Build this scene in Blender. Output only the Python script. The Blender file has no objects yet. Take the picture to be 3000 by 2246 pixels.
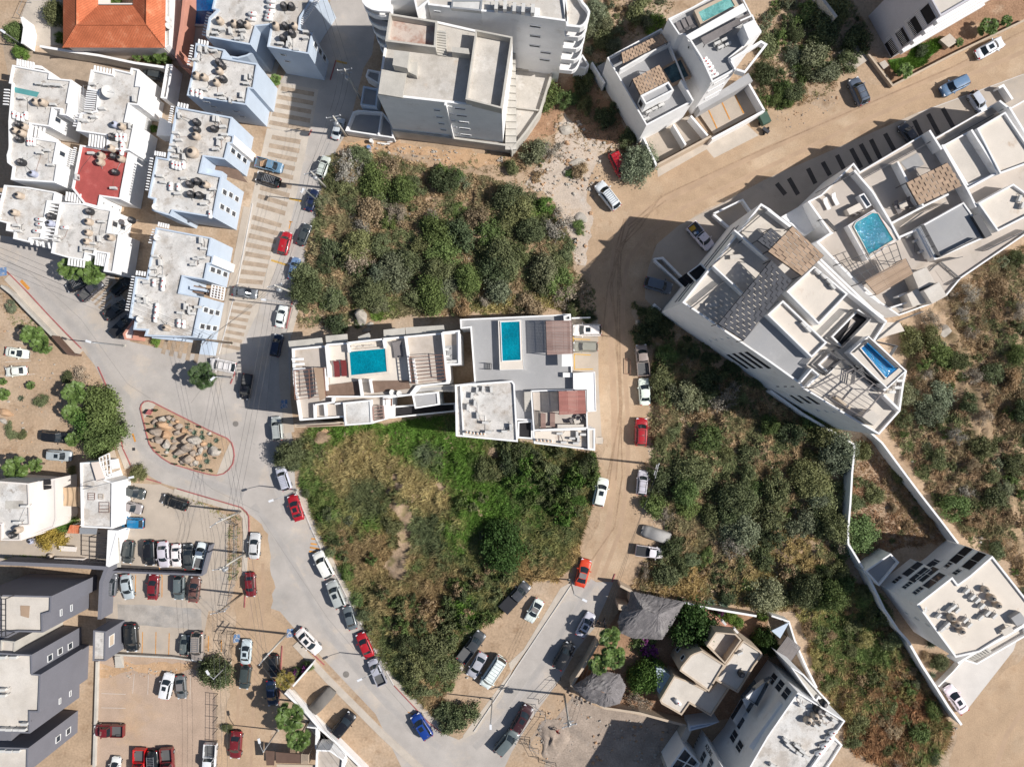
import bpy, bmesh, math, random
import numpy as np
from mathutils import Vector, Matrix
random.seed(7); RNG = np.random.default_rng(11)
S = bpy.context.scene; COL = S.collection
# ------------------------------------------------------------------ camera, sky, sun
H = 107.0; K = 160.0/3000.0
cd = bpy.data.cameras.new('camera'); cd.sensor_width = 36; cd.lens = 36*H/160.0; cd.clip_end = 1500
cam = bpy.data.objects.new('camera', cd); COL.objects.link(cam); cam.location = (0, 0, H); S.camera = cam
SUN_EL = math.radians(42.5); SX, SY = 1.0, -0.11            # towards the sun (image right, slightly down)
SAZ = math.atan2(SY, SX)
w = bpy.data.worlds.new('World'); S.world = w; w.use_nodes = True
nt = w.node_tree; bg = nt.nodes['Background']
sky = nt.nodes.new('ShaderNodeTexSky'); sky.sky_type = 'NISHITA'; sky.sun_disc = False
sky.sun_elevation = SUN_EL; sky.sun_rotation = math.pi/2 - SAZ
nt.links.new(sky.outputs[0], bg.inputs[0]); bg.inputs[1].default_value = 0.070
sd = bpy.data.lights.new('sun', 'SUN'); sd.energy = 5.0; sd.angle = math.radians(0.5); sd.color = (1, .965, .915)
sun = bpy.data.objects.new('sun', sd); COL.objects.link(sun)
dv = Vector((math.cos(SAZ)*math.cos(SUN_EL), math.sin(SAZ)*math.cos(SUN_EL), math.sin(SUN_EL)))
sun.rotation_euler = dv.to_track_quat('Z', 'Y').to_euler(); sun.location = (0, 0, 90)
S.view_settings.view_transform = 'Standard'; S.view_settings.look = 'None'; S.view_settings.exposure = 0.06; S.view_settings.gamma = 1

# ------------------------------------------------------------------ photo measurements -> metres
TS = 2.947
def P(s):
    """'cr: x,y x,y' measured in enlarged crops of the survey photo -> list of photo pixels"""
    out = []; ox, oy, f = 0, 0, 1.0
    for tok in s.split():
        if tok.endswith(':'):
            t = tok[:-1]
            if t == 'S': ox, oy, f = 0, 0, 1.0
            elif t == 'F': ox, oy, f = 0, 0, 1.3562
            else: ox, oy, f = 750*int(t[0]), (0, 562, 1124, 1684)[int(t[1])], 1/TS
        else:
            a, b = tok.split(','); out.append((ox+float(a)*f, oy+float(b)*f))
    return out
def W(p, z=0.0):
    s = (H-z)/H
    return Vector(((p[0]-1500)*K*s, -(p[1]-1123)*K*s, z))
def WP(s, z=0.0): return [W(p, z) for p in (P(s) if isinstance(s, str) else s)]
def area2(pts): return sum(pts[i].x*pts[(i+1) % len(pts)].y-pts[(i+1) % len(pts)].x*pts[i].y for i in range(len(pts)))
def ccw(pts): return pts if area2(pts) > 0 else pts[::-1]
def inset(pts, d):
    n = len(pts); out = []
    for i in range(n):
        a, b, c = pts[i-1], pts[i], pts[(i+1) % n]
        d1 = (b-a); d1.z = 0; d1.normalize(); d2 = (c-b); d2.z = 0; d2.normalize()
        n1 = Vector((-d1.y, d1.x, 0)); n2 = Vector((-d2.y, d2.x, 0))
        m = n1+n2
        if m.length < 0.2: m = n1
        m.normalize(); k = d/max(.35, m.dot(n1))
        out.append(b+m*k)
    return out
def inpoly(x, y, poly):
    x = np.asarray(x); y = np.asarray(y); c = np.zeros(x.shape, bool); n = len(poly)
    for i in range(n):
        x1, y1 = poly[i]; x2, y2 = poly[(i+1) % n]
        if y1 == y2: continue
        t = ((y1 > y) != (y2 > y)) & (x < (x2-x1)*(y-y1)/(y2-y1)+x1)
        c ^= t
    return c

# ------------------------------------------------------------------ materials
MATS = {}
def mat(name, col, rough=.8, spec=.3, amt=.12, scale=1.5, fine=.08, fscale=14, stain=None, sscale=.25, sth=.55, bump=.0, bscale=8,
        metal=0, objcol=False, trans=0, coat=0, island=0, wave=None, soft=.12):
    if name in MATS: return MATS[name]
    m = bpy.data.materials.new(name); m.use_nodes = True; t = m.node_tree; N = t.nodes; L = t.links
    b = N['Principled BSDF']; b.inputs['Roughness'].default_value = rough
    b.inputs['Specular IOR Level'].default_value = spec; b.inputs['Metallic'].default_value = metal
    if coat: b.inputs['Coat Weight'].default_value = coat; b.inputs['Coat Roughness'].default_value = .06
    g = N.new('ShaderNodeNewGeometry')
    if objcol:
        oi = N.new('ShaderNodeObjectInfo'); cur = oi.outputs['Color']
    else:
        r = N.new('ShaderNodeRGB'); r.outputs[0].default_value = (*col, 1); cur = r.outputs[0]
    def mixc(fac, a, bcol, typ='MIX'):
        x = N.new('ShaderNodeMix'); x.data_type = 'RGBA'; x.blend_type = typ
        if isinstance(fac, float): x.inputs[0].default_value = fac
        else: L.new(fac, x.inputs[0])
        L.new(a, x.inputs[6])
        if isinstance(bcol, tuple): x.inputs[7].default_value = (*bcol, 1)
        else: L.new(bcol, x.inputs[7])
        return x.outputs[2]
    def noise(sc, det=4, rg=.6):
        n = N.new('ShaderNodeTexNoise'); n.inputs['Scale'].default_value = sc; n.inputs['Detail'].default_value = det
        n.inputs['Roughness'].default_value = rg
        L.new(g.outputs['Position'], n.inputs['Vector']); return n.outputs[0]
    def ramp(src, a, c, lo, hi):
        x = N.new('ShaderNodeMapRange'); x.inputs[1].default_value = a; x.inputs[2].default_value = c
        x.inputs[3].default_value = lo; x.inputs[4].default_value = hi; L.new(src, x.inputs[0]); return x.outputs[0]
    if stain:
        for i, (sc_, col_, th_) in enumerate(stain):
            f = ramp(noise(sc_, 6, .65), th_, th_+soft, 0.0, .8); cur = mixc(f, cur, col_)
    def mul(src, am):
        nonlocal cur
        v = ramp(src, .3, .7, 1-am, 1+am)
        cc = N.new('ShaderNodeCombineColor'); [L.new(v, cc.inputs[k]) for k in range(3)]
        cur = mixc(1.0, cur, cc.outputs[0], 'MULTIPLY')
    if amt: mul(noise(scale), amt)
    if fine: mul(noise(fscale, 2), fine)
    if island:
        v = ramp(g.outputs['Random Per Island'], 0, 1, 1-island, 1+island)
        cc = N.new('ShaderNodeCombineColor'); [L.new(v, cc.inputs[k]) for k in range(3)]
        cur = mixc(1.0, cur, cc.outputs[0], 'MULTIPLY')
    if wave:
        wv = N.new('ShaderNodeTexWave'); wv.inputs['Scale'].default_value = wave[0]; wv.inputs['Distortion'].default_value = wave[2] if len(wave) > 2 else 0
        mp = N.new('ShaderNodeMapping'); mp.inputs['Rotation'].default_value = (0, 0, wave[1]); L.new(g.outputs['Position'], mp.inputs[0]); L.new(mp.outputs[0], wv.inputs[0])
        v = ramp(wv.outputs[1], 0, .4, .55, 1.04)
        cc = N.new('ShaderNodeCombineColor'); [L.new(v, cc.inputs[k]) for k in range(3)]
        cur = mixc(1.0, cur, cc.outputs[0], 'MULTIPLY')
    L.new(cur, b.inputs['Base Color'])
    if bump:
        bn = N.new('ShaderNodeBump'); bn.inputs['Strength'].default_value = bump; bn.inputs['Distance'].default_value = .06
        L.new(noise(bscale, 6), bn.inputs['Height']); L.new(bn.outputs[0], b.inputs['Normal'])
    if trans:
        tr = N.new('ShaderNodeBsdfTranslucent'); L.new(cur, tr.inputs[0]); ms = N.new('ShaderNodeMixShader'); ms.inputs[0].default_value = trans
        L.new(b.outputs[0], ms.inputs[1]); L.new(tr.outputs[0], ms.inputs[2]); L.new(ms.outputs[0], N['Material Output'].inputs[0])
    MATS[name] = m; return m
M = {}
M['soil'] = mat('soil', (.43, .31, .21), .95, .1, .16, .22, .14, 3, [(.06, (.50, .39, .29), .5), (.35, (.30, .20, .125), .56)], bump=.5, bscale=2.5)
M['dirt'] = mat('dirt', (.45, .32, .212), .95, .1, .12, .3, .10, 5, [(.09, (.51, .385, .27), .5), (.5, (.37, .25, .16), .58), (1.6, (.34, .235, .155), .64)], bump=.5, bscale=4, wave=None)
M['redsoil'] = mat('redsoil', (.33, .20, .125), .95, .1, .2, .5, .2, 4, [(.3, (.45, .32, .22), .55)], bump=.6, bscale=2)
M['scrubsoil'] = mat('scrubsoil', (.33, .235, .15), .95, .1, .2, .5, .2, 4, [(.22, (.46, .34, .24), .56), (.6, (.20, .15, .085), .5)], bump=.7, bscale=1.5)
M['grasssoil'] = mat('grasssoil', (.11, .12, .045), .95, .1, .3, .5, .25, 4, [(.3, (.2, .17, .08), .52)], bump=.7, bscale=1.5)
M['road'] = mat('concrete_road', (.45, .41, .375), .9, .2, .12, .25, .07, 9, [(.07, (.40, .37, .34), .5), (.16, (.54, .46, .38), .54), (.8, (.36, .33, .30), .66)], bump=.1)
M['pave'] = mat('pavement', (.52, .455, .385), .9, .2, .1, .6, .07, 9, [(.3, (.42, .36, .3), .6)])
M['lot'] = mat('lot_concrete', (.46, .39, .32), .9, .2, .1, .3, .06, 9, [(.12, (.38, .34, .3), .55), (.5, (.33, .28, .23), .66)])
M['pink_lot'] = mat('pink_gravel', (.45, .335, .255), .95, .1, .12, .3, .12, 6, [(.09, (.50, .35, .23), .52)], bump=.3)
M['strip'] = mat('brown_paver', (.385, .30, .225), .9, .2, .2, .8, .12, 7)
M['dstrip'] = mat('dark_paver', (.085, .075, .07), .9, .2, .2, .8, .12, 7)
M['white'] = mat('white_wall', (.84, .83, .82), .85, .2, .05, .5, .03, 6, [(.4, (.68, .66, .63), .58), (1.5, (.60, .57, .53), .68)])
M['drive'] = mat('pale_concrete', (.62, .58, .54), .9, .2, .08, .4, .06, 9, [(.2, (.52, .47, .42), .58)])
M['orange_soil'] = mat('orange_soil', (.50, .33, .20), .95, .1, .2, .5, .15, 5, [(.5, (.36, .22, .13), .56), (.8, (.55, .45, .36), .58)], bump=.6, bscale=3)
M['palesoil'] = mat('pale_rocky_soil', (.54, .45, .37), .95, .1, .16, .4, .14, 5, [(.4, (.40, .30, .21), .52), (.25, (.62, .57, .52), .57)], bump=.7, bscale=2.5)
M['cream'] = mat('cream_wall', (.74, .68, .63), .85, .2, .04, .5, .03, 6, [(.4, (.6, .52, .45), .68)])
M['blue'] = mat('light_blue_wall', (.50, .57, .66), .85, .2, .05, .5, .03, 6)
M['grayw'] = mat('grey_wall', (.175, .175, .20), .85, .2, .06, .3, .05, 6)
M['mauve'] = mat('pale_mauve_wall', (.56, .54, .57), .85, .2, .06, .3, .05, 6)
M['conc'] = mat('raw_concrete', (.50, .47, .42), .9, .2, .12, .6, .07, 8, [(.25, (.38, .35, .31), .58)])
M['tanw'] = mat('tan_wall', (.52, .42, .32), .85, .2, .08, .5, .05, 8, [(.4, (.38, .3, .22), .64)])
M['roofw'] = mat('white_roof', (.595, .565, .53), .9, .2, .14, .6, .10, 7, [(.28, (.44, .39, .34), .50), (.16, (.67, .655, .63), .5), (1.1, (.31, .265, .225), .58), (.5, (.39, .37, .345), .57)], soft=.1)
M['rooft'] = mat('tan_roof', (.60, .545, .48), .9, .2, .09, .4, .07, 9, [(.3, (.44, .36, .285), .56), (.15, (.66, .61, .55), .5), (1.0, (.36, .30, .24), .64)])
M['roofc'] = mat('concrete_roof', (.55, .51, .46), .9, .2, .12, .4, .08, 9, [(.18, (.42, .38, .33), .52), (.25, (.72, .69, .65), .55), (.9, (.40, .35, .30), .60), (.5, (.46, .37, .29), .60)])
M['roofcream'] = mat('cream_roof', (.68, .61, .53), .9, .2, .06, .4, .05, 10, [(.35, (.48, .36, .26), .60), (1.2, (.40, .31, .23), .66)])
M['deckg'] = mat('grey_deck', (.36, .355, .355), .85, .25, .07, .4, .05, 12, [(.2, (.31, .31, .32), .52), (.9, (.43, .42, .41), .6)])
M['deckb'] = mat('beige_deck', (.50, .44, .385), .85, .25, .06, .4, .05, 12, [(.25, (.42, .36, .3), .53), (1.0, (.36, .30, .25), .63)])
M['red_roof'] = mat('red_roof', (.40, .09, .08), .8, .2, .16, .5, .10, 8, [(.5, (.46, .15, .13), .55), (1.0, (.30, .08, .07), .62)])
M['stain_roof'] = mat('stained_roof', (.55, .46, .40), .9, .2, .1, .5, .08, 9, [(.35, (.36, .19, .14), .5)])
M['teal'] = mat('teal_patch', (.10, .30, .30), .8, .2, .1, 1, .05)
M['tile'] = mat('clay_tile', (.54, .16, .075), .8, .2, .16, .5, .16, 7, [(.5, (.60, .24, .13), .55), (1.2, (.36, .10, .05), .62)], wave=(1.35, 0))
M['tile2'] = mat('clay_tile_cross', (.54, .16, .075), .8, .2, .16, .5, .16, 7, [(.5, (.60, .24, .13), .55), (1.2, (.36, .10, .05), .62)], wave=(1.35, math.pi/2))
M['pinkw'] = mat('salmon_wall', (.56, .27, .20), .85, .2, .08, .5, .05)
M['wood'] = mat('wood_deck', (.23, .155, .115), .8, .2, .15, 1.2, .1, 10, wave=(2.2, math.pi/2))
M['brownc'] = mat('tan_canopy', (.38, .27, .19), .85, .2, .08, .8, .05, island=.13)
M['darkc'] = mat('charcoal_canopy', (.075, .077, .088), .7, .25, .08, .8, .05, island=.15)
M['brownp'] = mat('brown_slats', (.30, .20, .17), .8, .2, .1, .8, .08, island=.15)
M['redp'] = mat('brick_red_slats', (.40, .17, .14), .8, .2, .1, .8, .08, island=.12)
M['metal'] = mat('dark_metal', (.06, .06, .065), .5, .4, .05, 1, 0, metal=.3)
M['rust'] = mat('rust_metal', (.23, .115, .08), .6, .3, .1, 1, 0)
M['steel'] = mat('galvanised', (.45, .46, .47), .45, .5, .05, 1, 0, metal=.5)
M['black'] = mat('black_plastic', (.025, .025, .028), .45, .5, .05, 1, 0)
M['beige'] = mat('beige_plastic', (.50, .41, .325), .6, .3, .08, 1, .04)
M['bluegrey'] = mat('bluegrey_plastic', (.42, .44, .54), .6, .3, .08, 1, .04)
M['ac'] = mat('ac_casing', (.60, .585, .56), .6, .3, .12, .7, .05)
M['acfan'] = mat('ac_grille', (.12, .12, .12), .6, .3, .05, 1, 0)
M['wtank'] = mat('white_enamel', (.80, .79, .77), .35, .5, .04, 1, 0)
M['glass'] = mat('window_glass', (.035, .045, .06), .08, .7, .1, .5, 0)
M['cglass'] = mat('car_glass', (.02, .027, .032), .04, .9, .0, .5, 0)
M['frame'] = mat('window_frame', (.74, .74, .73), .7, .3, .03, 1, 0)
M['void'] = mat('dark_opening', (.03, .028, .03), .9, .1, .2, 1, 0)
M['paint'] = mat('car_paint', (.5, .5, .5), .36, .5, .06, 1.5, .03, objcol=True, coat=.6, stain=[(1.6, (.36, .31, .26), .60)])
M['tyre'] = mat('tyre', (.02, .02, .02), .8, .3, 0, 1, 0)
M['cover'] = mat('car_cover', (.4, .38, .36), .75, .2, .1, 1.2, .05, objcol=True)
M['lightw'] = mat('lamp_lens', (.75, .76, .78), .15, .6, 0, 1, 0)
M['lightr'] = mat('tail_lens', (.45, .02, .02), .2, .6, 0, 1, 0)
M['redk'] = mat('red_kerb', (.37, .125, .12), .8, .2, .25, 1.2, .12, 9, [(1.3, (.45, .33, .3), .62)])
M['greyk'] = mat('grey_kerb', (.60, .57, .54), .8, .2, .1, 1, .06)
M['yellow'] = mat('yellow_paint', (.62, .36, .05), .8, .2, .12, 1.5, .1)
M['orangep'] = mat('orange_paint', (.60, .27, .06), .8, .2, .2, 1.5, .15, 9)
M['whitep'] = mat('white_paint', (.60, .54, .48), .8, .2, .12, 1.5, .1)
M['bluep'] = mat('blue_paint', (.14, .24, .42), .85, .2, .2, 2, .2, 6, [(1.5, (.42, .38, .35), .5)])
M['thatch'] = mat('thatch', (.20, .185, .185), .98, .05, .2, .8, .3, 10, [(.5, (.30, .28, .27), .55)], bump=1.0, bscale=9)
M['rock'] = mat('boulder', (.34, .28, .23), .9, .2, .18, .9, .14, 6, [(.6, (.25, .22, .20), .52), (.35, (.46, .34, .23), .58)], bump=.7, bscale=5)
M['rocko'] = mat('orange_boulder', (.48, .31, .19), .9, .2, .12, .9, .12, 6, bump=.6, bscale=5)
M['rockp'] = mat('pale_boulder', (.43, .39, .34), .9, .2, .14, .9, .12, 6, bump=.6, bscale=5)
M['leaf'] = mat('leaf', (.1, .1, .05), .7, .25, .28, .8, 0, objcol=True, trans=.22, island=.35)
M['palm'] = mat('palm_leaf', (.13, .2, .05), .5, .4, .2, .8, 0, objcol=True, trans=.25, island=.25)
M['bark'] = mat('bark', (.20, .16, .125), .9, .1, .2, 3, .1)
M['barkp'] = mat('pale_bark', (.38, .34, .30), .9, .1, .2, 3, .1)
M['flower'] = mat('magenta_bracts', (.23, .06, .20), .7, .2, .2, 2, 0, trans=.25, island=.3)
M['sail'] = mat('tan_sail', (.50, .36, .235), .85, .1, .05, .5, .03, wave=(.42, 0))
M['sailw'] = mat('cream_sail', (.72, .62, .54), .85, .1, .05, .5, .03)
M['skin'] = mat('skin', (.35, .2, .13), .6, .3, 0, 1, 0)
M['redcloth'] = mat('red_cloth', (.45, .04, .04), .9, .1, .1, 3, 0)
M['darkcloth'] = mat('dark_cloth', (.03, .035, .05), .9, .1, .1, 3, 0)
M['palecloth'] = mat('pale_cloth', (.55, .42, .36), .9, .1, .1, 3, 0)
M['straw'] = mat('straw', (.6, .5, .3), .9, .1, .1, 3, 0)
M['maroonp'] = mat('maroon_plastic', (.18, .035, .035), .5, .3, .1, 2, 0)
M['greyf'] = mat('grey_fabric', (.22, .2, .195), .9, .1, .1, 2, .05)
M['mesh'] = mat('shade_mesh', (.14, .09, .07), .9, .1, .1, 1, .05)
M['green_grass'] = mat('lawn', (.07, .14, .03), .9, .1, .25, 1.2, .3, 9)

def water_mat(name, c1, c2, sc=.35):
    m = bpy.data.materials.new(name); m.use_nodes = True; N = m.node_tree.nodes; L = m.node_tree.links; b = N['Principled BSDF']
    g = N.new('ShaderNodeNewGeometry'); n = N.new('ShaderNodeTexNoise'); n.inputs['Scale'].default_value = sc; n.inputs['Detail'].default_value = 5
    r = N.new('ShaderNodeValToRGB'); r.color_ramp.elements[0].position = .4; r.color_ramp.elements[1].position = .62
    r.color_ramp.elements[0].color = (*c1, 1); r.color_ramp.elements[1].color = (*c2, 1)
    L.new(g.outputs['Position'], n.inputs['Vector']); L.new(n.outputs[0], r.inputs[0]); L.new(r.outputs[0], b.inputs['Base Color'])
    b.inputs['Roughness'].default_value = .06
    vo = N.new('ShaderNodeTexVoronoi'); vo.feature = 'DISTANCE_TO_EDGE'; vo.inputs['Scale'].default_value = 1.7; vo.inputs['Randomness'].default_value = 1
    mp = N.new('ShaderNodeMapRange'); mp.inputs[1].default_value = 0; mp.inputs[2].default_value = .12; mp.inputs[3].default_value = 1.22; mp.inputs[4].default_value = .97; nd = N.new('ShaderNodeVectorMath'); nd.operation = 'ADD'; L.new(g.outputs['Position'], nd.inputs[0]); L.new(n.outputs['Color'], nd.inputs[1]); L.new(nd.outputs[0], vo.inputs['Vector']); L.new(vo.outputs['Distance'], mp.inputs[0])  # bright caustic web of light, painted into the water colour
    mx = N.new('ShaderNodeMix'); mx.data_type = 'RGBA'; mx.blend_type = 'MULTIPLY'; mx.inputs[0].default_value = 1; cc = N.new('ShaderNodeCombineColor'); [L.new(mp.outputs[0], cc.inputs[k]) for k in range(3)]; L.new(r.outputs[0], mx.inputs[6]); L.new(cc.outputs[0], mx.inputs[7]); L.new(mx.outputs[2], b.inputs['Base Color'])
    n2 = N.new('ShaderNodeTexNoise'); n2.inputs['Scale'].default_value = 5; n2.inputs['Detail'].default_value = 3; n2.inputs['Distortion'].default_value = .6; L.new(g.outputs['Position'], n2.inputs['Vector'])
    bp = N.new('ShaderNodeBump'); bp.inputs['Strength'].default_value = .5; bp.inputs['Distance'].default_value = .15; L.new(n2.outputs[0], bp.inputs['Height']); L.new(bp.outputs[0], b.inputs['Normal'])
    return m
M['water1'] = water_mat('pool_water', (.0, .17, .24), (.0, .23, .31))
M['water2'] = water_mat('deep_pool_water', (.0, .09, .30), (.0, .2, .46))
M['water3'] = water_mat('green_pool_water', (.10, .30, .29), (.2, .45, .42), .6)
M['water4'] = water_mat('dark_pool_water', (.01, .04, .055), (.04, .1, .12), .8)
M['water5'] = water_mat('navy_pool_water', (.0, .05, .17), (.01, .12, .28), .5)
def attr_leaf():
    m = bpy.data.materials.new('undergrowth_leaf'); m.use_nodes = True; N = m.node_tree.nodes; L = m.node_tree.links; b = N['Principled BSDF']
    a = N.new('ShaderNodeAttribute'); a.attribute_name = 'tint'; L.new(a.outputs['Color'], b.inputs['Base Color']); b.inputs['Roughness'].default_value = .8
    b.inputs['Specular IOR Level'].default_value = .15
    tr = N.new('ShaderNodeBsdfTranslucent'); L.new(a.outputs['Color'], tr.inputs[0]); ms = N.new('ShaderNodeMixShader'); ms.inputs[0].default_value = .25
    L.new(b.outputs[0], ms.inputs[1]); L.new(tr.outputs[0], ms.inputs[2]); L.new(ms.outputs[0], N['Material Output'].inputs[0]); return m
M['under'] = attr_leaf()

# ------------------------------------------------------------------ mesh builder
class MB:
    def __init__(s): s.v = []; s.f = []; s.m = []; s.mi = 0; s.sm = []; s.smooth = False
    def face(s, idx): s.f.append(tuple(idx)); s.m.append(s.mi); s.sm.append(s.smooth)
    def add(s, pts): n = len(s.v); s.v += [tuple(p) for p in pts]; return list(range(n, n+len(pts)))
    def quad(s, *p): s.face(s.add(p))
    def prism(s, pts, z0, z1, top=True, bot=False):
        pts = ccw(list(pts)); n = len(pts)
        a = s.add([(p.x, p.y, z0) for p in pts]); b = s.add([(p.x, p.y, z1) for p in pts])
        for i in range(n): j = (i+1) % n; s.face((a[i], a[j], b[j], b[i]))
        if top: s.face(b)
        if bot: s.face(a[::-1])
    def ring(s, out, inn, z0o, z1, z0i):
        """outer wall from z0o to z1, flat top ring, inner wall down to z0i"""
        n = len(out)
        a = s.add([(p.x, p.y, z0o) for p in out]); b = s.add([(p.x, p.y, z1) for p in out])
        c = s.add([(p.x, p.y, z1) for p in inn]); d = s.add([(p.x, p.y, z0i) for p in inn])
        for i in range(n):
            j = (i+1) % n
            s.face((a[i], a[j], b[j], b[i])); s.face((b[i], b[j], c[j], c[i])); s.face((c[i], c[j], d[j], d[i]))
    def box(s, c, sz, rz=0.0, taper=1.0):
        cx, cy, cz = c; a, b, h = sz[0]/2, sz[1]/2, sz[2]/2; co, si = math.cos(rz), math.sin(rz); pts = []
        for z, k in ((-h, 1), (h, taper)):
            for x, y in ((-a, -b), (a, -b), (a, b), (-a, b)):
                pts.append((cx+(x*co-y*si)*k, cy+(x*si+y*co)*k, cz+z))
        i = s.add(pts)
        for q in ((0, 1, 5, 4), (1, 2, 6, 5), (2, 3, 7, 6), (3, 0, 4, 7), (4, 5, 6, 7), (3, 2, 1, 0)): s.face([i[k] for k in q])
    def bar(s, a, b, w_=.06, h_=None):
        a = Vector(a); b = Vector(b); h_ = h_ or w_; d = b-a
        if d.length < 1e-4: return
        d.normalize(); up = Vector((0, 0, 1)) if abs(d.z) < .9 else Vector((1, 0, 0))
        r = d.cross(up).normalized()*(w_/2); u = r.cross(d).normalized()*(h_/2)
        i = s.add([a-r-u, a+r-u, a+r+u, a-r+u, b-r-u, b+r-u, b+r+u, b-r+u])
        for q in ((0, 1, 5, 4), (1, 2, 6, 5), (2, 3, 7, 6), (3, 0, 4, 7), (4, 5, 6, 7), (3, 2, 1, 0)): s.face([i[k] for k in q])
    def tube(s, pts, rad, seg=8, cap=True):
        rings = []; n = len(pts)
        for k, p in enumerate(pts):
            p = Vector(p); d = Vector(pts[min(k+1, n-1)])-Vector(pts[max(k-1, 0)]); d.normalize()
            up = Vector((0, 0, 1)) if abs(d.z) < .9 else Vector((1, 0, 0)); r = d.cross(up).normalized(); u = r.cross(d)
            rr = rad[k] if isinstance(rad, (list, tuple)) else rad
            rings.append(s.add([p+(r*math.cos(2*math.pi*q/seg)+u*math.sin(2*math.pi*q/seg))*rr for q in range(seg)]))
        for k in range(n-1):
            for q in range(seg): s.face((rings[k][q], rings[k][(q+1) % seg], rings[k+1][(q+1) % seg], rings[k+1][q]))
        if cap: s.face(rings[0][::-1]); s.face(rings[-1])
    def lathe(s, c, prof, seg=16):
        rings = [s.add([(c[0]+r*math.cos(2*math.pi*q/seg), c[1]+r*math.sin(2*math.pi*q/seg), c[2]+z) for q in range(seg)]) for r, z in prof]
        for k in range(len(prof)-1):
            for q in range(seg): s.face((rings[k][q], rings[k][(q+1) % seg], rings[k+1][(q+1) % seg], rings[k+1][q]))
        s.face(rings[-1])
    def strip(s, pts, w_, z0, z1, off=0.0, closed=False):
        """mitred polyline wall / kerb / painted line"""
        pts = [Vector((p.x, p.y, 0)) for p in pts]; n = len(pts); L_, R_ = [], []
        for i in range(n):
            if closed: a, c = pts[i-1], pts[(i+1) % n]
            else: a, c = pts[max(i-1, 0)], pts[min(i+1, n-1)]
            b = pts[i]; d1 = (b-a); d2 = (c-b)
            if d1.length < 1e-6: d1 = d2.copy()
            if d2.length < 1e-6: d2 = d1.copy()
            d1.normalize(); d2.normalize(); n1 = Vector((-d1.y, d1.x, 0)); n2 = Vector((-d2.y, d2.x, 0)); m = (n1+n2)
            if m.length < .1: m = n1
            m.normalize(); k = 1/max(.4, m.dot(n1))
            L_.append(b+m*k*(off+w_/2)); R_.append(b+m*k*(off-w_/2))
        rng = range(n) if closed else range(n-1)
        a = s.add([(p.x, p.y, z0) for p in L_]); b = s.add([(p.x, p.y, z1) for p in L_]); c = s.add([(p.x, p.y, z1) for p in R_]); d = s.add([(p.x, p.y, z0) for p in R_])
        for i in rng:
            j = (i+1) % n
            s.face((b[i], c[i], c[j], b[j]))
            if z1-z0 > .02: s.face((a[i], b[i], b[j], a[j])); s.face((c[i], d[i], d[j], c[j]))
        if not closed and z1-z0 > .02: s.face((a[0], d[0], c[0], b[0])); s.face((a[-1], b[-1], c[-1], d[-1]))
    def mesh(s, name, mats, off=(0, 0, 0)):
        me = bpy.data.meshes.new(name)
        o = Vector(off); me.from_pydata([tuple(Vector(v)-o) for v in s.v], [], s.f)
        for m_ in (mats if isinstance(mats, (list, tuple)) else [mats]): me.materials.append(m_)
        me.polygons.foreach_set('material_index', s.m); me.polygons.foreach_set('use_smooth', s.sm); me.update(); return me
    def obj(s, name, mats, parent=None, off=None):
        o_ = Vector(off) if off is not None else (Vector(parent.location) if parent else Vector((0, 0, 0)))
        if parent and parent.parent: o_ = o_+Vector(parent.parent.location)
        me = s.mesh(name, mats, o_); o = bpy.data.objects.new(name, me); COL.objects.link(o)
        if parent: o.parent = parent
        elif off is not None: o.location = o_
        return o
def tag(o, label=None, cat=None, group=None, kind=None):
    if label: o['label'] = label
    if cat: o['category'] = cat
    if group: o['group'] = group
    if kind: o['kind'] = kind
    return o
def thing(name, label, cat, loc=(0, 0, 0), rz=0.0, group=None):
    o = bpy.data.objects.new(name, None); COL.objects.link(o); o.location = loc; o.rotation_euler = (0, 0, rz); o.empty_display_size = .3
    return tag(o, label, cat, group)
def part(name, me, parent, loc=(0, 0, 0), rz=0.0, label=None, rot=None):
    o = bpy.data.objects.new(name, me); COL.objects.link(o); o.parent = parent; o.location = loc; o.rotation_euler = rot or (0, 0, rz)
    if label: o['label'] = label
    return o
def clone(root, loc, rz=0.0, color=None):
    r = root.copy(); COL.objects.link(r); r.location = loc; r.rotation_euler = (0, 0, rz)
    for k in ('label', 'group'):
        if k in r: del r[k]
    if color: r.color = color
    def rec(src, dst):
        for ch in src.children:
            c = ch.copy(); COL.objects.link(c); c.parent = dst
            if color: c.color = color
            rec(ch, c)
    rec(root, r); return r
def sheet(name, s, z, m, kind='structure', rough=0.0):
    b = MB(); pts = ccw(WP(s, z))
    if rough:
        rr = random.Random(len(s)); out = []
        for i in range(len(pts)):
            p, q = pts[i], pts[(i+1) % len(pts)]; n = max(1, int((q-p).length/.9)); d = (q-p).normalized(); nr = Vector((-d.y, d.x, 0)); w0 = 0
            for k in range(n): w0 = w0*.5+rr.uniform(-rough, rough); out.append(p.lerp(q, k/n)+nr*w0)
        pts = out
    b.face(b.add(pts)); o = b.obj(name, m)
    return tag(o, kind=kind)
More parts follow.
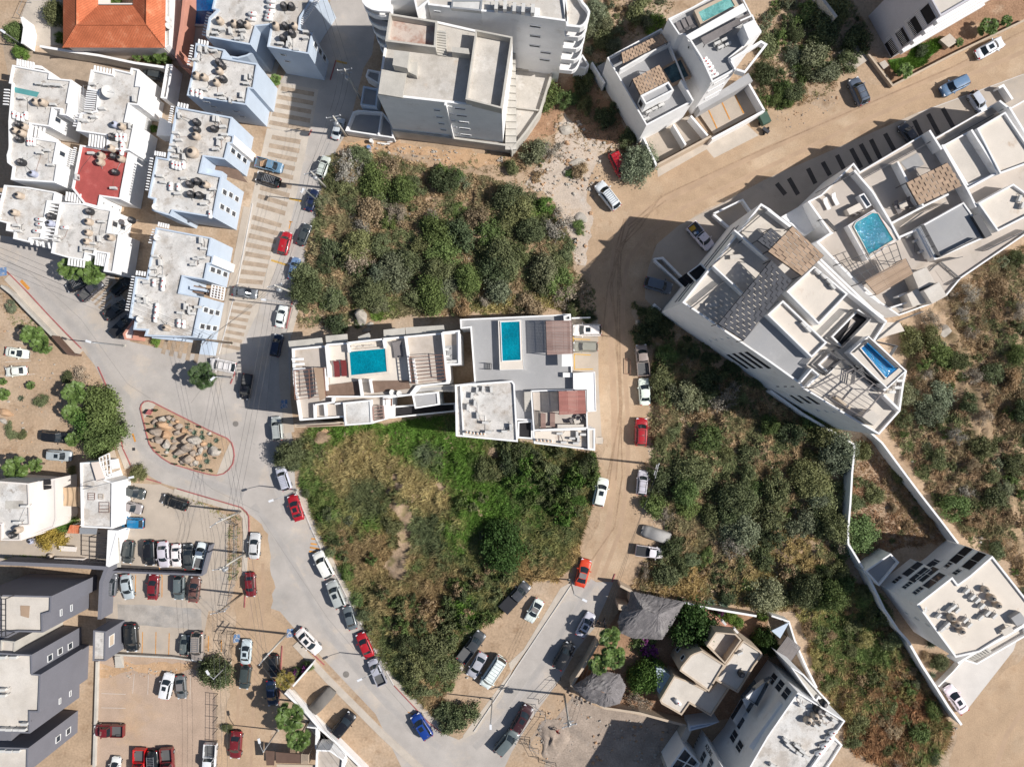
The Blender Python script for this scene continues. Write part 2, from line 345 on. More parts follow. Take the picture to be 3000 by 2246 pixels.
# ------------------------------------------------------------------ building tools
WINM = {}
def on_facade(p, o):
    """where the sight line through photo pixel p meets the outward walls of footprint o"""
    X = (p[0]-1500)*K; Y = -(p[1]-1123)*K; best = None; n = len(o); sg = 1 if area2(o) > 0 else -1
    for i in range(n):
        A, B_ = o[i], o[(i+1) % n]; d = B_-A; d.z = 0; L_ = d.length; d.normalize(); den = X*d.y-Y*d.x
        if abs(den) < 1e-6: continue
        sc = (A.x*d.y-A.y*d.x)/den; z = H*(1-sc); q = Vector((X*sc, Y*sc, z)); nr = Vector((d.y, -d.x, 0))*sg
        u = (q-A).dot(d)
        if z < .2 or z > A.z+.2 or u < -.3 or u > L_+.3 or nr.dot(Vector((-q.x, -q.y, 0))) <= 0: continue
        if best is None or z > best[0].z: best = (q, d, nr)
    return best
class Bld:
    def __init__(s, name, label, cat, at, group=None):
        s.root = thing(name, label, cat, tuple(W(P(at)[0], 0)), group=group); s.edges = {}
        if 'building' in name or 'house' in name: BLDS.append(s.root)
    def block(s, pts, z1, z0=0.0, wall='white', roof='roofw', par=.45, t=.22, key=None, deck=True, names=('wall', 'roof')):
        o = WP(pts, z1); c = ccw(o); inn = inset(c, t)
        b = MB(); b.ring(c, inn, z0, z1, z1-par-.02); wo = b.obj(names[0], M[wall], s.root)
        if deck:
            b = MB(); b.face(b.add([(p.x, p.y, z1-par) for p in inset(c, t-.02)])); b.obj(names[1], M[roof], s.root)
        s.edges[key or len(s.edges)] = (o, c)
        return wo
    def slab(s, pts, z1, th=.2, m='white', name='roof_slab', at=None):
        b = MB(); b.prism(WP(pts, at or z1), z1-th, z1, bot=True); return b.obj(name, M[m], s.root)
    def solid(s, pts, z1, z0, m='white', name='wall'):
        b = MB(); b.prism(WP(pts, z1), z0, z1); return b.obj(name, M[m], s.root)
    def patch(s, pts, z, m, name='floor'):
        b = MB(); pp = ccw(WP(pts, z)); b.face(b.add(pp)); return b.obj(name, M[m], s.root)
    def wallp(s, pts, z1, z0, w_=.2, m='white', name='parapet_wall', closed=False):
        b = MB(); b.strip(WP(pts, z1), w_, z0, z1, closed=closed); return b.obj(name, M[m], s.root)
    def rail(s, pts, z, h=1.1, m='metal', n=4, th=.085, gap=1.4, name='railing'):
        b = MB(); pp = WP(pts, z+h); pp = [Vector((p.x, p.y, z)) for p in pp]
        for i in range(len(pp)-1):
            a, c = pp[i], pp[i+1]; L_ = (c-a).length
            for k in range(n): zz = h*(k+1)/n; b.bar(a+Vector((0, 0, zz)), c+Vector((0, 0, zz)), th)
            q = max(1, int(L_/gap))
            for k in range(q+1): p = a.lerp(c, k/q); b.bar(p, p+Vector((0, 0, h+.02)), .06)
        return b.obj(name, M[m], s.root)
    def stairs(s, quad, n, z0, z1, m='conc', name='stairs', gap=.0):
        """quad: a,b (bottom edge) c,d (top edge)"""
        a, b_, c, d = [W(q, (z0+z1)/2) for q in P(quad)]; mb = MB()
        for k in range(n):
            t0, t1 = k/n, (k+1-gap)/n; z = z0+(z1-z0)*(k+1)/n
            pts = [a.lerp(d, t0), b_.lerp(c, t0), b_.lerp(c, t1), a.lerp(d, t1)]
            mb.prism(pts, z-.16 if gap else z0-.02, z)
        return mb.obj(name, M[m], s.root)
    def pergola(s, quad, z, n, m='metal', w_=.08, hgt=None, posts=2.3, cross=0, name='pergola', both=True):
        """n bars parallel to edge a-b, laid from a-b to d-c"""
        a, b_, c, d = WP(quad, z); mb = MB()
        for k in range(n):
            t = k/(n-1) if n > 1 else .5; mb.bar(a.lerp(d, t), b_.lerp(c, t), w_, hgt or w_)
        dn = Vector((0, 0, -(hgt or w_)))
        if both:
            mb.bar(a+dn, d+dn, w_*1.3); mb.bar(b_+dn, c+dn, w_*1.3)
        for k in range(cross): t = (k+1)/(cross+1); mb.bar(a.lerp(b_, t)+dn, d.lerp(c, t)+dn, w_)
        if posts:
            for p in (a, b_, c, d): mb.bar((p.x, p.y, z-posts), (p.x, p.y, z-.02), .1)
        return mb.obj(name, M[m], s.root)
    def fins(s, a_, b_, n, ln, z, th=.16, m='white', name='beam_row', h=.28):
        """row of n short beams from line a-b, pointing by vector ln (photo px, enlarged crop)"""
        a, b__ = WP(a_, z)[0], WP(b_, z)[0]; mb = MB(); d = Vector((ln[0]/TS*K, -ln[1]/TS*K, 0))*((H-z)/H)
        mb.bar((0, 0, 0), d, th, h); me = mb.mesh('beam', M[m])
        for k in range(n): part('beam', me, s.root, a.lerp(b__, k/(n-1))-Vector(s.root.location))
    def face(s, key, e, m, z0=0.0, out=.03, name='facade_panel'):
        o, c = s.edges[key]; A, B_ = o[e], o[(e+1) % len(o)]; d = B_-A; d.z = 0; d.normalize(); n = Vector((d.y, -d.x, 0))*(1 if area2(o) > 0 else -1)
        mb = MB(); mb.prism([A, B_, B_+n*out, A+n*out], z0, A.z+.01); return mb.obj(name, M[m], s.root)
    def canopy(s, quad, z, nu, nv, m='brownc', posts=2.4, th=.05, name='shade_canopy', frame='metal'):
        """woven shade canopy: staggered panels with small gaps on a light frame"""
        a, b_, c, d = WP(quad, z); mb = MB()
        def q(u, v): return a.lerp(b_, u).lerp(d.lerp(c, u), v)
        for j in range(nv):
            sft = (j % 2)*.5
            for i in range(-1, nu+1):
                u0, u1 = (i+sft)/nu+.02/nu, (i+1+sft)/nu-.07/nu; u0 = max(0, u0); u1 = min(1, u1)
                if u1-u0 < .02: continue
                v0, v1 = j/nv+.002, (j+1)/nv-.01/nv; dz = random.uniform(-.02, .02); e0 = .07
                p = [q(u0, v0), q(u1, v0), q(u1, v1), q(u0, v1)]
                i0 = mb.add([(p[0].x, p[0].y, z+dz+e0), (p[1].x, p[1].y, z+dz-e0*.3), (p[2].x, p[2].y, z+dz-e0*.3), (p[3].x, p[3].y, z+dz+e0)]+[(x.x, x.y, z+dz-th-e0*.3) for x in p])
                for f_ in ((0, 1, 2, 3), (7, 6, 5, 4), (0, 4, 5, 1), (1, 5, 6, 2), (2, 6, 7, 3), (3, 7, 4, 0)): mb.face([i0[k] for k in f_])
        o = mb.obj(name, M[m], s.root); fb = MB(); dn = Vector((0, 0, -.16))
        for x, y in ((a, b_), (b_, c), (c, d), (d, a)): fb.bar(x+dn, y+dn, .09)
        for p in (a, b_, c, d): fb.bar((p.x, p.y, z-posts), (p.x, p.y, z-.16), .1)
        if o: fb.obj('canopy_frame', M[frame], o)
        return o
    def slats(s, quad, z, n, m, w_=.13, posts=2.4, name='slat_canopy', frame='metal'):
        q = WP(quad, z); w_ = (q[3]-q[0]).length/(n-1)*.84; o = s.pergola(quad, z, n, m, w_, .04, 0, name=name, both=False); fb = MB(); q = WP(quad, z-.12)
        for i in range(4): fb.bar(q[i], q[(i+1) % 4], .1); fb.bar((q[i].x, q[i].y, z-posts), q[i], .1)
        for t in (.33, .66): fb.bar(q[0].lerp(q[1], t), q[3].lerp(q[2], t), .07)
        fb.obj('canopy_frame', M[frame], o); return o
    def pool(s, quad, z, wm='water1', cop=.35, cm='roofcream', rise=.15, name='pool'):
        o = ccw(WP(quad, z)); out = inset(o, -cop); b = MB(); b.ring(out, o, z-rise, z, z-.12); r = b.obj(name, M[cm], s.root)
        b = MB(); b.face(b.add([(p.x, p.y, z-.1) for p in inset(o, -.01)])); b.obj('water', M[wm], r); return r
    def windows(s, key, e, pts, w_, h_, name='window', frame='frame', pane='glass', lab=None, div=0):
        """windows on edge e (index in listing order) of a block, at photo positions of their centres"""
        o, c = s.edges[key]
        k = (round(w_, 2), round(h_, 2), frame, pane, div)
        if k not in WINM:
            fr = MB(); f = .09
            for (x, z, sx, sz) in ((0, h_/2, w_+f, f), (0, -h_/2, w_+f, f), (w_/2, 0, f, h_-f), (-w_/2, 0, f, h_-f)): fr.box((x, -.02, z), (sx, .1, sz))
            for q in range(div): fr.box((-w_/2+w_*(q+1)/(div+1), -.02, 0), (.05, .07, h_-f))
            pn = MB(); pn.box((0, .012, 0), (w_-.02, .05, h_-.02)); WINM[k] = (fr.mesh('window', M[frame]), pn.mesh('pane', M[pane]))
        fm, pm = WINM[k]
        for p in (P(pts) if isinstance(pts, str) else pts):
            hit = on_facade(p, o)
            if not hit: print('NO FACADE', s.root.name, key, pts[:20], p); continue
            q, d, nrm = hit; q = q+nrm*.02; rot = math.atan2(d.y, d.x)
            if Vector((math.sin(rot), -math.cos(rot), 0)).dot(nrm) < 0: rot += math.pi
            f_ = part(name, fm, s.root, q-Vector(s.root.location), rot, lab); part('pane', pm, f_)

# ------------------------------------------------------------------ countable small things with automatic unique labels
ORD = ['first', 'second', 'third', 'fourth', 'fifth', 'sixth', 'seventh', 'eighth', 'ninth', 'tenth', 'eleventh', 'twelfth', 'thirteenth', 'fourteenth', 'fifteenth', 'sixteenth', 'seventeenth', 'eighteenth', 'nineteenth', 'twentieth']
NUMW = ['zero', 'one', 'two', 'three', 'four', 'five', 'six', 'seven', 'eight', 'nine', 'ten', 'eleven', 'twelve', 'thirteen', 'fourteen', 'fifteen', 'sixteen', 'seventeen', 'eighteen', 'nineteen', 'twenty', 'twenty-one', 'twenty-two', 'twenty-three', 'twenty-four', 'twenty-five']
AUTO = {}
def auto(o, look, plural, where, group=None):
    AUTO.setdefault((look, plural, where), []).append((o, group))
def finish_auto():
    for (look, plural, where), L_ in AUTO.items():
        n = len(L_)
        if n == 1: L_[0][0]['label'] = f'{look} {where}'; continue
        L_.sort(key=lambda t: (round(t[0].matrix_world.translation.x, 2) if False else t[0].location.x))
        for i, (o, g) in enumerate(L_):
            if n == 2: l = f'{["left", "right"][i]} of the two {plural} {where}'
            elif i == 0: l = f'leftmost of the {NUMW[min(n, 25)]} {plural} {where}'
            elif i == n-1: l = f'rightmost of the {NUMW[min(n, 25)]} {plural} {where}'
            elif i < n/2: l = f'{ORD[min(i, 19)]} from left of the {NUMW[min(n, 25)]} {plural} {where}'
            else: l = f'{ORD[min(n-1-i, 19)]} from right of the {NUMW[min(n, 25)]} {plural} {where}'
            o['label'] = l; o['group'] = g or f'{plural} {where}'
PROTO = {}
def proto(key, name, cat, parts):
    """parts: list of (name, MB, mats, sub-parts)"""
    r = bpy.data.objects.new(name, None); r['category'] = cat
    def rec(L_, par):
        for p in L_:
            o = bpy.data.objects.new(p[0], p[1].mesh(p[0], p[2])); o.parent = par
            if len(p) > 3: rec(p[3], o)
    rec(parts, r); PROTO[key] = (r, name)
    return r
KIDS = {}
def spawn(key, loc, rz=0.0, color=None, scale=None):
    r0, name = PROTO[key]; r = r0.copy(); r.name = name; COL.objects.link(r); r.location = loc; r.rotation_euler = (0, 0, rz)
    if scale: r.scale = scale
    if color: r.color = color
    if key not in KIDS:
        def tree(o): return [(c, tree(c)) for c in o.children]
        KIDS[key] = tree(r0)
    def rec(L_, dst):
        for ch, sub in L_:
            c = ch.copy(); COL.objects.link(c); c.parent = dst
            if color: c.color = color
            rec(sub, c)
    rec(KIDS[key], r); return r

def mk_tank(key, m, r=.5, h=1.1):
    b = MB(); b.smooth = True; b.lathe((0, 0, 0), [(r*.96, 0), (r, .05), (r, h*.2), (r*.965, h*.22), (r, h*.25), (r, h*.45), (r*.965, h*.47), (r, h*.5), (r, h*.66), (r*.92, h*.78), (r*.62, h*.93), (r*.4, h)], 20)
    l = MB(); l.smooth = False; l.lathe((0, 0, h-.03), [(r*.43, 0), (r*.43, .1), (r*.3, .14)], 14)
    p = MB(); p.tube([(r*.98, 0, .12), (r+.3, .05, .12), (r+.3, .05, .02)], .03, 6)
    proto(key, 'water_tank', 'water tank', [('tank_body', b, M[m]), ('lid', l, M['black' if m != 'black' else 'greyf']), ('pipe', p, M['steel'])])
mk_tank('tank_beige', 'beige'); mk_tank('tank_black', 'black'); mk_tank('tank_blue', 'bluegrey')
b = MB(); b.box((0, 0, .36), (.88, .34, .6)); f = MB(); f.smooth = False
f.lathe((0, 0, 0), [(.24, 0), (.24, .03), (.05, .03)], 12); f.v = [(x-.12, -z-.17, y+.36) for x, y, z in f.v]
ft = MB(); ft.box((0, 0, .03), (.8, .42, .06))
pp = MB(); pp.tube([(.44, .05, .2), (.62, .1, .15), (.75, .3, .03)], .025, 5)
proto('ac', 'air_conditioner', 'air conditioner', [('casing', b, M['ac']), ('fan_grille', f, M['acfan']), ('base_plate', ft, M['steel']), ('pipe', pp, M['black'])])
b = MB(); b.smooth = True; b.tube([(-.62, 0, .34), (-.52, 0, .34), (.52, 0, .34), (.62, 0, .34)], [.12, .29, .29, .12], 14)
ft = MB(); ft.box((0, 0, .06), (.7, .42, .12)); vl = MB(); vl.lathe((0, 0, .6), [(.1, 0), (.1, .12), (.04, .14)], 8)
proto('gas', 'gas_tank', 'gas tank', [('tank_body', b, M['wtank']), ('cradle', ft, M['steel']), ('valve', vl, M['redcloth'])])
b = MB(); b.smooth = True; b.lathe((0, 0, 0), [(.2, 0), (.2, .75), (.14, .85), (.05, .9)], 12)
proto('gascyl', 'gas_cylinder', 'gas cylinder', [('cylinder_body', b, M['wtank']), ('valve', (lambda q: (q.lathe((0, 0, .88), [(.1, 0), (.1, .1)], 8), q)[1])(MB()), M['orangep'])])
b = MB(); b.smooth = True; b.lathe((0, 0, 0), [(.02, 0), (.3, .05), (.55, .18), (.62, .24)], 20); b.f.pop(); b.m.pop(); b.sm.pop()
R_ = Matrix.Rotation(math.radians(38), 3, 'Y'); b.v = [tuple(R_ @ Vector(v)+Vector((0, 0, .8))) for v in b.v]
a_ = MB(); a_.tube([(0, 0, 0), (0, 0, .8)], .04, 6); fa_ = MB(); fa_.bar(R_ @ Vector((.5, 0, .2))+Vector((0, 0, .8)), R_ @ Vector((0, 0, .75))+Vector((0, 0, .8)), .03)
proto('dish', 'satellite_dish', 'satellite dish', [('dish', b, M['ac']), ('mast', a_, M['steel']), ('feed_arm', fa_, M['steel'])])
def mk_lounger(key, m, m2):
    a = MB(); a.box((.3, 0, .3), (1.3, .6, .08)); c = MB(); c.bar((-.32, 0, .33), (-.85, 0, .72), .6, .07); l = MB()
    for x in (-.6, .85):
        for y in (-.25, .25): l.bar((x, y, 0), (x, y, .3), .05)
    proto(key, 'sun_lounger', 'sun lounger', [('seat', a, M[m]), ('backrest', c, M[m]), ('legs', l, M[m2])])
mk_lounger('lounge_white', 'wtank', 'wtank'); mk_lounger('lounge_maroon', 'maroonp', 'maroonp'); mk_lounger('lounge_grey', 'greyf', 'metal'); mk_lounger('lounge_brown', 'brownp', 'metal')
def mk_chair(key, m):
    a = MB(); a.box((0, 0, .42), (.5, .5, .06)); c = MB(); c.box((-.25, 0, .7), (.06, .5, .5)); l = MB()
    for x in (-.2, .2):
        for y in (-.2, .2): l.bar((x, y, 0), (x, y, .4), .04)
    proto(key, 'patio_chair', 'chair', [('seat', a, M[m]), ('backrest', c, M[m]), ('legs', l, M['metal'])])
mk_chair('chair', 'greyf')
a = MB(); a.box((0, 0, .73), (1.9, .95, .06)); l = MB()
for x in (-.8, .8):
    for y in (-.35, .35): l.bar((x, y, 0), (x, y, .7), .07)
proto('table', 'patio_table', 'table', [('table_top', a, M['rooft']), ('legs', l, M['white'])])

RUNS = {}
BLDS = []
def roof_pipes():
    for (where, z), L_ in RUNS.items():
        if len(L_) < 3: continue
        root = min(BLDS, key=lambda r: (Vector(r.location)-Vector((L_[0].x, L_[0].y, 0))).length); rr = random.Random(len(where))
        for m, rad in (('steel', .028), ('metal', .022), ('rust', .02)):
            mb = MB()
            for p in L_:
                if rr.random() < .45: continue
                q = min((x for x in L_ if x is not p), key=lambda x: (x-p).length+rr.uniform(0, 3))
                if (q-p).length > 9: continue
                e = Vector((rr.uniform(-.5, .5), rr.uniform(-.5, .5), 0)); mid = Vector((q.x, p.y, 0)) if rr.random() < .5 else (p+q)/2+e
                mb.tube([(p.x+e.x*.5, p.y+e.y*.5, z+.06), (mid.x, mid.y, z+.05), (q.x, q.y, z+.06)], rad, 5)
            if mb.f: mb.obj('roof_pipes', M[m], root)
def put(key, pts, z, where, look, plural, rz=None, zc=None, scale=None, jit=0.0):
    for i, p in enumerate(P(pts)):
        q = W(p, z+(zc if zc is not None else .5)); q.z = z
        r = rz[i % len(rz)] if isinstance(rz, (list, tuple)) else (rz if rz is not None else random.choice((0, 0, math.pi/2, -math.pi/2, math.pi))+random.uniform(-.12, .12))
        sc = 1+random.uniform(-.06, .06)
        o = spawn(key, tuple(q), r+random.uniform(-jit, jit), scale=scale or (sc, sc, sc)); auto(o, look, plural, where)
        if key in ('ac', 'gas') or key.startswith('tank'): RUNS.setdefault((where, z), []).append(q.copy())
def tanks(where, z, beige='', black='', blue=''):
    for k, s_, nm in (('tank_beige', beige, 'beige'), ('tank_black', black, 'black'), ('tank_blue', blue, 'blue-grey')):
        if s_: put(k, s_, z, where, f'{nm} plastic water tank', f'{nm} water tanks', rz=None, zc=.8)
def acs(where, z, s_, rz=None): put('ac', s_, z, where, 'pale air conditioner unit', 'air conditioners', rz=rz, zc=.35)
def gas(where, z, s_, rz=math.pi/2): put('gas', s_, z, where, 'small white gas tank', 'white gas tanks', rz=rz, zc=.35)

# ------------------------------------------------------------------ ground
sheet('ground', 'S: -2600,-2000 5600,-2000 5600,4300 -2600,4300', 0, M['soil'])
ROAD = 'S: -400,640 0,690 120,705 330,800 400,960 380,1000 540,1035 640,1040 760,540 820,240 880,150 970,0 1010,-300 1200,-300 1120,-60 1090,160 1065,200 1020,380 985,440 945,590 905,740 872,860 852,960 850,1250 860,1300 865,1420 916,1558 984,1686 1076,1860 1154,2006 1293,2145 1344,2166 1388,2142 1500,1976 1680,1704 1797,1704 1775,1760 1740,1840 1690,1900 1640,1990 1560,2100 1500,2200 1440,2330 1300,2500 1100,2090 858,1835 820,1790 728,1760 728,1511 706,1485 543,1436 472,1414 380,1361 360,1314 350,1253 319,1161 309,1124 281,1074 237,1020 190,972 85,860 20,796 -400,640'
sheet('road', ' '.join(ROAD.split()[:-1]), .012, M['road'])
sheet('dirt_track', 'S: 728,1500 790,1560 805,1700 800,1800 850,1850 830,1900 800,2000 790,2450 640,2450 650,2200 670,2000 690,1800 700,1700 715,1640', .020, M['dirt'], rough=.4)
sheet('dirt_road', 'S: 1680,1704 1700,1640 1740,1560 1765,1480 1770,1340 1775,1290 1755,1200 1752,1090 1750,940 1735,880 1720,760 1740,640 1720,540 1760,470 1880,500 2000,460 2140,400 2260,300 2420,320 2500,255 2612,250 3000,60 3600,-220 3600,-60 3000,217 2691,329 2250,522 2087,609 1989,660 1924,715 1900,782 1890,833 1890,874 1850,900 1868,1000 1895,1200 1905,1400 1900,1560 1880,1600 1797,1704', .008, M['dirt'], rough=.4)
sheet('dirt_road', 'S: 3100,1830 2830,2060 2810,2120 2780,2246 2700,2400 3400,2400 3400,1600', .008, M['dirt'], rough=.4)
sheet('parking_apron', 'S: 2250,522 2691,329 3000,217 3400,60 3400,400 3000,440 2260,900 2040,960 1925,915 1890,874 1890,833 1900,782 1924,715 1989,660 2087,609', .016, M['lot'])
sheet('parking_lot', '02: 1045,850 1390,870 1600,960 1950,1130 1975,1200 1960,1560 03: 1975,0 1960,300 1800,310 1745,600 1770,740 1000,680 1000,430 915,430 920,100 02: 930,1640 960,1560 1025,1290', .016, M['lot'])
sheet('parking_lot', '03: 850,740 1000,690 1700,740 1860,1040 1860,2200 800,2200', .012, M['pink_lot'])
sheet('parking_lot', 'S: 1515,2300', 0, M['lot']) if False else None
sheet('parking_bay', '21: 505,1095 742,1090 748,1656 22: 775,470 640,500 640,240 520,0', .016, M['lot'])
sheet('pavement', '13: 1790,1380 2200,830 23: -30,760 100,640 420,110 540,45 490,160 130,640 0,820 13: 2130,1050 1900,1360 1780,1420', .016, M['pave'])
sheet('courtyard_floor', '02: 0,1360 600,1290 930,1250 930,1560 0,1530', .016, M['lot'])
sheet('courtyard_floor', '00: 100,380 240,0 540,0 520,390 350,400', .016, M['pave'])
sheet('lane', '00: 20,380 430,470 900,540 1430,610 1380,760 1560,560 1640,430 1640,1500 1100,1656 120,1656 80,700', .010, M['strip'])
sheet('courtyard_floor', '00: 1490,560 1660,20 1500,0 1640,-60 1850,0 1850,220 1740,340 1650,600', .018, M['lot'])
sheet('driveway', '33: 1470,960 1720,670 2150,560 2120,650 1720,1160 1650,1190', .016, M['drive'])
sheet('excavation_floor', '23: 230,2000 330,1300 520,1050 780,1150 1230,1230 1530,1320 1350,1656 1300,2100', .010, mat('grey_dirt', (.36, .29, .235), .95, .1, .2, .4, .18, 4, [(.3, (.27, .225, .19), .52), (.9, (.42, .37, .33), .62)], bump=.8, bscale=2))
sheet('concrete_pad', '30: 605,450 755,370 870,515 705,628', .25, M['pave'])
sheet('driveway', '20: 1260,1530 1250,1420 1700,1180 2010,1060 2130,1170 1745,1365 1680,1290', .016, M['pave'])
sheet('orange_bank', '03: 1060,745 1700,760 1720,830 1500,850 1200,830 1000,860 870,900 860,760 990,800', .022, M['orange_soil'], rough=.4)
sheet('orange_bank', '10: 720,1215 860,1215 1190,1230 2150,1330 2300,1340 2400,1420 2100,1450 1700,1440 1400,1330 900,1330 760,1330', .006, M['orange_soil'], rough=.4)
sheet('gully_soil', '20: 140,1130 260,960 380,700 640,590 700,700 900,960 1050,1240 880,1260 660,1210 560,1080 440,960 360,1150 240,1240 120,1400 0,1420 -100,1350', .004, M['redsoil'], rough=.4)
sheet('rocky_soil', '20: 440,960 560,1080 660,1210 880,1240 800,1330 700,1656 21: 760,60 700,300 650,640 560,640 480,340 430,180 330,60 20: 260,1656 100,1600 300,1350 380,1180', .0055, M['palesoil'], rough=.4)
def wear(s_, w_, z=.0135, tones=((.435, .398, .365), (.42, .387, .358), (.405, .375, .35))):
    for k, t in enumerate(tones):
        mb = MB(); mb.strip(WP(s_, .02), w_*(1-.27*k), z+.0012*k, z+.0012*k); tag(mb.obj('tyre_wear', mat(f'wear{t}', t, .9, .2, .10, .4, .07, 8)), kind='structure')
wear('01: 60,620 250,760 560,1090 760,1290 950,1656 02: 1080,120 1130,330 1180,500 1290,620 1500,740 1750,840 2100,960', 1.6); wear('S: 740,1480 800,1550 870,1680 960,1850 1080,2000 1200,2130 1290,2190', 1.3); wear('S: 965,420 900,650 850,800 800,1050 790,1250 800,1400 840,1500', 1.2); wear('S: 1390,2190 1480,2100 1580,1960 1680,1800 1740,1700', 1.1)
DW = ((.455, .32, .215), (.44, .31, .21)); wear('S: 1735,1690 1780,1560 1800,1400 1800,1200 1790,1000 1790,850 1800,740 1850,640 1960,580 2200,460 2500,320 2800,200 3000,110', 1.0, .0095, DW); wear('S: 1765,1690 1815,1560 1840,1400 1838,1200 1825,1000 1825,850 1840,760 1900,680 2000,610 2250,490 2550,345 2850,215 3050,130', .7, .0095, DW)
for k in range(9):
    o_ = [(p[0]+random.uniform(-26, 26)*(1+.3*math.sin(i*2+k)), p[1]+random.uniform(-20, 20)) for i, p in enumerate(P('S: 1745,1660 1790,1540 1805,1400 1805,1200 1795,1000 1800,850 1812,740 1860,650 1960,580 2200,460 2500,320 2800,200 3020,95'))]; mb = MB()
    i0 = random.randint(0, 7); mb.strip([W(p) for p in o_[i0:i0+random.randint(3, 6)]], .22, .0118, .0119+.00005*k); tag(mb.obj('wheel_rut', mat('rut', (.36, .25, .165), .95, .1, .2, .6, .2, 5)), kind='structure')
wear('S: 2900,2300 2950,2150 3050,2000', .8, .0095, DW); wear('S: 690,2250 700,2000 735,1800 745,1600', .5, .0215, DW); wear('S: 735,2250 745,2000 770,1800 770,1650', .5, .0215, DW)
mb = MB()
for s_ in ('01: 0,560 260,700 700,1100 1100,1656 02: 1300,130', 'S: 500,1330 620,1430 760,1500', 'S: 760,1510 960,1810 1200,2090', 'S: 700,1190 840,1210', 'S: 640,1070 560,1180', 'S: 880,420 800,700 740,1000', 'S: 930,420 860,700 800,1000 780,1200'): mb.strip(WP(s_, .02), .05, .0165, .0175)
tag(mb.obj('road_joint', mat('joint', (.27, .25, .23), .9)), kind='structure')
def strips(name, s_, n, frac, z, m, u0=0.0, u1=1.0):
    a, b_, c, d = WP(s_, z); mb = MB()
    for k in range(n):
        t0 = (k+.5-frac/2)/n; t1 = (k+.5+frac/2)/n; e = random.uniform(-.01, .03)
        def q(u, t): return a.lerp(b_, u).lerp(d.lerp(c, u), t)
        mb.quad(q(u0+e, t0), q(u1-e, t0), q(u1-e, t1), q(u0+e, t1))
    return tag(mb.obj(name, m), kind='structure')
sheet('parking_bay', '10: 205,715 540,775 470,1172 90,1098', .016, M['pave'])
sheet('parking_bay', 'S: 782,376 905,398 850,660 790,840 700,1030 640,1040 690,800', .016, M['pave'])
strips('paver_strips', '10: 215,725 520,780 460,1160 95,1092', 5, .5, .024, M['strip'], .03, .97)
strips('paver_strips', 'S: 792,388 888,404 838,640 742,610', 9, .52, .024, M['strip'], .05, .97)
strips('paver_strips', 'S: 738,622 830,650 770,840 692,835', 8, .52, .024, M['strip'], .05, .97)
strips('paver_strips', '01: 2015,935 2190,960 2065,1385 1895,1350', 7, .5, .024, M['strip'])
strips('paver_strips', '01: 1400,1290 1370,1390 1720,1490 1760,1290', 5, .5, .024, M['strip'])
strips('paver_strips', '01: 980,745 770,930 900,1050 960,1000', 4, .5, .024, M['strip'])
mb = MB()
for x0, y0, x1, y1 in ((75, 1585, 150, 1680), (180, 1540, 260, 1680), (345, 1455, 410, 1585), (472, 1400, 535, 1515), (595, 1340, 660, 1470), (718, 1285, 805, 1450), (800, 1245, 890, 1410), (888, 1205, 970, 1370), (1010, 1155, 1090, 1300), (1262, 1040, 1330, 1180), (1382, 985, 1475, 1160), (1508, 935, 1600, 1100)):
    mb.strip(WP(f'30: {x0},{y0} {x1},{y1}', .02), .72, .022, .026)
tag(mb.obj('paver_strips', M['dstrip']), kind='structure')
# kerbs: real steps
def kerb(s_, m='redk', w_=.15, h=.13, name='kerb', closed=False):
    mb = MB(); mb.strip(WP(s_, .1), w_, 0, h, closed=closed); return tag(mb.obj(name, M[m]), kind='structure')
for s_ in ('01: 60,690 250,880 400,1045 560,1210 700,1350', '01: 845,1510 910,1656 02: 940,110', '02: 1010,340 1060,560 1125,700', '02: 1265,820 1390,855',
           '02: 1530,905 2080,1065 2130,1110 2148,1150 2150,1310', '11: 575,60 470,440', '11: 400,680 330,870 260,1180', '13: 1190,950 1350,1120 1480,1260 1600,1360',
           '13: 225,610 205,960 195,1110', '10: 690,520 640,690', '13: 490,680 590,775', '01: 2030,1560 1990,1656', '23: 890,-10 865,60', '03: 2115,180 2110,280', '10: 480,1120 455,1170'):
    kerb(s_)
kerb('12: 345,930 480,1250 570,1440 690,1656 13: 690,0 830,280 960,520 1190,950', 'greyk'); kerb('13: 1880,1350 2210,860 23: 30,810 530,60', 'greyk', .12)
kerb('21: 510,1095 670,1090', 'white', .2, 1.2, 'kerb')
kerb('30: 1300,975 2210,640', 'greyk', .1, .02); kerb('01: 2180,100 2050,790 1890,1400', 'greyk', .15, .1); kerb('01: 0,0 0,1', 'greyk') if False else None
def walk(s_, w_, off=0, z=.11, m='pave', name='pavement'):
    mb = MB(); mb.strip(WP(s_, .1), w_, 0, z, off); return tag(mb.obj(name, M[m]), kind='structure')
walk('12: 370,925 500,1240 590,1430 715,1656 13: 715,0 860,280 990,520 1215,930 1375,1100 1500,1240 1620,1340', 1.15)
walk('13: 340,590 620,900 1100,1380 1400,1656 1700,1950', 1.1, z=.10)
walk('01: 60,735 235,925 545,1255 690,1395', 1.2); walk('02: 985,340 1040,565 1100,730', .9); walk('02: 1500,925 2060,1090 2115,1150 2120,1320 2110,1656', .8, z=.09)
walk('11: 610,60 500,440 430,690 350,990 285,1230', .9, z=.09); walk('11: 235,1230 240,1656 12: 290,420', 1.5, z=.05, m='lot')
walk('01: 2130,130 2000,800 1950,1000 1855,1400', 1.0, z=.06, m='lot')
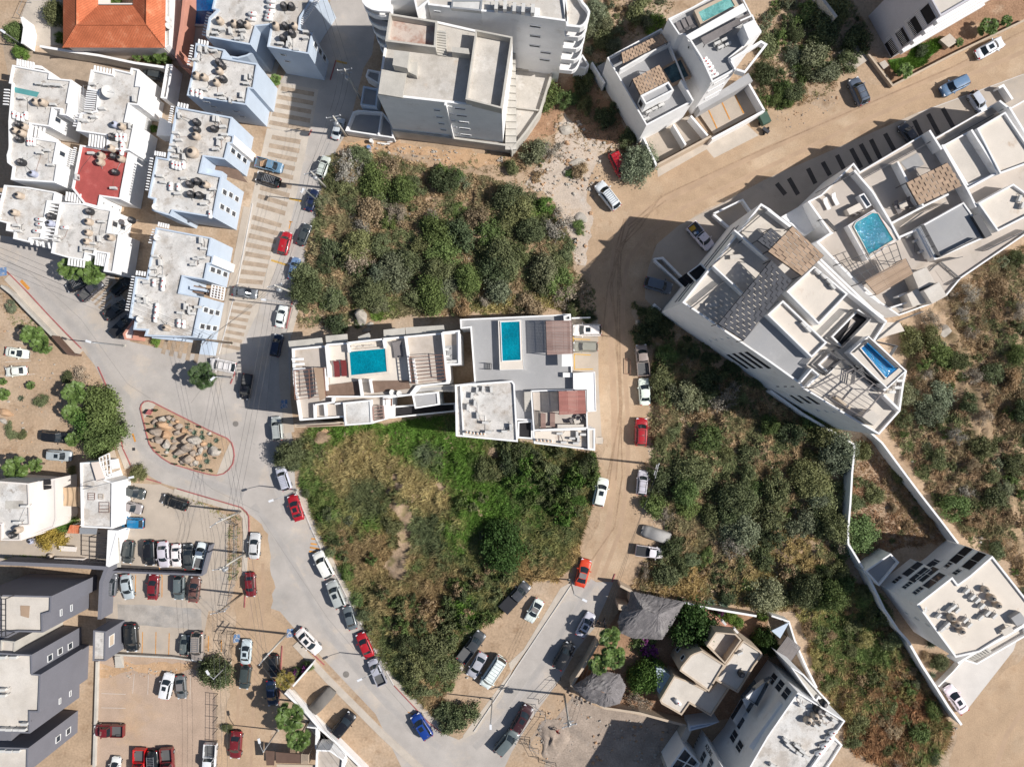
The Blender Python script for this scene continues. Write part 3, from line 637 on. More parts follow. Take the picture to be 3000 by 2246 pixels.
# painted markings
def line(s_, w_, m, z=.034, name='road_marking'):
    mb = MB(); 
    for seg in s_.split(';'): mb.strip(WP(seg, z), w_, z-.002, z)
    return tag(mb.obj(name, M[m]), kind='structure')
line('02: 1370,1560 1395,1656; 02: 1130,1545 1125,1560; 03: 1172,0 1170,180; 03: 1400,0 1398,190; 03: 1232,490 1226,685; 03: 1347,490 1343,690; 03: 1461,500 1456,695; 03: 1800,525 1798,660; 03: 1912,560 1910,660', .12, 'orangep')
line('02: 1145,430 1168,500', .28, 'orangep'); line('11: 300,255 285,320; 11: 285,255 315,262', .15, 'orangep')
line('12: 478,1335 515,1340; 12: 472,1378 525,1385; 12: 465,1410 545,1425; 12: 460,1445 520,1450', .25, 'orangep')
line('21: 530,1270 675,1275; 21: 535,1400 680,1408; 21: 540,1532 700,1530; 21: 538,1400 540,1532; 21: 528,1250 530,1300', .12, 'yellow')
line('20: 1680,925 1775,1110; 20: 1810,890 1885,1030; 20: 1910,800 2005,980; 20: 1610,960 1630,958', .12, 'orangep')
line('03: 875,1020 1085,1027; 03: 875,1143 1085,1148; 03: 1285,820 1275,1030; 03: 1160,850 1145,1020; 03: 1645,870 1640,1070; 01: 90,1255 220,1325; 01: 45,1470 270,1455; 01: 50,1598 300,1572', .07, 'whitep')
line('01: 180,765 250,840', .5, 'orangep'); line('13: 1310,1180 1370,1205', .12, 'orangep')
mb = MB()   # painted rumble dots across the street
for a_, b_, n in (('11: 295,60', '11: 388,80', 9), ('11: 138,592', '11: 268,632', 12), ('10: 700,530', '10: 780,550', 8)):
    p0, p1 = WP(a_)[0], WP(b_)[0]; dr = (p1-p0).normalized()
    for k in range(n): q = p0.lerp(p1, k/(n-1)); mb.strip([q-dr*.08, q+dr*.08], .3, .03, .05)
tag(mb.obj('speed_bump', M['yellow']), kind='structure')
mb = MB()
for q in ('03: 2045,545', '13: 295,500', '01: 30,690', '12: 245,175', '12: 475,1245', '12: 550,1400'):
    p = WP(q)[0]; big = q[:2] in ('13', '03', '01') or '245,175' in q; s0 = .7 if big else .16
    mb.prism([p+Vector((-s0*.8, -s0, 0)), p+Vector((s0*.8, -s0*.8, 0)), p+Vector((s0*.7, s0, 0)), p+Vector((-s0*.7, s0*.9, 0))], .112 if '12' in q[:2] else .03, .118 if '12' in q[:2] else .036)
tag(mb.obj('blue_marking', M['bluep']), kind='structure')
mb = MB()   # wheelchair symbols
for q, z in (('12: 245,175', .124), ('03: 2045,545', .042), ('13: 295,500', .042)):
    p = WP(q)[0]; c0 = Vector((p.x, p.y, z))
    pts = [c0+Vector((.36*math.cos(t), .36*math.sin(t)-.25, 0)) for t in [math.pi*(.55+k*.12) for k in range(11)]]
    mb.strip(pts, .09, z-.002, z); mb.strip([c0+Vector((0, .45, 0)), c0+Vector((.03, 0, 0)), c0+Vector((.38, -.02, 0)), c0+Vector((.5, -.45, 0))], .1, z+.001, z+.003)
    mb.prism([c0+Vector((.12*math.cos(t), .12*math.sin(t)+.62, 0)) for t in [k*math.pi/4 for k in range(8)]], z-.002, z)
tag(mb.obj('wheelchair_symbol', M['whitep']), kind='structure')
sheet('asphalt_patch', '03: 1012,250 1740,288 1740,470 1010,415', .022, mat('wet_patch', (.385, .35, .315), .85, .3, .2, .5, .12, 9, [(.3, (.30, .285, .27), .5), (.8, (.43, .38, .33), .58)]), rough=.12)
sheet('black_strip', '02: 1045,1560 1740,1602 1780,1400 1815,1400 1760,1640 950,1605', .022, M['dstrip'])  # flat black strip laid beside the low grey wall
mb = MB()
for q, r in (('02: 2035,345', .45), ('02: 1155,563', .0), ('13: 778,855', .5), ('21: 0,0', 0), ('22: 755,488', .62)):
    if r:
        p = WP(q)[0]; mb.prism([p+Vector((r*math.cos(t), r*math.sin(t), 0)) for t in [k*math.pi/8 for k in range(16)]], .02, .04)
tag(mb.obj('manhole_cover', mat('iron_cover', (.22, .2, .18), .8, .3)), kind='structure')
tag((lambda q: (q.box((*WP('02: 1155,563')[0][:2], .03), (.45, .45, .02)), q)[1])(MB()).obj('drain_grate', M['metal']), kind='structure')
# ================================================================== BUILDINGS
def B(name, label, cat, at, group=None): return Bld(name, label, cat, at, group)
# --- clay tile house, top left
b = B('tile_roof_house', 'house with a large orange clay tile hip roof around a small court', 'house', '00: 965,200')
E, Rg = 4.6, 6.4
def pt(x, y, z): return W(P(f'00: {x},{y}')[0], z)
mb = MB(); ol = pt(545, 412, E); orr = pt(1425, 415, E); rl = pt(665, 215, Rg); rr = pt(1265, 215, Rg); vl = pt(848, 48, E); vr = pt(1147, 48, E)
tl, tr = pt(545, -500, E), pt(1440, -500, E); rtl, rtr = pt(665, -500, Rg), pt(1275, -500, Rg); vtl, vtr = pt(848, -500, E), pt(1147, -500, E)
for q in ((ol, rl, rtl, tl), (rl, vl, vtl, rtl), (orr, tr, rtr, rr), (rr, rtr, vtr, vr)): mb.quad(*q)
o1 = mb
mb2 = MB(); mb2.quad(ol, orr, rr, rl); mb2.quad(rl, rr, vr, vl)
o1.obj('tile_roof', M['tile2'], b.root); mb2.obj('tile_roof', M['tile'], b.root)
cp = MB(); 
for a_, c_ in ((ol, rl), (orr, rr), (rl, rr), (rl, rtl), (rr, rtr)): cp.tube([a_+Vector((0, 0, .02)), c_+Vector((0, 0, .02))], .11, 6)
cp.obj('ridge_tiles', M['tile'], b.root)
wl = MB(); q = [pt(575, 395, E-.2), pt(1395, 398, E-.2), pt(1400, -500, E-.2), pt(1160, -500, E-.2), pt(1160, 30, E-.2), pt(835, 30, E-.2), pt(835, -500, E-.2), pt(575, -500, E-.2)]
wl.ring(ccw(q), inset(ccw(q), .2), 0, E-.15, E-.3); wl.obj('wall', M['cream'], b.root)
b.block('00: 1428,-300 1470,-300 1462,390 1425,415', 3.6, wall='white', roof='roofw', par=.1, t=.1)
put('dish', '00: 1457,180 1457,232', 3.6, 'on the white strip beside the orange tile roof', 'white satellite dish', 'white satellite dishes', rz=0, scale=(.8, .8, .8))
# walls of the compound
def wall_thing(label, s_, h, w_=.25, m='white', name='garden_wall', cat='wall', coping=None):
    pts = WP(s_, h); r = thing(name, label, cat, tuple(Vector((pts[0].x, pts[0].y, 0)))); mb = MB(); mb.strip(pts, w_, 0, h); mb.obj('wall_body', M[m], r)
    cp = MB(); cp.strip(pts, w_+.06, h+.001, h+.07); cp.obj('coping', M[coping or m], r); return r
wall_thing('grey garden wall below the orange tile roof house', '00: 345,402 600,445 860,482 1160,545 1430,585', 2.6, .3, 'conc', coping='white')
wall_thing('salmon pink wall between the swimming pool and the tile house', '00: 1590,-200 1590,0 1570,200 1525,490 1575,570 1640,590', 3.8, .35, 'pinkw')
wall_thing('white stepped gate wall beside the top left street', '00: 190,150 215,240 195,380', 2.4, .35, 'white')
b = B('garden_pool', 'narrow navy blue swimming pool beside the salmon wall', 'swimming pool', '00: 1750,100'); b.pool('00: 1665,-150 1850,-150 1840,212 1648,208', .3, 'water5', .3, 'conc', .3)
# --- white condominium block
def cond(name, label, s_, z, fins=(), roof='roofw', wall='white', at=None, par=.35, group=None, cat='apartment building'):
    b = B(name, label, cat, at or s_, group); b.block(s_, z, wall=wall, roof=roof, par=par, key='m')
    for f in fins: b.fins(*f[:4], z-.35 if len(f) < 5 else f[4])
    return b
C1 = cond('apartment_building', 'white flat-roofed apartment building with a teal strip on its roof, far left', '00: 105,560 435,622 428,672 618,690 583,880 600,882 580,1000 512,990 520,945 455,937 428,1095 262,1072 245,1180 500,1220 465,1405 500,1412 475,1578 92,1552 108,1440 62,1405 57,1340 72,1290 75,1250 72,1050 100,725 75,720', 6.8,
          [('00: 155,512', '00: 290,540', 7, (-3, 55)), ('00: 85,780', '00: 75,905', 6, (-45, -3)), ('00: 280,1082', '00: 385,1105', 4, (-12, 95))])
C1.windows('m', 8, '00: 497,1035 575,1085', .6, 1.3) if False else C1.windows('m', 9, '00: 497,1038', .7, 1.3); C1.windows('m', 12, '00: 535,1330', .7, 1.3)
C1.patch('00: 120,752 340,798 318,840 130,800', 6.46, 'teal', 'roof_patch')
C1.solid('00: 290,560 360,570 372,600 290,585', 5.5, 0, 'white')
C2 = cond('apartment_building', 'white apartment building with a grey dish above the red roof', '00: 785,600 965,640 970,590 1120,625 1130,585 1198,600 1178,735 1225,740 1195,910 1115,900 1085,1045 1165,1062 1118,1300 915,1285 925,1170 655,1130 690,975 825,955 842,790 752,775', 6.5,
          [('00: 822,568', '00: 955,598', 6, (-6, 45)), ('00: 752,795', '00: 728,940', 9, (90, 8)), ('00: 780,1160', '00: 905,1180', 6, (-10, 105)), ('00: 690,990', '00: 660,1090', 6, (-28, -2))])
C3 = cond('apartment_building', 'apartment building with a red painted flat roof', '00: 690,1250 915,1288 1118,1303 1050,1656 01: 1040,65 868,40 850,135 720,100 00: 618,1622', 5.6,
          [('00: 660,1280', '00: 630,1420', 9, (-20, -2)), ('01: 580,0', '01: 700,20', 6, (-10, 80))], roof='red_roof')
C3.windows('m', 2, '00: 1158,1318 1225,1355', .7, 1.3); C3.windows('m', 5, '01: 893,98 965,130 1030,158', .3, .4)
C4 = cond('apartment_building', 'white apartment building with a stepped corner at the left edge', '01: 35,-60 250,-40 480,0 465,90 415,85 355,405 258,405 250,435 112,405 120,345 50,335 58,270 -40,245', 5.8,
          [('01: 415,95', '01: 370,400', 11, (90, 5)), ('01: 0,20', '01: -10,230', 6, (25, 0)), ('01: 265,408', '01: 420,440', 4, (10, 50))])
C5 = cond('apartment_building', 'white apartment building behind two fan palms beside parked dark trucks', '01: 515,88 720,100 850,138 965,157 932,345 1032,358 978,700 893,688 925,535 820,518 812,548 740,535 728,592 588,570 440,528', 5.6,
          [('01: 600,575', '01: 728,595', 6, (-8, 60)), ('01: 835,525', '01: 912,540', 5, (-12, 105)), ('01: 0,0', '01: 1,1', 2, (0, 0))][:2])
C5.windows('m', 3, '01: 990,280 1058,305', .8, 1.4)
# small rooms joining the two rows
b = B('boundary_wall_house', 'narrow white service block at the right end of the brown lane', 'building', '00: 1450,650'); b.block('00: 1435,555 1490,560 1440,855 1385,845', 3.2, wall='white', roof='deckb', par=.9)
b.solid('00: 1380,1010 1480,1060 1475,1175 1350,1170', 2.6, 0, 'white')
# --- light blue townhouses
def blue(label, s_, z, extra=(), fins=()):
    b = B('blue_townhouse', label, 'townhouse', s_, 'light blue townhouses along the sloping street'); b.block(s_, z, wall='blue', roof='roofw', par=.35, key='m')
    for f in fins: b.fins(*f)
    return b
D1 = blue('topmost light blue townhouse with a curved stair court in front', '00: 1870,-120 1828,78 1868,88 1803,152 1773,318 2165,390 2210,230 10: 130,215 95,405 455,468 490,285 375,245 385,150 560,-120', 8.6)
D1.fins('10: 520,-10', '10: 375,200', 16, (28, 14), 8.3, th=.13); D1.windows('m', 8, '10: 512,395 552,447 588,500', .8, 1.5); D1.windows('m', 7, '10: 233,472 270,528', .8, .5)
D1.fins('00: 1790,110', '00: 1745,300', 9, (38, 10), 6.5, th=.14)
D1.wallp('00: 1990,490 2050,500 2130,480 2210,435', 6.0, 0, .25, 'blue')
D2 = blue('light blue townhouse with seven dark and beige tanks, second from top', '00: 1690,372 1942,430 1925,497 2225,550 2190,770 2150,765 2125,908 1612,825 1665,590', 8.4,
          fins=[('00: 1722,342', '00: 1795,358', 4, (-6, 38), 8.0), ('00: 1672,400', '00: 1640,560', 8, (-22, -3), 8.0)])
D2.windows('m', 6, '00: 1785,880 1840,918 2040,960 2090,1005 1890,965', .9, .45)
D3 = blue('long light blue townhouse with a wood-floored stair court in its middle', '00: 1520,920 2005,1012 1978,1158 2022,1170 2010,1240 1975,1240 1942,1378 1760,1352 1728,1485 1915,1522 01: 1882,20 1845,222 1492,165 1470,208 1310,160 1328,62 1275,50 00: 1345,1352 1440,1370', 8.2,
          fins=[('00: 1545,885', '00: 1620,902', 4, (-6, 38), 7.9), ('00: 1500,925', '00: 1475,1060', 8, (-22, -3), 7.9), ('00: 1345,1305', '00: 1425,1318', 5, (-6, 38), 7.9), ('00: 1320,1370', '00: 1280,1640', 12, (-22, -3), 7.9)])
D3.windows('m', 5, '00: 2010,1305 2060,1348 2110,1385', .75, 1.5); D3.windows('m', 9, '01: 1937,5 1990,28 2042,62 2090,95 1915,130 1965,158 2015,190 2065,218', .75, 1.4)
D3.face('m', 3, 'white'); D3.face('m', 4, 'white'); D3.patch('00: 1800,1400 2060,1470 2140,1580 1900,1510 1770,1440', 4.2, 'wood', 'court_floor'); D3.solid('00: 1800,1455 1920,1480 1905,1520 1790,1500', 6, 4.0, 'blue')
D3.stairs('01: 0,0 0,1 1,1 1,0', 2, 0, .1) if False else None
D4 = blue('light blue townhouse at the street corner with one beige water tank', '01: 1345,305 1825,395 1800,540 1845,550 1830,622 1795,625 1768,762 1580,732 1550,868 1745,905 1672,1258 1245,1245 1262,1195 1150,1190 1165,1095 1112,1088 1170,728 1262,745', 7.7,
          fins=[('01: 1375,262', '01: 1455,280', 5, (-6, 38), 7.4), ('01: 1345,330', '01: 1310,440', 6, (-25, -3), 7.4), ('01: 1185,680', '01: 1255,690', 4, (-6, 38), 7.4), ('01: 1165,735', '01: 1110,1020', 13, (-25, -3), 7.4)])
D4.windows('m', 5, '01: 1835,672 1887,690 1942,712', .75, 1.6); D4.windows('m', 9, '01: 1775,1018 1822,1036 1875,1045 1745,1160 1797,1170 1852,1178', .75, 1.5)
D4.face('m', 3, 'white'); D4.patch('01: 1600,790 1790,830 1920,840 1900,930 1740,880 1580,850', 4, 'wood', 'court_floor')
D4.solid('01: 1640,812 1760,835 1748,855 1640,840', 6, 3.8, 'blue'); D4.pergola('01: 1830,800 1940,825 1925,935 1815,905', 5.5, 6, 'white', .12, .12, 0, 3)
D4.block('01: 1320,1200 1520,1235 1515,1282 1310,1262', 5.5, wall='blue', roof='blue', par=.2); D4.solid('01: 1745,1285 1835,1290 1810,1410 1720,1400', 2.2, 0, 'blue')
D4.block('01: 1060,1225 1140,1110 1165,1150 1155,1278 1075,1275', 3.2, wall='pinkw', roof='cream', par=.3)
# pale clay slab joining the townhouses
sheet('pavement', '10: 0,430 130,480 200,560 150,700 0,560 00: 2100,470', .03, M['pave'])
# --- raw concrete building (top centre)
PB = B('apartment_building', 'tall unfinished grey concrete-roofed building with small slit windows', 'apartment building', '10: 1600,500')
PB.block('10: 1108,405 1120,360 1150,115 1560,182 1895,258 2215,320 2122,940 1045,818', 15.4, wall='white', roof='roofc', par=.25, t=.3, key='m')
PB.block('10: 1152,115 1565,183 1550,412 1115,358', 17.2, 15.1, wall='conc', roof='stain_roof', par=1.2, t=.25); PB.block('10: 1895,255 2215,318 2122,938 1808,858', 16.9, 15.1, wall='conc', roof='roofc', par=1.3, t=.22)
PB.solid('10: 1195,435 1325,450 1305,590 1178,562', 17.5, 15.1, 'conc'); PB.solid('10: 1690,405 1835,420 1845,470 1690,450', 16.6, 15.1, 'conc', 'roof_bench')
PB.stairs('10: 1560,450 1640,465 1645,300 1565,290', 10, 15.2, 17, 'conc'); PB.slab('10: 1085,600 1300,632 1265,845 1055,810', 15.9, .3, 'conc'); PB.solid('10: 1330,535 1395,540 1385,655 1310,620', 16.2, 15.1, 'conc')
PB.solid('10: 1120,408 1195,440 1180,560 1100,570', 15.9, 15.1, 'void', 'shaft') if False else None
PB.windows('m', 6, '10: 1563,950 1583,1010 1602,1067 1618,1120 1632,1172', .95, .45, frame='white', pane='void'); PB.windows('m', 6, '10: 1762,938 1776,998 1790,1055 1802,1110 1812,1165', 1.5, .5, frame='white', pane='void')
PB.windows('m', 6, '10: 1673,920 1690,983 1703,1040 1717,1097 1730,1148', .55, .3, frame='white', pane='void')
o_, c_ = PB.edges['m']; A_, B_ = o_[6], o_[7]; t_ = .45; q = A_.lerp(B_, t_); fb = MB(); nr = Vector((B_.y-A_.y, -(B_.x-A_.x), 0)).normalized(); nr = nr if nr.y < 0 else -nr
fb.box((q.x+nr.x*.2, q.y+nr.y*.2, 9.2), (.25, .5, 12.6), math.atan2((B_-A_).y, (B_-A_).x)); fb.obj('fin_wall', M['white'], PB.root)
PB.block('10: 1170,1128 2190,1265 2208,1302 20: 130,1140 248,970 300,800 370,575 20,575 10: 1500,600 1150,800', 3.0, wall='conc', roof='roofc', par=.7, t=.3, names=('retaining_wall', 'terrace_floor'))
PB.block('20: 20,585 360,600 300,790 245,960 0,930 -60,700', 2.9, 2.3, wall='conc', roof='roofc', par=.5, names=('terrace_wall', 'terrace_floor'))
PB.stairs('20: -60,1250 40,1250 30,500 -40,490', 14, 2.6, 7.5, 'conc', 'stairs')
PB.block('10: 965,598 1075,618 1060,730 945,660', 2.4, wall='white', roof='deckg', par=.6); PB.block('10: 925,742 1055,765 1040,925 900,905', 3.0, wall='blue', roof='deckg', par=.5)
PB.block('10: 880,950 1090,965 1170,1060 1190,1195 770,1130 835,965', 2.0, wall='white', roof='deckg', par=1.2, names=('yard_wall', 'yard_floor')); PB.wallp('10: 1085,970 1055,1165', 2.2, .6, .2, 'white')
# --- curved balcony building behind
RB = B('apartment_building', 'large white building with stacked curved balconies at the top of the photo', 'apartment building', '10: 2100,20')
RB.block('10: 1120,-260 1130,-5 1362,-5 1385,95 1480,20 1485,45 1948,100 20: 0,120 474,187 474,-260', 18, wall='white', roof='roofc', par=.35, t=.25, key='m')
endp = '20: 470,228 590,240 625,222 650,190 668,150 676,100 655,60 620,20 585,-40 540,-260 400,-260'
RB.block(endp, 18, 16.7, wall='white', roof='roofc', par=.9, t=.3, names=('parapet_wall', 'roof'))
lo = ccw(WP(endp, 18)); core = inset(lo, 1.3); cb = MB(); cb.prism(core, 3, 17); cb.obj('glazed_wall', M['glass'], RB.root)
for z in (4.6, 7.9, 11.2, 14.4):
    mb = MB(); mb.ring(lo, inset(lo, .18), z, z+1.05, z+.15); mb.prism(inset(lo, .1), z, z+.16, bot=True); mb.obj('curved_balcony', M['white'], RB.root)
    if z > 10: mb = MB(); mb.ring(inset(lo, 1.15), inset(lo, 1.28), z+.2, z+2.6, z+.3); mb.obj('curtain', M['tanw'], RB.root) if False else None
lf = WP('10: 900,-260 905,-30 918,20 945,55 1000,85 1060,98 1160,102 1160,-260', 18); lf = ccw(lf); cb = MB(); cb.prism(inset(lf, 1.2), 0, 17.6); cb.obj('glazed_wall', M['glass'], RB.root)
for z in (1.8, 4.6, 7.4, 10.2, 13.0, 15.8):
    mb = MB(); mb.ring(lf, inset(lf, .18), z, z+.95, z+.12); mb.prism(inset(lf, .1), z, z+.14, bot=True); mb.obj('curved_balcony', M['white'], RB.root)
mb = MB(); mb.prism(lf, 17.6, 18.0, bot=True); mb.obj('roof_slab', M['white'], RB.root)
RB.windows('m', 11, '20: 200,228 200,313 195,397 290,455 282,518', 1.5, .45, pane='void'); RB.windows('m', 6, '10: 1565,100', .8, .3, pane='void')
RB.solid('20: 330,205 375,210 372,240 330,235', 14.8, 3, 'white', 'column'); RB.slab('20: -190,225 250,292 250,310 -190,260', 12.6, .6, 'white', 'ledge', at=12.6)
RB.block('10: 1690,0 1955,0 1945,98 1685,72', 18.2, 17.6, wall='steel', roof='ac', par=.1, names=('skylight_frame', 'corrugated_roof'))
RB.solid('20: -10,45 242,70 240,135 -10,115', 18.1, 17.6, 'wtank', 'equipment_pad')
put('ac', '20: 20,78 97,85 178,92 10: 2075,58 2150,62', 18.1, 'on the curved balcony building roof', 'grey air conditioner unit', 'air conditioner units', rz=[1.5], zc=.35, scale=(1.3, 1.3, 1.3))
RB.block('20: 540,575 640,595 668,560 610,470 600,480', 3.6, wall='white', roof='deckg', par=.3)
# --- white house with pool and tan canopies (top centre right)
F = B('apartment_building', 'white stepped building with a green rooftop pool and two tan canopies', 'apartment building', '20: 1300,700')
F.block('20: 822,498 1290,245 1345,330 1565,872 1160,1085', 7.6, wall='white', roof='deckg', par=.9, t=.2, key='a')
F.block('20: 1348,162 1560,60 1930,-150 2050,90 2155,280 1885,500 1938,598 1730,712 1490,300 1440,300', 11.6, wall='white', roof='deckg', par=.55, t=.2, key='b')
F.canopy('20: 945,458 1295,290 1345,362 960,548', 9.0, 10, 4, 'brownc', 2.2); F.canopy('20: 1040,685 1275,560 1350,705 1110,825', 9.3, 6, 7, 'brownc', 2.4)
F.block('20: 1110,825 1352,705 1400,780 1155,905', 9.6, 6.7, wall='white', roof='deckg', par=.4, key='c'); F.windows('c', 3, '20: 1115,895', .9, 1.7, pane='void')
F.pool('20: 1305,600 1455,515 1525,655 1380,720', 7.5, 'water4', .3, 'brownc', .7); F.pool('20: 1610,105 1880,-30 1925,50 1648,190', 12.0, 'water3', .45, 'tanw', .9)
F.wallp('20: 1460,690 1565,870', 8.4, 6.7, .25); F.wallp('20: 935,600 1185,455 1370,365', 8.2, 6.7, .25)
F.pergola('20: 1635,330 2040,120 2060,160 1665,385', 12.5, 9, 'greyf', .12, .05, .8, 16); F.slab('20: 1500,310 1995,30 2030,90 1540,350', 13.1, .25, 'white')
F.solid('20: 1995,215 2090,170 2155,270 2045,340', 13.6, 11, 'white', 'stair_room'); F.wallp('20: 1890,515 2150,360 2195,385 2010,622 1940,600', 12.0, 10.9, .3); F.wallp('20: 1970,180 2075,135 2090,170', 12.6, 11, .2)
F.wallp('20: 1545,350 1640,500 1730,700', 12.1, 11, .22)
F.windows('a', 3, '20: 1295,1038 1440,960', 1.3, .1, pane='void') if False else None
F.windows('b', 6, '20: 1810,690 1755,760 1730,820', 2.6, .5, frame='white', pane='void'); F.windows('b', 8, '20: 1528,408', .3, .7, pane='void')
for s_ in ('20: 1138,1190 1250,1430', '20: 1250,1425 1720,1175', '20: 1725,1200 2180,955', '20: 2180,955 2045,720', '20: 1545,1000 1690,1170', '20: 1395,1075 1500,1250'):
    F.wallp(s_, 2.4, 0, .3, 'tanw' if '1250,1425' in s_ else 'white')
F.patch('20: 1150,1195 1545,985 1690,1170 1250,1405', .4, 'lot', 'driveway_floor'); F.patch('20: 1600,960 2030,740 2150,950 1740,1160', .4, 'lot', 'driveway_floor'); [F.patch(f'20: {a},{b} {a+9},{b-5} {c_},{d} {c_-9},{d+5}', .43, 'orangep', 'bay_line') for a, b, c_, d in ((1680, 925, 1775, 1108), (1810, 890, 1885, 1030), (1910, 800, 2005, 978))]; F.solid('20: 1625,960 1600,905 1875,740 2040,630 2080,700', 3.0, .2, 'deckg')
F.wallp('20: 690,540 800,720', 2.6, 0, .3); F.solid('20: 735,575 805,535 800,690 780,650', 1.6, 0, 'deckg')
acs('on the tall green pool building', 11.05, '20: 1770,378 1830,348 1800,412 1862,385', rz=[.45]); gas('on the tall green pool building', 11.05, '20: 1655,515 1672,540 1690,560 1705,590 1722,625 1748,650', rz=.5)
acs('beside the tan stepped building canopy', 6.75, '20: 1180,968 1230,942 1288,912 1160,1030', rz=[.45])
for x in ((1545, 195), (1500, 215), (1455, 240)): put('lounge_grey', f'20: {x[0]},{x[1]}', 11.1, 'beside the green rooftop pool', 'grey sun lounger', 'grey sun loungers', rz=2.0)
# --- grey balcony building top right
EB = B('apartment_building', 'grey-walled building with a column of railed balconies, top right', 'apartment building', '30: 1500,0')
EB.block('30: 1265,-270 1490,140 2300,-330 2000,-700', 12.3, wall='mauve', roof='rooft', par=.3, key='m'); 
EB.windows('m', 0, '30: 1385,122 1272,225 1165,320 1068,412', 2.4, 2.1, frame='mauve', pane='void', div=0)
o_, c_ = EB.edges['m']; 
for z in (1.6, 4.4, 7.2, 10.0): mb = MB(); mb.strip([o_[1].lerp(o_[2], t) for t in (.02, .5, .98)], .9, z, z+.9, off=0); mb.obj('balcony', M['white'], EB.root)
mb = MB()
for z in (1.7, 4.2, 6.7, 9.2):
    a0 = o_[0].lerp(o_[1], .62)+Vector((-.1, -.05, 0)); a1 = o_[0].lerp(o_[1], .96)+Vector((-.1, -.05, 0))
    for k in range(12): p = a0.lerp(a1, k/11); mb.bar((p.x, p.y, z-.6), (p.x, p.y, z+.5), .05)
mb.obj('balcony_railing', M['white'], EB.root)
wall_thing('long low tan garden wall with planting along the dirt road, top right', '30: 865,465 1075,740 1600,470 2230,170', .7, .22, 'tanw'); wall_thing('rough concrete wall end behind the top right scrub', '30: 430,-60 590,150', 2.8, .4, 'conc')
sheet('garden_bed', '30: 900,460 1090,725 2230,155 2230,-200 1500,150 1060,510', .02, M['redsoil']); sheet('lawn', '30: 1030,520 1200,490 1250,400 1500,340 1500,410 1330,550 1100,640', .04, M['green_grass'])
for s_ in ('30: 960,545 1010,520 1045,565 1000,598', '30: 1485,345 1570,290 1640,360 1560,410'):
    bb = B('service_box', 'small tan concrete box in the garden of the grey building', 'utility box', s_, 'tan concrete boxes in the grey building garden'); bb.slab(s_, .9, .9, 'tanw', 'box_body'); bb.slab(s_, .96, .05, 'pave', 'lid')
    auto(bb.root, 'tan concrete box', 'tan concrete boxes', 'in the grey building garden')

# --- west wing with the dark canopy
BW = B('apartment_building', 'big white angled building with charcoal and tan woven canopies', 'apartment building', '31: 300,900')
BW.block('21: 2150,98 31: 20,148 195,300 475,590 1028,1122 925,1285 1200,1545 32: 1175,0 1143,235 960,440 530,185 300,38 31: 265,1650 -5,1458 21: 1470,955', 14.2, wall='white', roof='rooft', par=.5, t=.25, key='m')
BW.block('31: 160,860 400,640 692,880 440,1145', 15.7, 13.6, wall='white', roof='roofcream', par=.55); BW.block('31: -5,1060 130,935 512,1300 378,1432', 15.2, 13.6, wall='white', roof='roofcream', par=.5)
BW.patch('31: -215,1290 -40,1085 370,1440 255,1625 -5,1440', 13.74, 'deckg', 'terrace_floor')
BW.wallp('21: 1920,330 2215,580', 15.1, 13.6); BW.wallp('21: 1740,640 2005,885', 15.1, 13.6); BW.wallp('31: 0,150 195,300', 14.9, 13.6, .35); BW.wallp('31: 430,600 700,860 1025,1122', 15.0, 13.6, .3); BW.wallp('31: 700,870 1000,1080', 13.9, 13.6, .2)
BW.canopy('21: 1780,1140 31: 30,590 205,765 21: 2000,1282', 16.9, 9, 8, 'darkc', 3); BW.canopy('31: -90,420 30,312 125,392 20,500', 16.9, 3, 4, 'darkc', 3)  # second, smaller charcoal canopy stands in for the tan canopy's cast shadow
BW.canopy('31: 0,515 215,295 485,550 290,725', 17.0, 6, 7, 'brownc', 3)
BW.rail('21: 1555,1000 1840,770', 13.8); BW.rail('21: 1720,645 1990,415', 13.8); BW.rail('21: 1985,345 2200,160', 13.8)
BW.solid('21: 1480,960 1560,1005 1590,975', 13.9, 13.7, 'conc') if False else None
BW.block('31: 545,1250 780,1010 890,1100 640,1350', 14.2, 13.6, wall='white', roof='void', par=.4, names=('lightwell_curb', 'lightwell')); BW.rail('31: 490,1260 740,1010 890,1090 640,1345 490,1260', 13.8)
BW.solid('31: 690,1180 720,1090 760,1120 620,1290', 13.9, 13.7, 'deckb', 'stair') ; BW.block('31: 430,1490 540,1385 640,1450 530,1570', 14.2, 13.6, wall='white', roof='deckb', par=.45, names=('lightwell_curb', 'lightwell')); BW.rail('31: 370,1490 500,1360 640,1450 500,1580 370,1490', 13.8)
BW.block('31: 700,1385 870,1242 1198,1545 1030,1700', 15.3, 13.6, wall='white', roof='rooft', par=.2, t=.15, names=('pool_wall', 'pool_deck')); BW.pool('31: 805,1350 870,1295 1125,1525 1025,1608', 15.35, 'water2', .15, 'roofcream', .1)
BW.rail('31: 745,1385 865,1275 1130,1520', 15.3, .9); BW.stairs('31: 750,1540 830,1500 1010,1650 950,1690', 12, 15.2, 13.8, 'metal', gap=.4); BW.rail('31: 760,1500 960,1650', 13.8); BW.rail('31: 580,1370 760,1530 740,1656', 13.8)
BW.pergola('31: 440,1590 32: 385,-30 230,100 31: 350,1650', 16.2, 2, 'metal', .1, .1, 0) if False else None
PG = [WP(s_, 16.4)[0] for s_ in ('S: 2380,1137', 'S: 2500,1080', 'S: 2590,1145', 'S: 2525,1220')]
mb = MB()
for k in range(4): t = k/3; mb.bar(PG[0].lerp(PG[3], t), PG[1].lerp(PG[2], t), .16)
for k in range(8): t = k/7; mb.bar(PG[0].lerp(PG[1], t), PG[3].lerp(PG[2], t), .07)
for p in PG: mb.bar((p.x, p.y, 13.8), p, .12)
mb.obj('pergola', M['greyf'], BW.root)
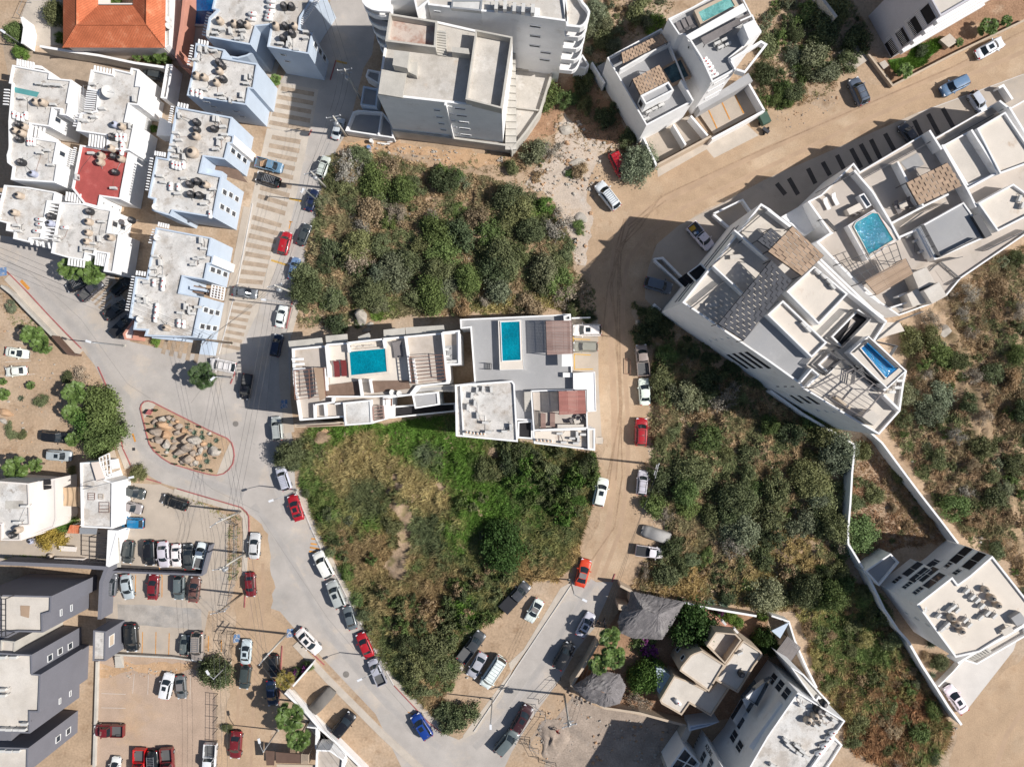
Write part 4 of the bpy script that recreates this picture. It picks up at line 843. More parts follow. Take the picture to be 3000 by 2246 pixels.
BW.solid('S: 2524,1219 2553,1199 2580,1222 2560,1246', 15.8, 13.7, 'rooft', 'stair_room')
BW.solid('S: 2439,1158 2448,1157 2492,1192 2490,1200', 14.6, 13.7, 'tanw', 'grill_counter'); BW.wallp('S: 2590,1156 2637,1202', 15, 13.6, .3); BW.wallp('S: 2586,1147 2650,1085', 14.8, 13.6, .3)
BW.wallp('31: 285,1640 380,1530 440,1580 340,1680', 15, 13.6, .2)
BW.wallp('31: -5,1458 265,1650', 14.6, 13.8, .3) if False else None
BW.windows('m', 15, '21: 1715,1285 1763,1275 1812,1268 1865,1257', .35, .3, pane='void'); BW.windows('m', 12, '32: 430,225 500,233 570,238 648,243', .5, .45, pane='void')
def facade_bars(bl, key, e, segs, h_, m='void', name='long_window', out=.06):
    o, c = bl.edges[key]
    for sg in segs:
        h = [on_facade(x, o) for x in P(sg)]
        if None in h: print('NO FACADE BAR', sg, [x is None for x in h]); continue
        p, q = h[0][0], h[1][0]; n = h[0][2]; mb = MB(); z = (p.z+q.z)/2; p.z = q.z = z; mb.bar(p+n*out*.3, q+n*out*.3, out, h_); mb.obj(name, M[m], bl.root)
        mb = MB(); mb.bar(p+n*out*.5+Vector((0, 0, -h_/2-.06)), q+n*out*.5+Vector((0, 0, -h_/2-.06)), out*2.2, .1); mb.obj('window_sill', M['white'], bl.root)
facade_bars(BW, 'm', 14, ['21: 1862,1403 2035,1522', '21: 1910,1395 2100,1522', '21: 1960,1388 2165,1518', '21: 2012,1382 2235,1522'], 1.1)
facade_bars(BW, 'm', 13, ['32: 80,20 300,165', '32: 140,20 375,168', '32: 200,20 450,175'], 1.0)
facade_bars(BW, 'm', 16, ['21: 1345,985 2020,240', '21: 1380,975 2040,235', '21: 1415,965 2060,225'], .6, 'metal', 'railing_band')
for i in range(3):  # switchback landing in front of the north-west face
    pass
[(BW.slab('21: 1520,700 1630,620 1700,690 1590,770', z, .2, 'void', 'entry_landing', at=12), BW.wallp(f'21: {1520-k},700 {1630-k},620 {1700-k},690 {1590-k},770 {1520-k},700', z+.35, z+.01, .14, 'white', 'landing_edge')) for z, k in ((6, 0), (9, 0), (12, 0))]
acs('on the roof beside the charcoal canopy', 15.15, '31: 422,690 475,728 525,775 555,818', rz=[.75+1.57]); acs('on the narrow stained roof strip', 14.7, '31: 305,1145 345,1188', rz=[.75+1.57])
acs('in the corner by the blue pool', 13.9, 'S: 2612,1148 2628,1135 2634,1115', rz=[0])
wall_thing('long pale blue shaded wall below the white angled building', '32: 20,60 300,260 740,525', 2.2, .3, 'white')
wall_thing('stepped white boundary wall running down from the white angled building', '32: 745,530 738,650 725,770 718,900 710,1030 700,1150 690,1270 692,1380 820,1590', 2.6, .22, 'white')
wall_thing('long diagonal white boundary wall through the right scrub', '32: 880,415 985,510 1170,760 1320,960 1500,1190 1640,1375', 2.8, .22, 'white')
# --- east wing: row of roof terraces
BE = B('apartment_building', 'long white row of roof terraces with a turquoise pool, right edge', 'apartment building', '31: 1500,200')
BE.block('31: 350,80 30: 460,1680 740,1405 795,1480 1400,1122 1445,1190 2005,870 2060,950 2400,760 31: 2400,250 1665,750 1540,900 1420,965 1130,1070 970,960 400,435 545,355 455,290', 9.6, wall='white', roof='deckb', par=.35, t=.2, key='m')
BE.block('31: 115,215 350,80 455,290 325,378', 7.5, wall='white', roof='white', par=.15)
for s_, z in (('30: 745,1470 905,1656 31: 1065,270 1140,412', 10.8), ('30: 1120,1395 1245,1640 31: 1345,122', 10.8), ('30: 1505,1250 1735,1656 31: 1800,132', 11.2), ('30: 1758,1120 2000,1500', 11.4), ('30: 2085,925 2260,1210', 11.2),
              ('30: 1395,1125 1500,1290', 11.2), ('30: 2000,870 2100,950', 11), ('31: 545,355 430,435 850,870 970,960', 10.4), ('31: 1070,270 1375,110 1560,20', 10.3), ('30: 1715,1635 2260,1340', 11.0), ('31: 1140,390 1290,325 1410,565', 10.6), ('31: 350,80 545,355', 10.2)):
    BE.wallp(s_, z, 9.0, .28)
BE.rail('30: 440,1650 760,1490', 9.3); BE.rail('30: 845,1530 1400,1225', 9.3); BE.rail('30: 1450,1265 2040,940', 9.3)
BE.block('30: 1805,1110 2050,965 2330,1380 2005,1500', 11.6, 9.1, wall='white', roof='roofcream', par=.4); BE.block('30: 1510,1255 1758,1120 1985,1490 1725,1610', 10.6, 9.1, wall='white', roof='rooft', par=.5)
BE.block('31: 1300,305 1690,88 1900,385 1440,588', 10.9, 9.1, wall='white', roof='deckg', par=.15); BE.rail('31: 1345,285 1490,560 1830,390', 10.8, .9)
BE.block('31: 1815,98 2120,-70 2400,130 1985,342', 11.5, 9.1, wall='white', roof='roofcream', par=.45)
BE.block('31: 690,290 915,152 1132,402 858,590', 10.6, 9.1, wall='white', roof='rooft', par=.03, t=.1, names=('pool_wall', 'pool_deck')); BE.pool('31: 745,300 765,262 905,182 950,188 1085,412 875,540', 10.72, 'water1', .12, 'roofcream', .12)
BE.canopy('F: 1958,395 2048,351 2079,401 1985,443', 12.2, 6, 7, 'brownc', 2.6)
BE.slats('31: 840,772 1190,580 1250,700 935,885', 12, 9, 'brownc', .36, 2.6); BE.pergola('31: 640,612 1110,440 1160,600 800,790', 12, 4, 'metal', .07, .07, 2.6, 6)
for s_, z in (('31: 1245,700 1370,650 1445,785 1305,842', 11.6), ('31: 1345,852 1475,780 1545,897 1418,966', 12.4), ('31: 1200,882 1290,835 1385,950 1250,992', 11.4)): BE.solid(s_, z, 0, 'rooft', 'tower')
BE.wallp('31: 1125,905 1205,870', 10.6, 9, .2); BE.wallp('31: 1060,1000 1260,935', 10.6, 9, .2); BE.patch('31: 1000,880 1180,760 1230,880 1150,1040', 9.3, 'deckg', 'floor')
BE.stairs('31: 1410,690 1490,650 1560,770 1480,790', 8, 9.3, 7.4, 'rooft'); BE.rail('31: 1400,680 1440,640 1500,610 1660,745 1560,800', 8.6); BE.rail('31: 1500,600 1680,560', 9.2); BE.stairs('31: 1740,580 1710,520 1860,460 1895,500', 9, 9.3, 7.8, 'rooft', gap=.3)
BE.rail('31: 1900,500 2260,320', 9.2); BE.rail('31: 1185,290 1350,170 1540,90', 9.3); BE.rail('31: 450,240 510,235 600,330', 9.3); BE.stairs('31: 470,290 540,260 580,320 530,345', 6, 9.3, 8, 'rooft', gap=.3)
BE.solid('31: 680,150 790,95 825,145 705,200', 10.3, 9.2, 'roofcream', 'bar_counter'); BE.solid('31: 785,30 830,10 895,115 850,145', 10.4, 9.2, 'white', 'bench_cabinet'); BE.solid('31: 800,40 828,25 885,112 860,125', 10.45, 10.38, 'glass', 'cabinet_top')
BE.solid('31: 1765,210 1820,185 1935,375 1880,400', 11.4, 10.9, 'metal', 'kitchen_counter'); BE.solid('30: 1235,1600 1275,1580 1330,1656 1290,1700', 10.1, 9.3, 'tanw', 'counter')
BE.patch('30: 1145,1400 1290,1320 1350,1420 1220,1490', 9.3, 'deckg', 'floor'); BE.rail('31: 930,1285 1140,1110 1350,1030', 9.2)
BE.slab('31: 1028,1124 1140,1130 1180,1200 1040,1240 930,1285', 7.8, .25, 'rooft', 'balcony_slab'); BE.rail('31: 940,1290 1120,1330 1060,1420', 8.5); 
acs('beside the turquoise terrace row pool', 9.3, '31: 1275,420 1320,515 1215,380', rz=[.5]); acs('on the cream roof at the right edge', 11.05, '31: 2165,60 2190,120', rz=[1.2])
put('lounge_white', '31: 510,100 582,60', 9.3, 'beside the turquoise terrace row pool', 'white wavy sun lounger', 'white sun loungers', rz=-1.1); put('chair', '31: 750,190 795,172', 9.3, 'at the bar counter near the turquoise pool', 'pale bar chair', 'pale bar chairs', rz=2.0)
put('lounge_grey', '31: 1120,130 1225,95', 9.3, 'right of the turquoise pool', 'dark padded lounger', 'dark padded loungers', rz=-1.1); put('table', '31: 1165,110', 9.3, 'between two dark loungers right of the turquoise pool', 'small square table', 'tables', rz=.4, scale=(.6, .9, .8))
put('table', '21: 1945,558 1730,975', 13.8, 'beside the charcoal canopy', 'pale slatted lounger table', 'pale lounger tables', rz=.1, scale=(1, .6, .6))
# entrance planters and walls by the dark-shaded apron
wall_thing('white planter wall pair in the shaded apron near the grey car', '21: 1225,580 1300,570 1520,790', 1.0, .25, 'white', 'planter_wall', 'planter'); wall_thing('long white planter wall beside the shaded grey car', '21: 1230,590 1480,820', 1.0, .25, 'white', 'planter_wall', 'planter')
wall_thing('white planter wall below the white truck in shade', '21: 1740,195 1880,315', 1.0, .3, 'white', 'planter_wall', 'planter'); wall_thing('white planter wall corner above the white truck in shade', '21: 1740,190 1990,70 2060,170', 1.0, .22, 'white', 'planter_wall', 'planter')
wall_thing('short white wall end by the white building corner', '21: 1200,1010 1230,975 1280,1020', 1.0, .3, 'white', 'planter_wall', 'planter'); wall_thing('white wall stub behind the white jeep in shade', '30: 1990,760 2030,740 2110,860', 1.2, .3, 'white', 'planter_wall', 'planter')
# --- centre: terrace building with loungers
M1 = B('apartment_building', 'long terrace-roofed building with a turquoise rooftop pool in the centre left', 'apartment building', '11: 1000,1400')
M1.block('11: 308,1352 598,1325 612,1312 785,1300 1100,1262 1285,1245 1600,1215 1745,1205 1752,1485 1640,1490 1652,1656 12: 1390,28 1335,100 1110,130 1112,310 1000,345 765,362 752,290 380,318 352,140 322,0', 10.6, wall='white', roof='deckb', par=.5, t=.25, key='m')
for s_ in ('11: 278,1288 565,1258 578,1320 288,1352', '11: 600,1243 785,1226 790,1290 606,1320', '11: 1100,1190 1285,1172 1290,1238 1103,1255', '11: 1290,1170 1620,1150 1628,1205 1296,1240', '11: 880,1250 975,1215 985,1240 980,1275 885,1285'): M1.slab(s_, 8.6, .3, 'conc', 'balcony_slab')
M1.pool('11: 805,1380 1115,1352 1130,1550 820,1582', 10.55, 'water1', .3, 'roofcream', .3); M1.patch('11: 622,1340 790,1318 1100,1275 1275,1258 1320,1625 650,1656 12: 600,5 11: 640,1656', 10.13, 'roofcream', 'pool_deck')
for s_, h in (('11: 600,1325 625,1600', 11.2), ('11: 790,1300 800,1385', 11.2), ('11: 1095,1262 1110,1350', 11.2), ('11: 1285,1245 1310,1420 1335,1640', 11.4), ('11: 1605,1215 1650,1640', 11.4), ('11: 1355,1440 1385,1656', 11.3), ('11: 590,1515 600,1656 12: 605,60', 11.3),
              ('11: 790,1302 1100,1270', 11.2), ('12: 890,-40 910,105', 11.3), ('12: 980,-40 1000,80', 11.3), ('12: 605,110 1000,110 1335,95', 10.9), ('11: 1610,1215 1750,1200 1752,1485 1640,1490', 11), ('12: 355,140 382,315', 11), ('12: 500,175 505,300', 11), ('12: 510,180 660,160 660,120', 11.2), ('12: 590,175 600,280', 11), ('12: 680,175 750,165', 11)): M1.wallp(s_, h, 10, .22)
M1.fins('11: 310,1445', '11: 325,1530', 3, (100, -2), 11.2, th=.3); M1.pergola('11: 325,1545 585,1520 12: 600,105 335,135', 12.0, 8, 'rust', .08, .08, 2, 1, both=True)
M1.slab('11: 495,1515 575,1520 12: 600,120 550,150 525,0', 12.1, .05, 'brownc', 'shade_sail'); M1.pergola('11: 1320,1425 1610,1405 1635,1615 1345,1650', 12.2, 8, 'rust', .08, .08, 2, 0)
M1.patch('12: 605,15 890,-25 905,92 608,110', 10.3, 'wood', 'wood_deck'); M1.patch('12: 990,-25 1315,-30 1335,40 1002,80', 10.3, 'wood', 'wood_deck')
M1.block('12: 750,162 992,138 1003,345 768,362', 11.4, 10.1, wall='white', roof='roofw', par=.15); M1.pergola('12: 1010,200 1095,190 1105,300 1015,315', 11, 5, 'brownp', .14, .1, 0)
M1.solid('11: 1210,1560 1215,1600 1240,1600 1240,1560', 10.6, 10.1, 'rust', 'box') if False else None
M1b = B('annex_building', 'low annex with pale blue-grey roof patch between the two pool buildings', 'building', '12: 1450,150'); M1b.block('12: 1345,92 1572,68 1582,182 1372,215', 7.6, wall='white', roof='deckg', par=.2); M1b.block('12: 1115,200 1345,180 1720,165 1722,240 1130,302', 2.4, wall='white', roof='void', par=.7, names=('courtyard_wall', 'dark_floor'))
M1b.block('12: 1390,25 1720,5 1720,70 1570,66 1345,92', 6.6, wall='conc', roof='deckg', par=.2)
M1.patch('11: 1625,1330 1735,1320 1745,1470 1640,1478', 10.15, 'deckg', 'service_floor'); acs('in the small central service court', 10.15, '11: 1640,1360 1645,1420 1665,1465 1715,1462', rz=[0])
put('lounge_maroon', '11: 695,1525 757,1518', 10.15, 'beside the centre left turquoise pool', 'maroon slatted sun lounger', 'maroon sun loungers', rz=-1.52, scale=(1.25, 1.25, 1)); put('lounge_grey', '11: 1205,1360 1242,1352', 10.15, 'right of the centre left pool', 'grey wooden sun lounger', 'grey sun loungers', rz=-1.45, scale=(1.25, 1.1, 1))
put('table', '11: 845,1332 895,1335 950,1328 1000,1325', 9.6+.55, 'above the centre left pool', 'small white planter bench', 'small white benches', rz=.08, scale=(.4, .3, .5))
put('dish', '12: 1232,85 1170,75', 10.15, 'on the white strip below the wood decks', 'blue-grey satellite dish', 'satellite dishes', rz=0, scale=(.7, .7, .7))
mb = MB(); M1.rail('12: 1105,135 1165,130 1165,190', 10.2, .9, 'rust'); M1.rail('12: 430,370 760,350', 6, .9, 'rust')
M1.block('12: 330,345 505,330 760,325 765,362 430,375 335,378', 4.5, wall='tanw', roof='deckb', par=.5)
M2 = B('apartment_building', 'building with a tall blue rooftop pool and brown slatted canopy in the centre', 'apartment building', '11: 2100,1400')
M2.block('11: 1760,1098 21: 340,1062 508,1052 522,1560 718,1552 22: 728,238 650,242 652,385 718,385 718,577 190,515 185,475 175,318 45,312 12: 2255,500 1725,450 1718,8 11: 1885,1640 1850,1172 1765,1180', 7.3, wall='white', roof='deckg', par=.35, t=.2, key='m')
M2.block('12: 1718,8 2212,-28 2235,0 2262,502 1725,452', 8.4, 7.0, wall='white', roof='roofw', par=.3, t=.25); M2.wallp('12: 1765,15 1790,445', 8.5, 8.1, .15)
M2.block('11: 2090,1112 21: 82,1105 98,1460 105,1532 11: 2105,1538', 7.9, 7, wall='white', roof='roofcream', par=.05, t=.05, names=('pool_wall', 'pool_deck')); M2.pool('11: 2115,1125 21: 65,1118 75,1450 11: 2128,1458', 8.0, 'water1', .1, 'white', .12)
M2.slats('21: 292,1120 515,1115 525,1392 302,1400', 9.6, 22, 'brownp', .42, 2.5); M2.slab('21: 430,1397 520,1395 525,1505 430,1507', 9, .2, 'white'); M2.block('21: 445,1070 508,1058 510,1110 450,1112', 8.2, 7, wall='white', roof='deckg', par=.3)
M2.block('21: 528,1562 716,1554 22: 726,236 645,240 640,55 530,60', 8.0, 7, wall='white', roof='white', par=.08, t=.1); M2.wallp('22: 165,62 640,48 650,380 190,400 165,62', 8.0, 6.9, .2, closed=False)
M2.patch('22: 178,75 635,62 640,375 200,390', 7.02, 'deckb', 'terrace_floor'); M2.slats('22: 403,70 630,62 640,250 408,262', 9.4, 18, 'redp', .32, 2.4); M2.patch('22: 200,412 640,400 645,545 200,500', 7.02, 'roofcream', 'service_floor'); M2.wallp('22: 245,402 640,392', 7.9, 6.9, .2)
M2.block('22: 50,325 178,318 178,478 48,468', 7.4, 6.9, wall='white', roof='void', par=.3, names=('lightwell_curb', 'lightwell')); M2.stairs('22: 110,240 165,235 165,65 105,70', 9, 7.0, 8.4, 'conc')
M2.block('22: 652,385 716,385 716,575 655,565', 7.8, 7, wall='white', roof='roofcream', par=.1); M2.wallp('12: 2262,10 22: 35,245 45,500', 8.6, 7, .2) if False else None
M2.rail('22: 205,235 240,235 240,395 205,395', 7.0, .8); M2.rail('11: 1985,1480 2030,1480 2030,1530 1985,1530', 7.0, .9); M2.solid('21: 440,1560 520,1560 520,1600 440,1600', 7.6, 7, 'white', 'bench')
put('lounge_brown', '22: 270,320 350,310', 7.02, 'below the brick-red canopy', 'brown sun lounger', 'brown sun loungers', rz=1.57, scale=(1.15, 1.2, 1)); put('chair', '22: 520,318 570,285 610,290', 7.02, 'below the brick-red canopy', 'dark patio chair', 'dark patio chairs', rz=[.4, 2.4, 3.6], scale=(1.3, 1.3, 1))
put('table', '22: 560,320', 7.02, 'among the chairs below the brick-red canopy', 'small dark patio table', 'tables', rz=.3, scale=(.45, .8, .8)); put('table', '22: 505,372', 7.02, 'along the lower wall of the brick-red canopy terrace', 'long tan bench counter', 'benches', rz=0, scale=(2.0, .8, 1))
acs('on the central white equipment roof', 8.15, '12: 1865,100 1890,165 1830,200 1915,275 1980,335 2005,415 2145,410 2030,50 1960,45 1910,55 2200,375', rz=None)
put('gascyl', '12: 1820,415 1850,420 1880,425 1912,428 1943,430 1970,432', 8.15, 'edging the central white equipment roof', 'small white gas cylinder', 'gas cylinders', rz=0, zc=.4); put('gascyl', '22: 215,485 247,488 279,490 310,492 340,495', 7.02, 'on the strip below the loungers', 'small white gas cylinder', 'gas cylinders', rz=0, zc=.4)
acs('on the strip below the loungers', 7.02, '22: 410,428 560,436 612,436 520,470 572,472 550,512 445,505', rz=[0, 1.57, 0])
M2.solid('11: 1885,1640 1718,0 1719,1 1886,1641', 7, 6.9) if False else None
# --- bottom right house with brown tanks
HB = B('apartment_building', 'white building with six brown tanks on its cream roof, lower right', 'apartment building', '33: 1700,300')
HB.block('33: 1285,255 1592,15 1640,78 1742,5 32: 1938,1483 33: 2330,330 2200,445 1950,590 1830,665 1620,712', 10.2, wall='white', roof='roofcream', par=.3, t=.25, key='m')
for e_, s_, w_, h_ in ((3, '32: 1665,1480 1780,1528', 3.4, 1.9),): HB.windows('m', e_, s_, w_, h_, pane='void', div=1)
HB.windows('m', 0, '32: 1380,1645 1250,1600 33: 1435,48 1310,0', 3.2, 1.7, pane='glass', div=1); HB.windows('m', 3, '32: 1450,1535', 2.8, 1.6, pane='glass', div=1)
HB.windows('m', 0, '33: 1115,42 1205,88 1297,136', 1.6, 1.1, pane='glass', div=2); HB.windows('m', 3, '32: 1550,1572 1642,1618', 1.6, 1.1, div=2); HB.windows('m', 9, '33: 1197,325 1287,375 1378,428', .25, .9, pane='void')
HB.block('32: 840,1612 1060,1462 1135,1540 33: 990,60 960,95', 3.4, wall='white', roof='deckg', par=.5); HB.wallp('33: 1600,690 1830,555 1875,620 1640,760', 8.5, 6, .3)
HB.block('33: 1620,712 1830,560 1880,620 2100,500 2215,430 2240,520 1805,772', 6.5, wall='white', roof='rooft', par=.5); HB.stairs('33: 1745,740 1795,765 1900,640 1850,600', 8, 6.2, 7.8, 'conc')
HB.solid('33: 2100,370 2180,320 2240,400 2150,440', 10.8, 9.9, 'deckg', 'stair_room')
tanks('on the cream roof at lower right', 9.9, beige='33: 1890,130 1942,200 1992,262 1598,370 1640,430 1680,485'); acs('on the cream roof at lower right', 9.9, '33: 1710,135 1760,185 1800,215 1840,265 1890,325 1950,350 1630,300 1700,385 1735,430 1470,350 1500,465 1540,425 1600,270 1830,365 1565,295', rz=[-.8+1.57]); put('dish', '33: 1345,295', 9.9, 'on the left corner of the lower right cream roof', 'grey satellite dish', 'dishes', rz=0, scale=(.8, .8, .8)); put('table', '33: 2065,478', 9.9, 'on the lower right cream roof', 'tan plank table', 'tables', rz=.5, scale=(.8, 1, .8))
wall_thing('long white boundary wall from the lower right house down to the dirt road', '33: 860,0 1000,290 1120,470 1210,570 1330,780 1460,980 1560,1140 1670,1290', 2.6, .3, 'white'); wall_thing('thin white wall across the driveway end by the lower right house', '33: 1470,960 1600,830 1720,690', 1.0, .15, 'white'); wall_thing('upper part of the lower right boundary wall in shade', '32: 820,1600 33: 860,0', 2.6, .3, 'white')
# --- bottom building with black tanks
IB = B('apartment_building', 'white and pale blue building with glass balconies at the bottom', 'apartment building', '33: 300,1300')
IB.block('33: 258,1010 668,1258 370,1680 100,2100 23: 1850,1900 2050,1656 33: -5,1388', 11.3, wall='white', roof='roofw', par=.4, t=.2, key='m')
IB.block('33: 575,1402 645,1465 560,1600 420,1800 300,1750', 9.6, wall='white', roof='roofw', par=.3); IB.windows('m', 0, '33: 280,905 342,970 402,1042', .8, .5, pane='void') if False else None
IB.block('33: 0,745 258,1008 -5,1385 23: 2000,1650 1850,1650 2050,1100', 8.4, wall='white', roof='deckb', par=.6, key='t') if False else None
IB.windows('m', 6, '33: 45,895 105,955 160,1022', 1.6, 1.8, div=1); IB.windows('m', 6, '23: 1917,1393 1963,1485', 1.7, 1.9, div=1)
IB.block('33: 195,790 310,855 538,1105 490,1130 440,1060 415,1100', 9.5, wall='white', roof='conc', par=.3, key='s'); IB.windows('s', 1, '33: 280,905 342,970 402,1042', .6, .5, pane='void')
for z, s_ in ((8.6, '23: 2085,1000 2175,930 33: 30,900 -90,1130 23: 2010,1060'), (5.8, '23: 1990,1070 2110,930 2150,1010 2040,1190'), (3.2, '23: 1905,1250 2010,1080 2060,1180 1960,1330')):
    IB.slab(s_, z, .2, 'white', 'balcony_slab'); IB.wallp(s_, z+1.0, z+.02, .06, 'glass', 'glass_balustrade')
IB.solid('23: 2045,1480 2325,1105 2375,1150 2082,1512', 10.0, 9.0, 'white', 'ledge')
I2 = B('apartment_building', 'lower white wing with black wall lettering and glass terraces at the bottom edge', 'apartment building', 'S: 2130,2290'); I2.block('S: 2132,2275 2101,2343 2040,2440 2150,2500 2175,2330', 13, wall='white', roof='roofw', par=.3, key='m')
I2.block('23: 1535,1300 1790,1265 1690,1305 1530,1345', 3.4, wall='blue', roof='blue', par=.2); I2.windows('m', 0, '23: 1655,1570 1715,1632', 1.5, 1.5, div=1); I2.windows('m', 0, '23: 1800,1455 1848,1530 1890,1605', .6, .7, pane='void')
fc = bpy.data.curves.new('wall_lettering', 'FONT'); fc.body = 'AZURE'; fc.size = .95; fc.extrude = .02; fo = bpy.data.objects.new('wall_lettering', fc); COL.objects.link(fo)
bpy.context.view_layer.update(); me = bpy.data.meshes.new_from_object(fo.evaluated_get(bpy.context.evaluated_depsgraph_get())); bpy.data.objects.remove(fo)
me.materials.clear(); me.materials.append(M['black']); o_, c_ = I2.edges['m']
for px, sc, bits in (('23: 1668,1480', 1.0, me),):
    q, d, n = on_facade(P(px)[0], o_); X = Vector((0, 0, 1)); Y = n.cross(X); o = bpy.data.objects.new('wall_lettering', bits); COL.objects.link(o); o.parent = I2.root
    o.matrix_local = Matrix.Translation(q+n*.03-Vector(I2.root.location)) @ Matrix((X, Y, n)).transposed().to_4x4()
mb = MB()
for px in ('23: 1615,1395', '23: 1600,1425', '23: 1585,1455', '23: 1572,1485', '23: 1562,1512'):
    h = on_facade(P(px)[0], o_)
    if h: q, d, n = h; q = q+n*.03; mb.bar(q-Vector((0, 0, .22)), q+Vector((0, 0, .22)), .1, .05)
mb.obj('wall_letters', M['black'], I2.root)
IG = B('glass_terrace', 'row of dark glass terraces with white frames below the tan wall end', 'terrace', '23: 1480,1580'); IG.block('23: 1490,1482 1625,1625 1560,1700 1350,1680', 5, wall='white', roof='glass', par=.5, names=('wall', 'glass_roof')); IG.pergola('23: 1490,1482 1625,1625 1560,1700 1350,1680', 5.1, 3, 'white', .14, .1, 0, 1)
wall_thing('pale concrete retaining wall beside the shaded excavation', '23: 1530,1320 1450,1480 1330,1656', 2.5, .9, 'conc')
tanks('on the bottom building roof', 10.9, black='33: 490,1115 435,1168', beige='33: 350,1265 412,1228'); acs('on the bottom building roof', 10.9, '33: 485,1235 415,1300 470,1288 570,1250 512,1195 290,1125 275,1050 155,1420 175,1460 205,1490 250,1470 290,1512 262,1532 325,1560 40,1640', rz=[-.6]); gas('edging the bottom building roof', 10.9, '33: 562,1355 530,1402 485,1465 440,1530', rz=.3)
# --- tan house with thatched palapas
KB = B('tan_house', 'tan house with rounded flat roofs between ficus tree and blue building', 'house', '23: 1700,850')
KB.block('23: 1447,825 1460,790 1540,692 1575,672 1640,650 1840,775 1700,1005', 5.9, wall='tanw', roof='rooft', par=.2, key='a'); KB.block('23: 1840,775 1985,575 2000,565 2150,660 2165,690 2090,790 1952,1018 1760,910', 5.7, wall='tanw', roof='rooft', par=.25)
KB.block('23: 1400,870 1540,920 1700,1005 1780,915 1880,978 1720,1220 1535,1110 1465,1210 1290,1110 1275,1080', 4.0, wall='tanw', roof='rooft', par=.2); KB.block('23: 1680,610 1760,490 1930,505 1985,560 1840,768', 5.9, 3.0, wall='tanw', roof='rooft', par=1.6, t=.2)
KB.windows('a', 0, '23: 1435,640 1475,712', .8, 1.0, pane='void'); KB.windows('a', 1, '23: 1435,640 1475,712', .8, 1.0, pane='void') if False else None
KB.block('23: 1245,800 1280,800 1395,885 1285,1045 1255,1000', 3.0, wall='blue', roof='bluep', par=.1, names=('wall', 'blue_roof')) if False else KB.block('23: 1245,800 1280,800 1395,885 1285,1045 1255,1000', 2.8, wall='blue', roof='blue', par=.1, names=('wall', 'blue_roof'))
tanks('on the right wing of the tan house', 5.45, black='23: 1985,860'); put('ac', '23: 1970,675', 5.45, 'on the right wing of the tan house', 'grey vent unit', 'vents', rz=.4); put('gas', '23: 1435,1100', 3.8, 'on the lower roof of the tan house', 'small white gas tank', 'x', rz=2.3)
for s_ in ('23: 1830,410', '23: 1932,478'): put('ac', s_, 3.0, 'on the patio wall behind the tan house', 'white air conditioner unit', 'white air conditioner units', rz=2.3)
def palapa(label, outline, ridge, ze, zr, at):
    b = B('palapa', label, 'thatched roof', at); o = ccw(WP(outline, ze)); rd = WP(ridge, zr); mb = MB(); n = len(o)
    sub = []
    for i in range(n):
        a, c = o[i], o[(i+1) % n]; k = max(2, int((c-a).length/.35))
        for j in range(k): sub.append(a.lerp(c, j/k))
    def near(p):
        best = None
        if len(rd) == 1: return rd[0]
        for i in range(len(rd)-1):
            a, c = rd[i], rd[i+1]; d = c-a; t = max(0, min(1, (p-a).dot(d)/d.dot(d))); q = a+d*t
            if best is None or (q-p).length < (best-p).length: best = q
        return best
    rows = []
    for f in range(9):
        t = f/8; row = []
        for p in sub:
            q = near(Vector((p.x, p.y, ze))); r = p.lerp(q, t); r.z = ze+(zr-ze)*(t**.85)+random.uniform(-.05, .05); r.x += random.uniform(-.06, .06); r.y += random.uniform(-.06, .06); row.append(r)
        rows.append(mb.add(row))
    n = len(sub)
    for f in range(8):
        for i in range(n): j = (i+1) % n; mb.face((rows[f][i], rows[f][j], rows[f+1][j], rows[f+1][i]))
    mb.obj('thatch_roof', M['thatch'], b.root)
    for q in inset(o, .8)[::2]: p = MB(); p.tube([(q.x, q.y, 0), (q.x, q.y, ze+.3)], .13, 7); p.obj('post', M['bark'], b.root)
    f = MB(); f.smooth = False
    for _ in range(260):    # loose thatch ends at the eaves
        i = random.randrange(n); a = sub[i]; q = near(Vector((a.x, a.y, ze))); d = (a-q); d.z = 0; d.normalize(); s_ = Vector((-d.y, d.x, 0))
        c0 = a+Vector((0, 0, .06)); f.face(f.add([c0-s_*.07-d*.3, c0+s_*.07-d*.3, c0+d*random.uniform(.05, .2)-Vector((0, 0, .12))]))
    f.obj('thatch_fringe', M['thatch'], b.root); return b
palapa('large grey thatched palapa roof beside the street and the ficus tree', '23: 1040,142 1490,232 1400,400 1296,555 1040,545 930,500 915,400 935,322 1000,250', '23: 1130,290 1260,340', 3.0, 5.4, '23: 1150,350')
palapa('small grey thatched palapa roof by the dirt lot', '23: 522,960 690,845 800,830 930,855 985,960 930,1110 800,1140 640,1080', '23: 640,960 815,1020', 2.8, 4.8, '23: 780,980')
KB.block('23: 918,250 1010,262 1000,312 920,298', 3.2, wall='tanw', roof='tanw', par=.1)
wall_thing('tan compound wall along the street in front of the thatched roofs', '23: 512,960 560,880 640,760 745,580', 2.6, .3, 'tanw', coping='tanw'); wall_thing('tan compound wall below the small thatched roof', '23: 530,975 800,1145 1100,1190 1320,1250 1530,1305', 2.2, .3, 'tanw'); wall_thing('tan compound wall beside the large thatched roof', '23: 935,90 1030,140 1025,240', 2.8, .3, 'tanw')
wall_thing('long pale garden wall below the agaves', '23: 1490,235 1620,270 2110,352', 2.0, .25, 'tanw', coping='white'); wall_thing('white wall of the narrow yard by the blue building', '33: 30,350 180,400 230,560 330,790 420,970', 2.2, .2, 'white')
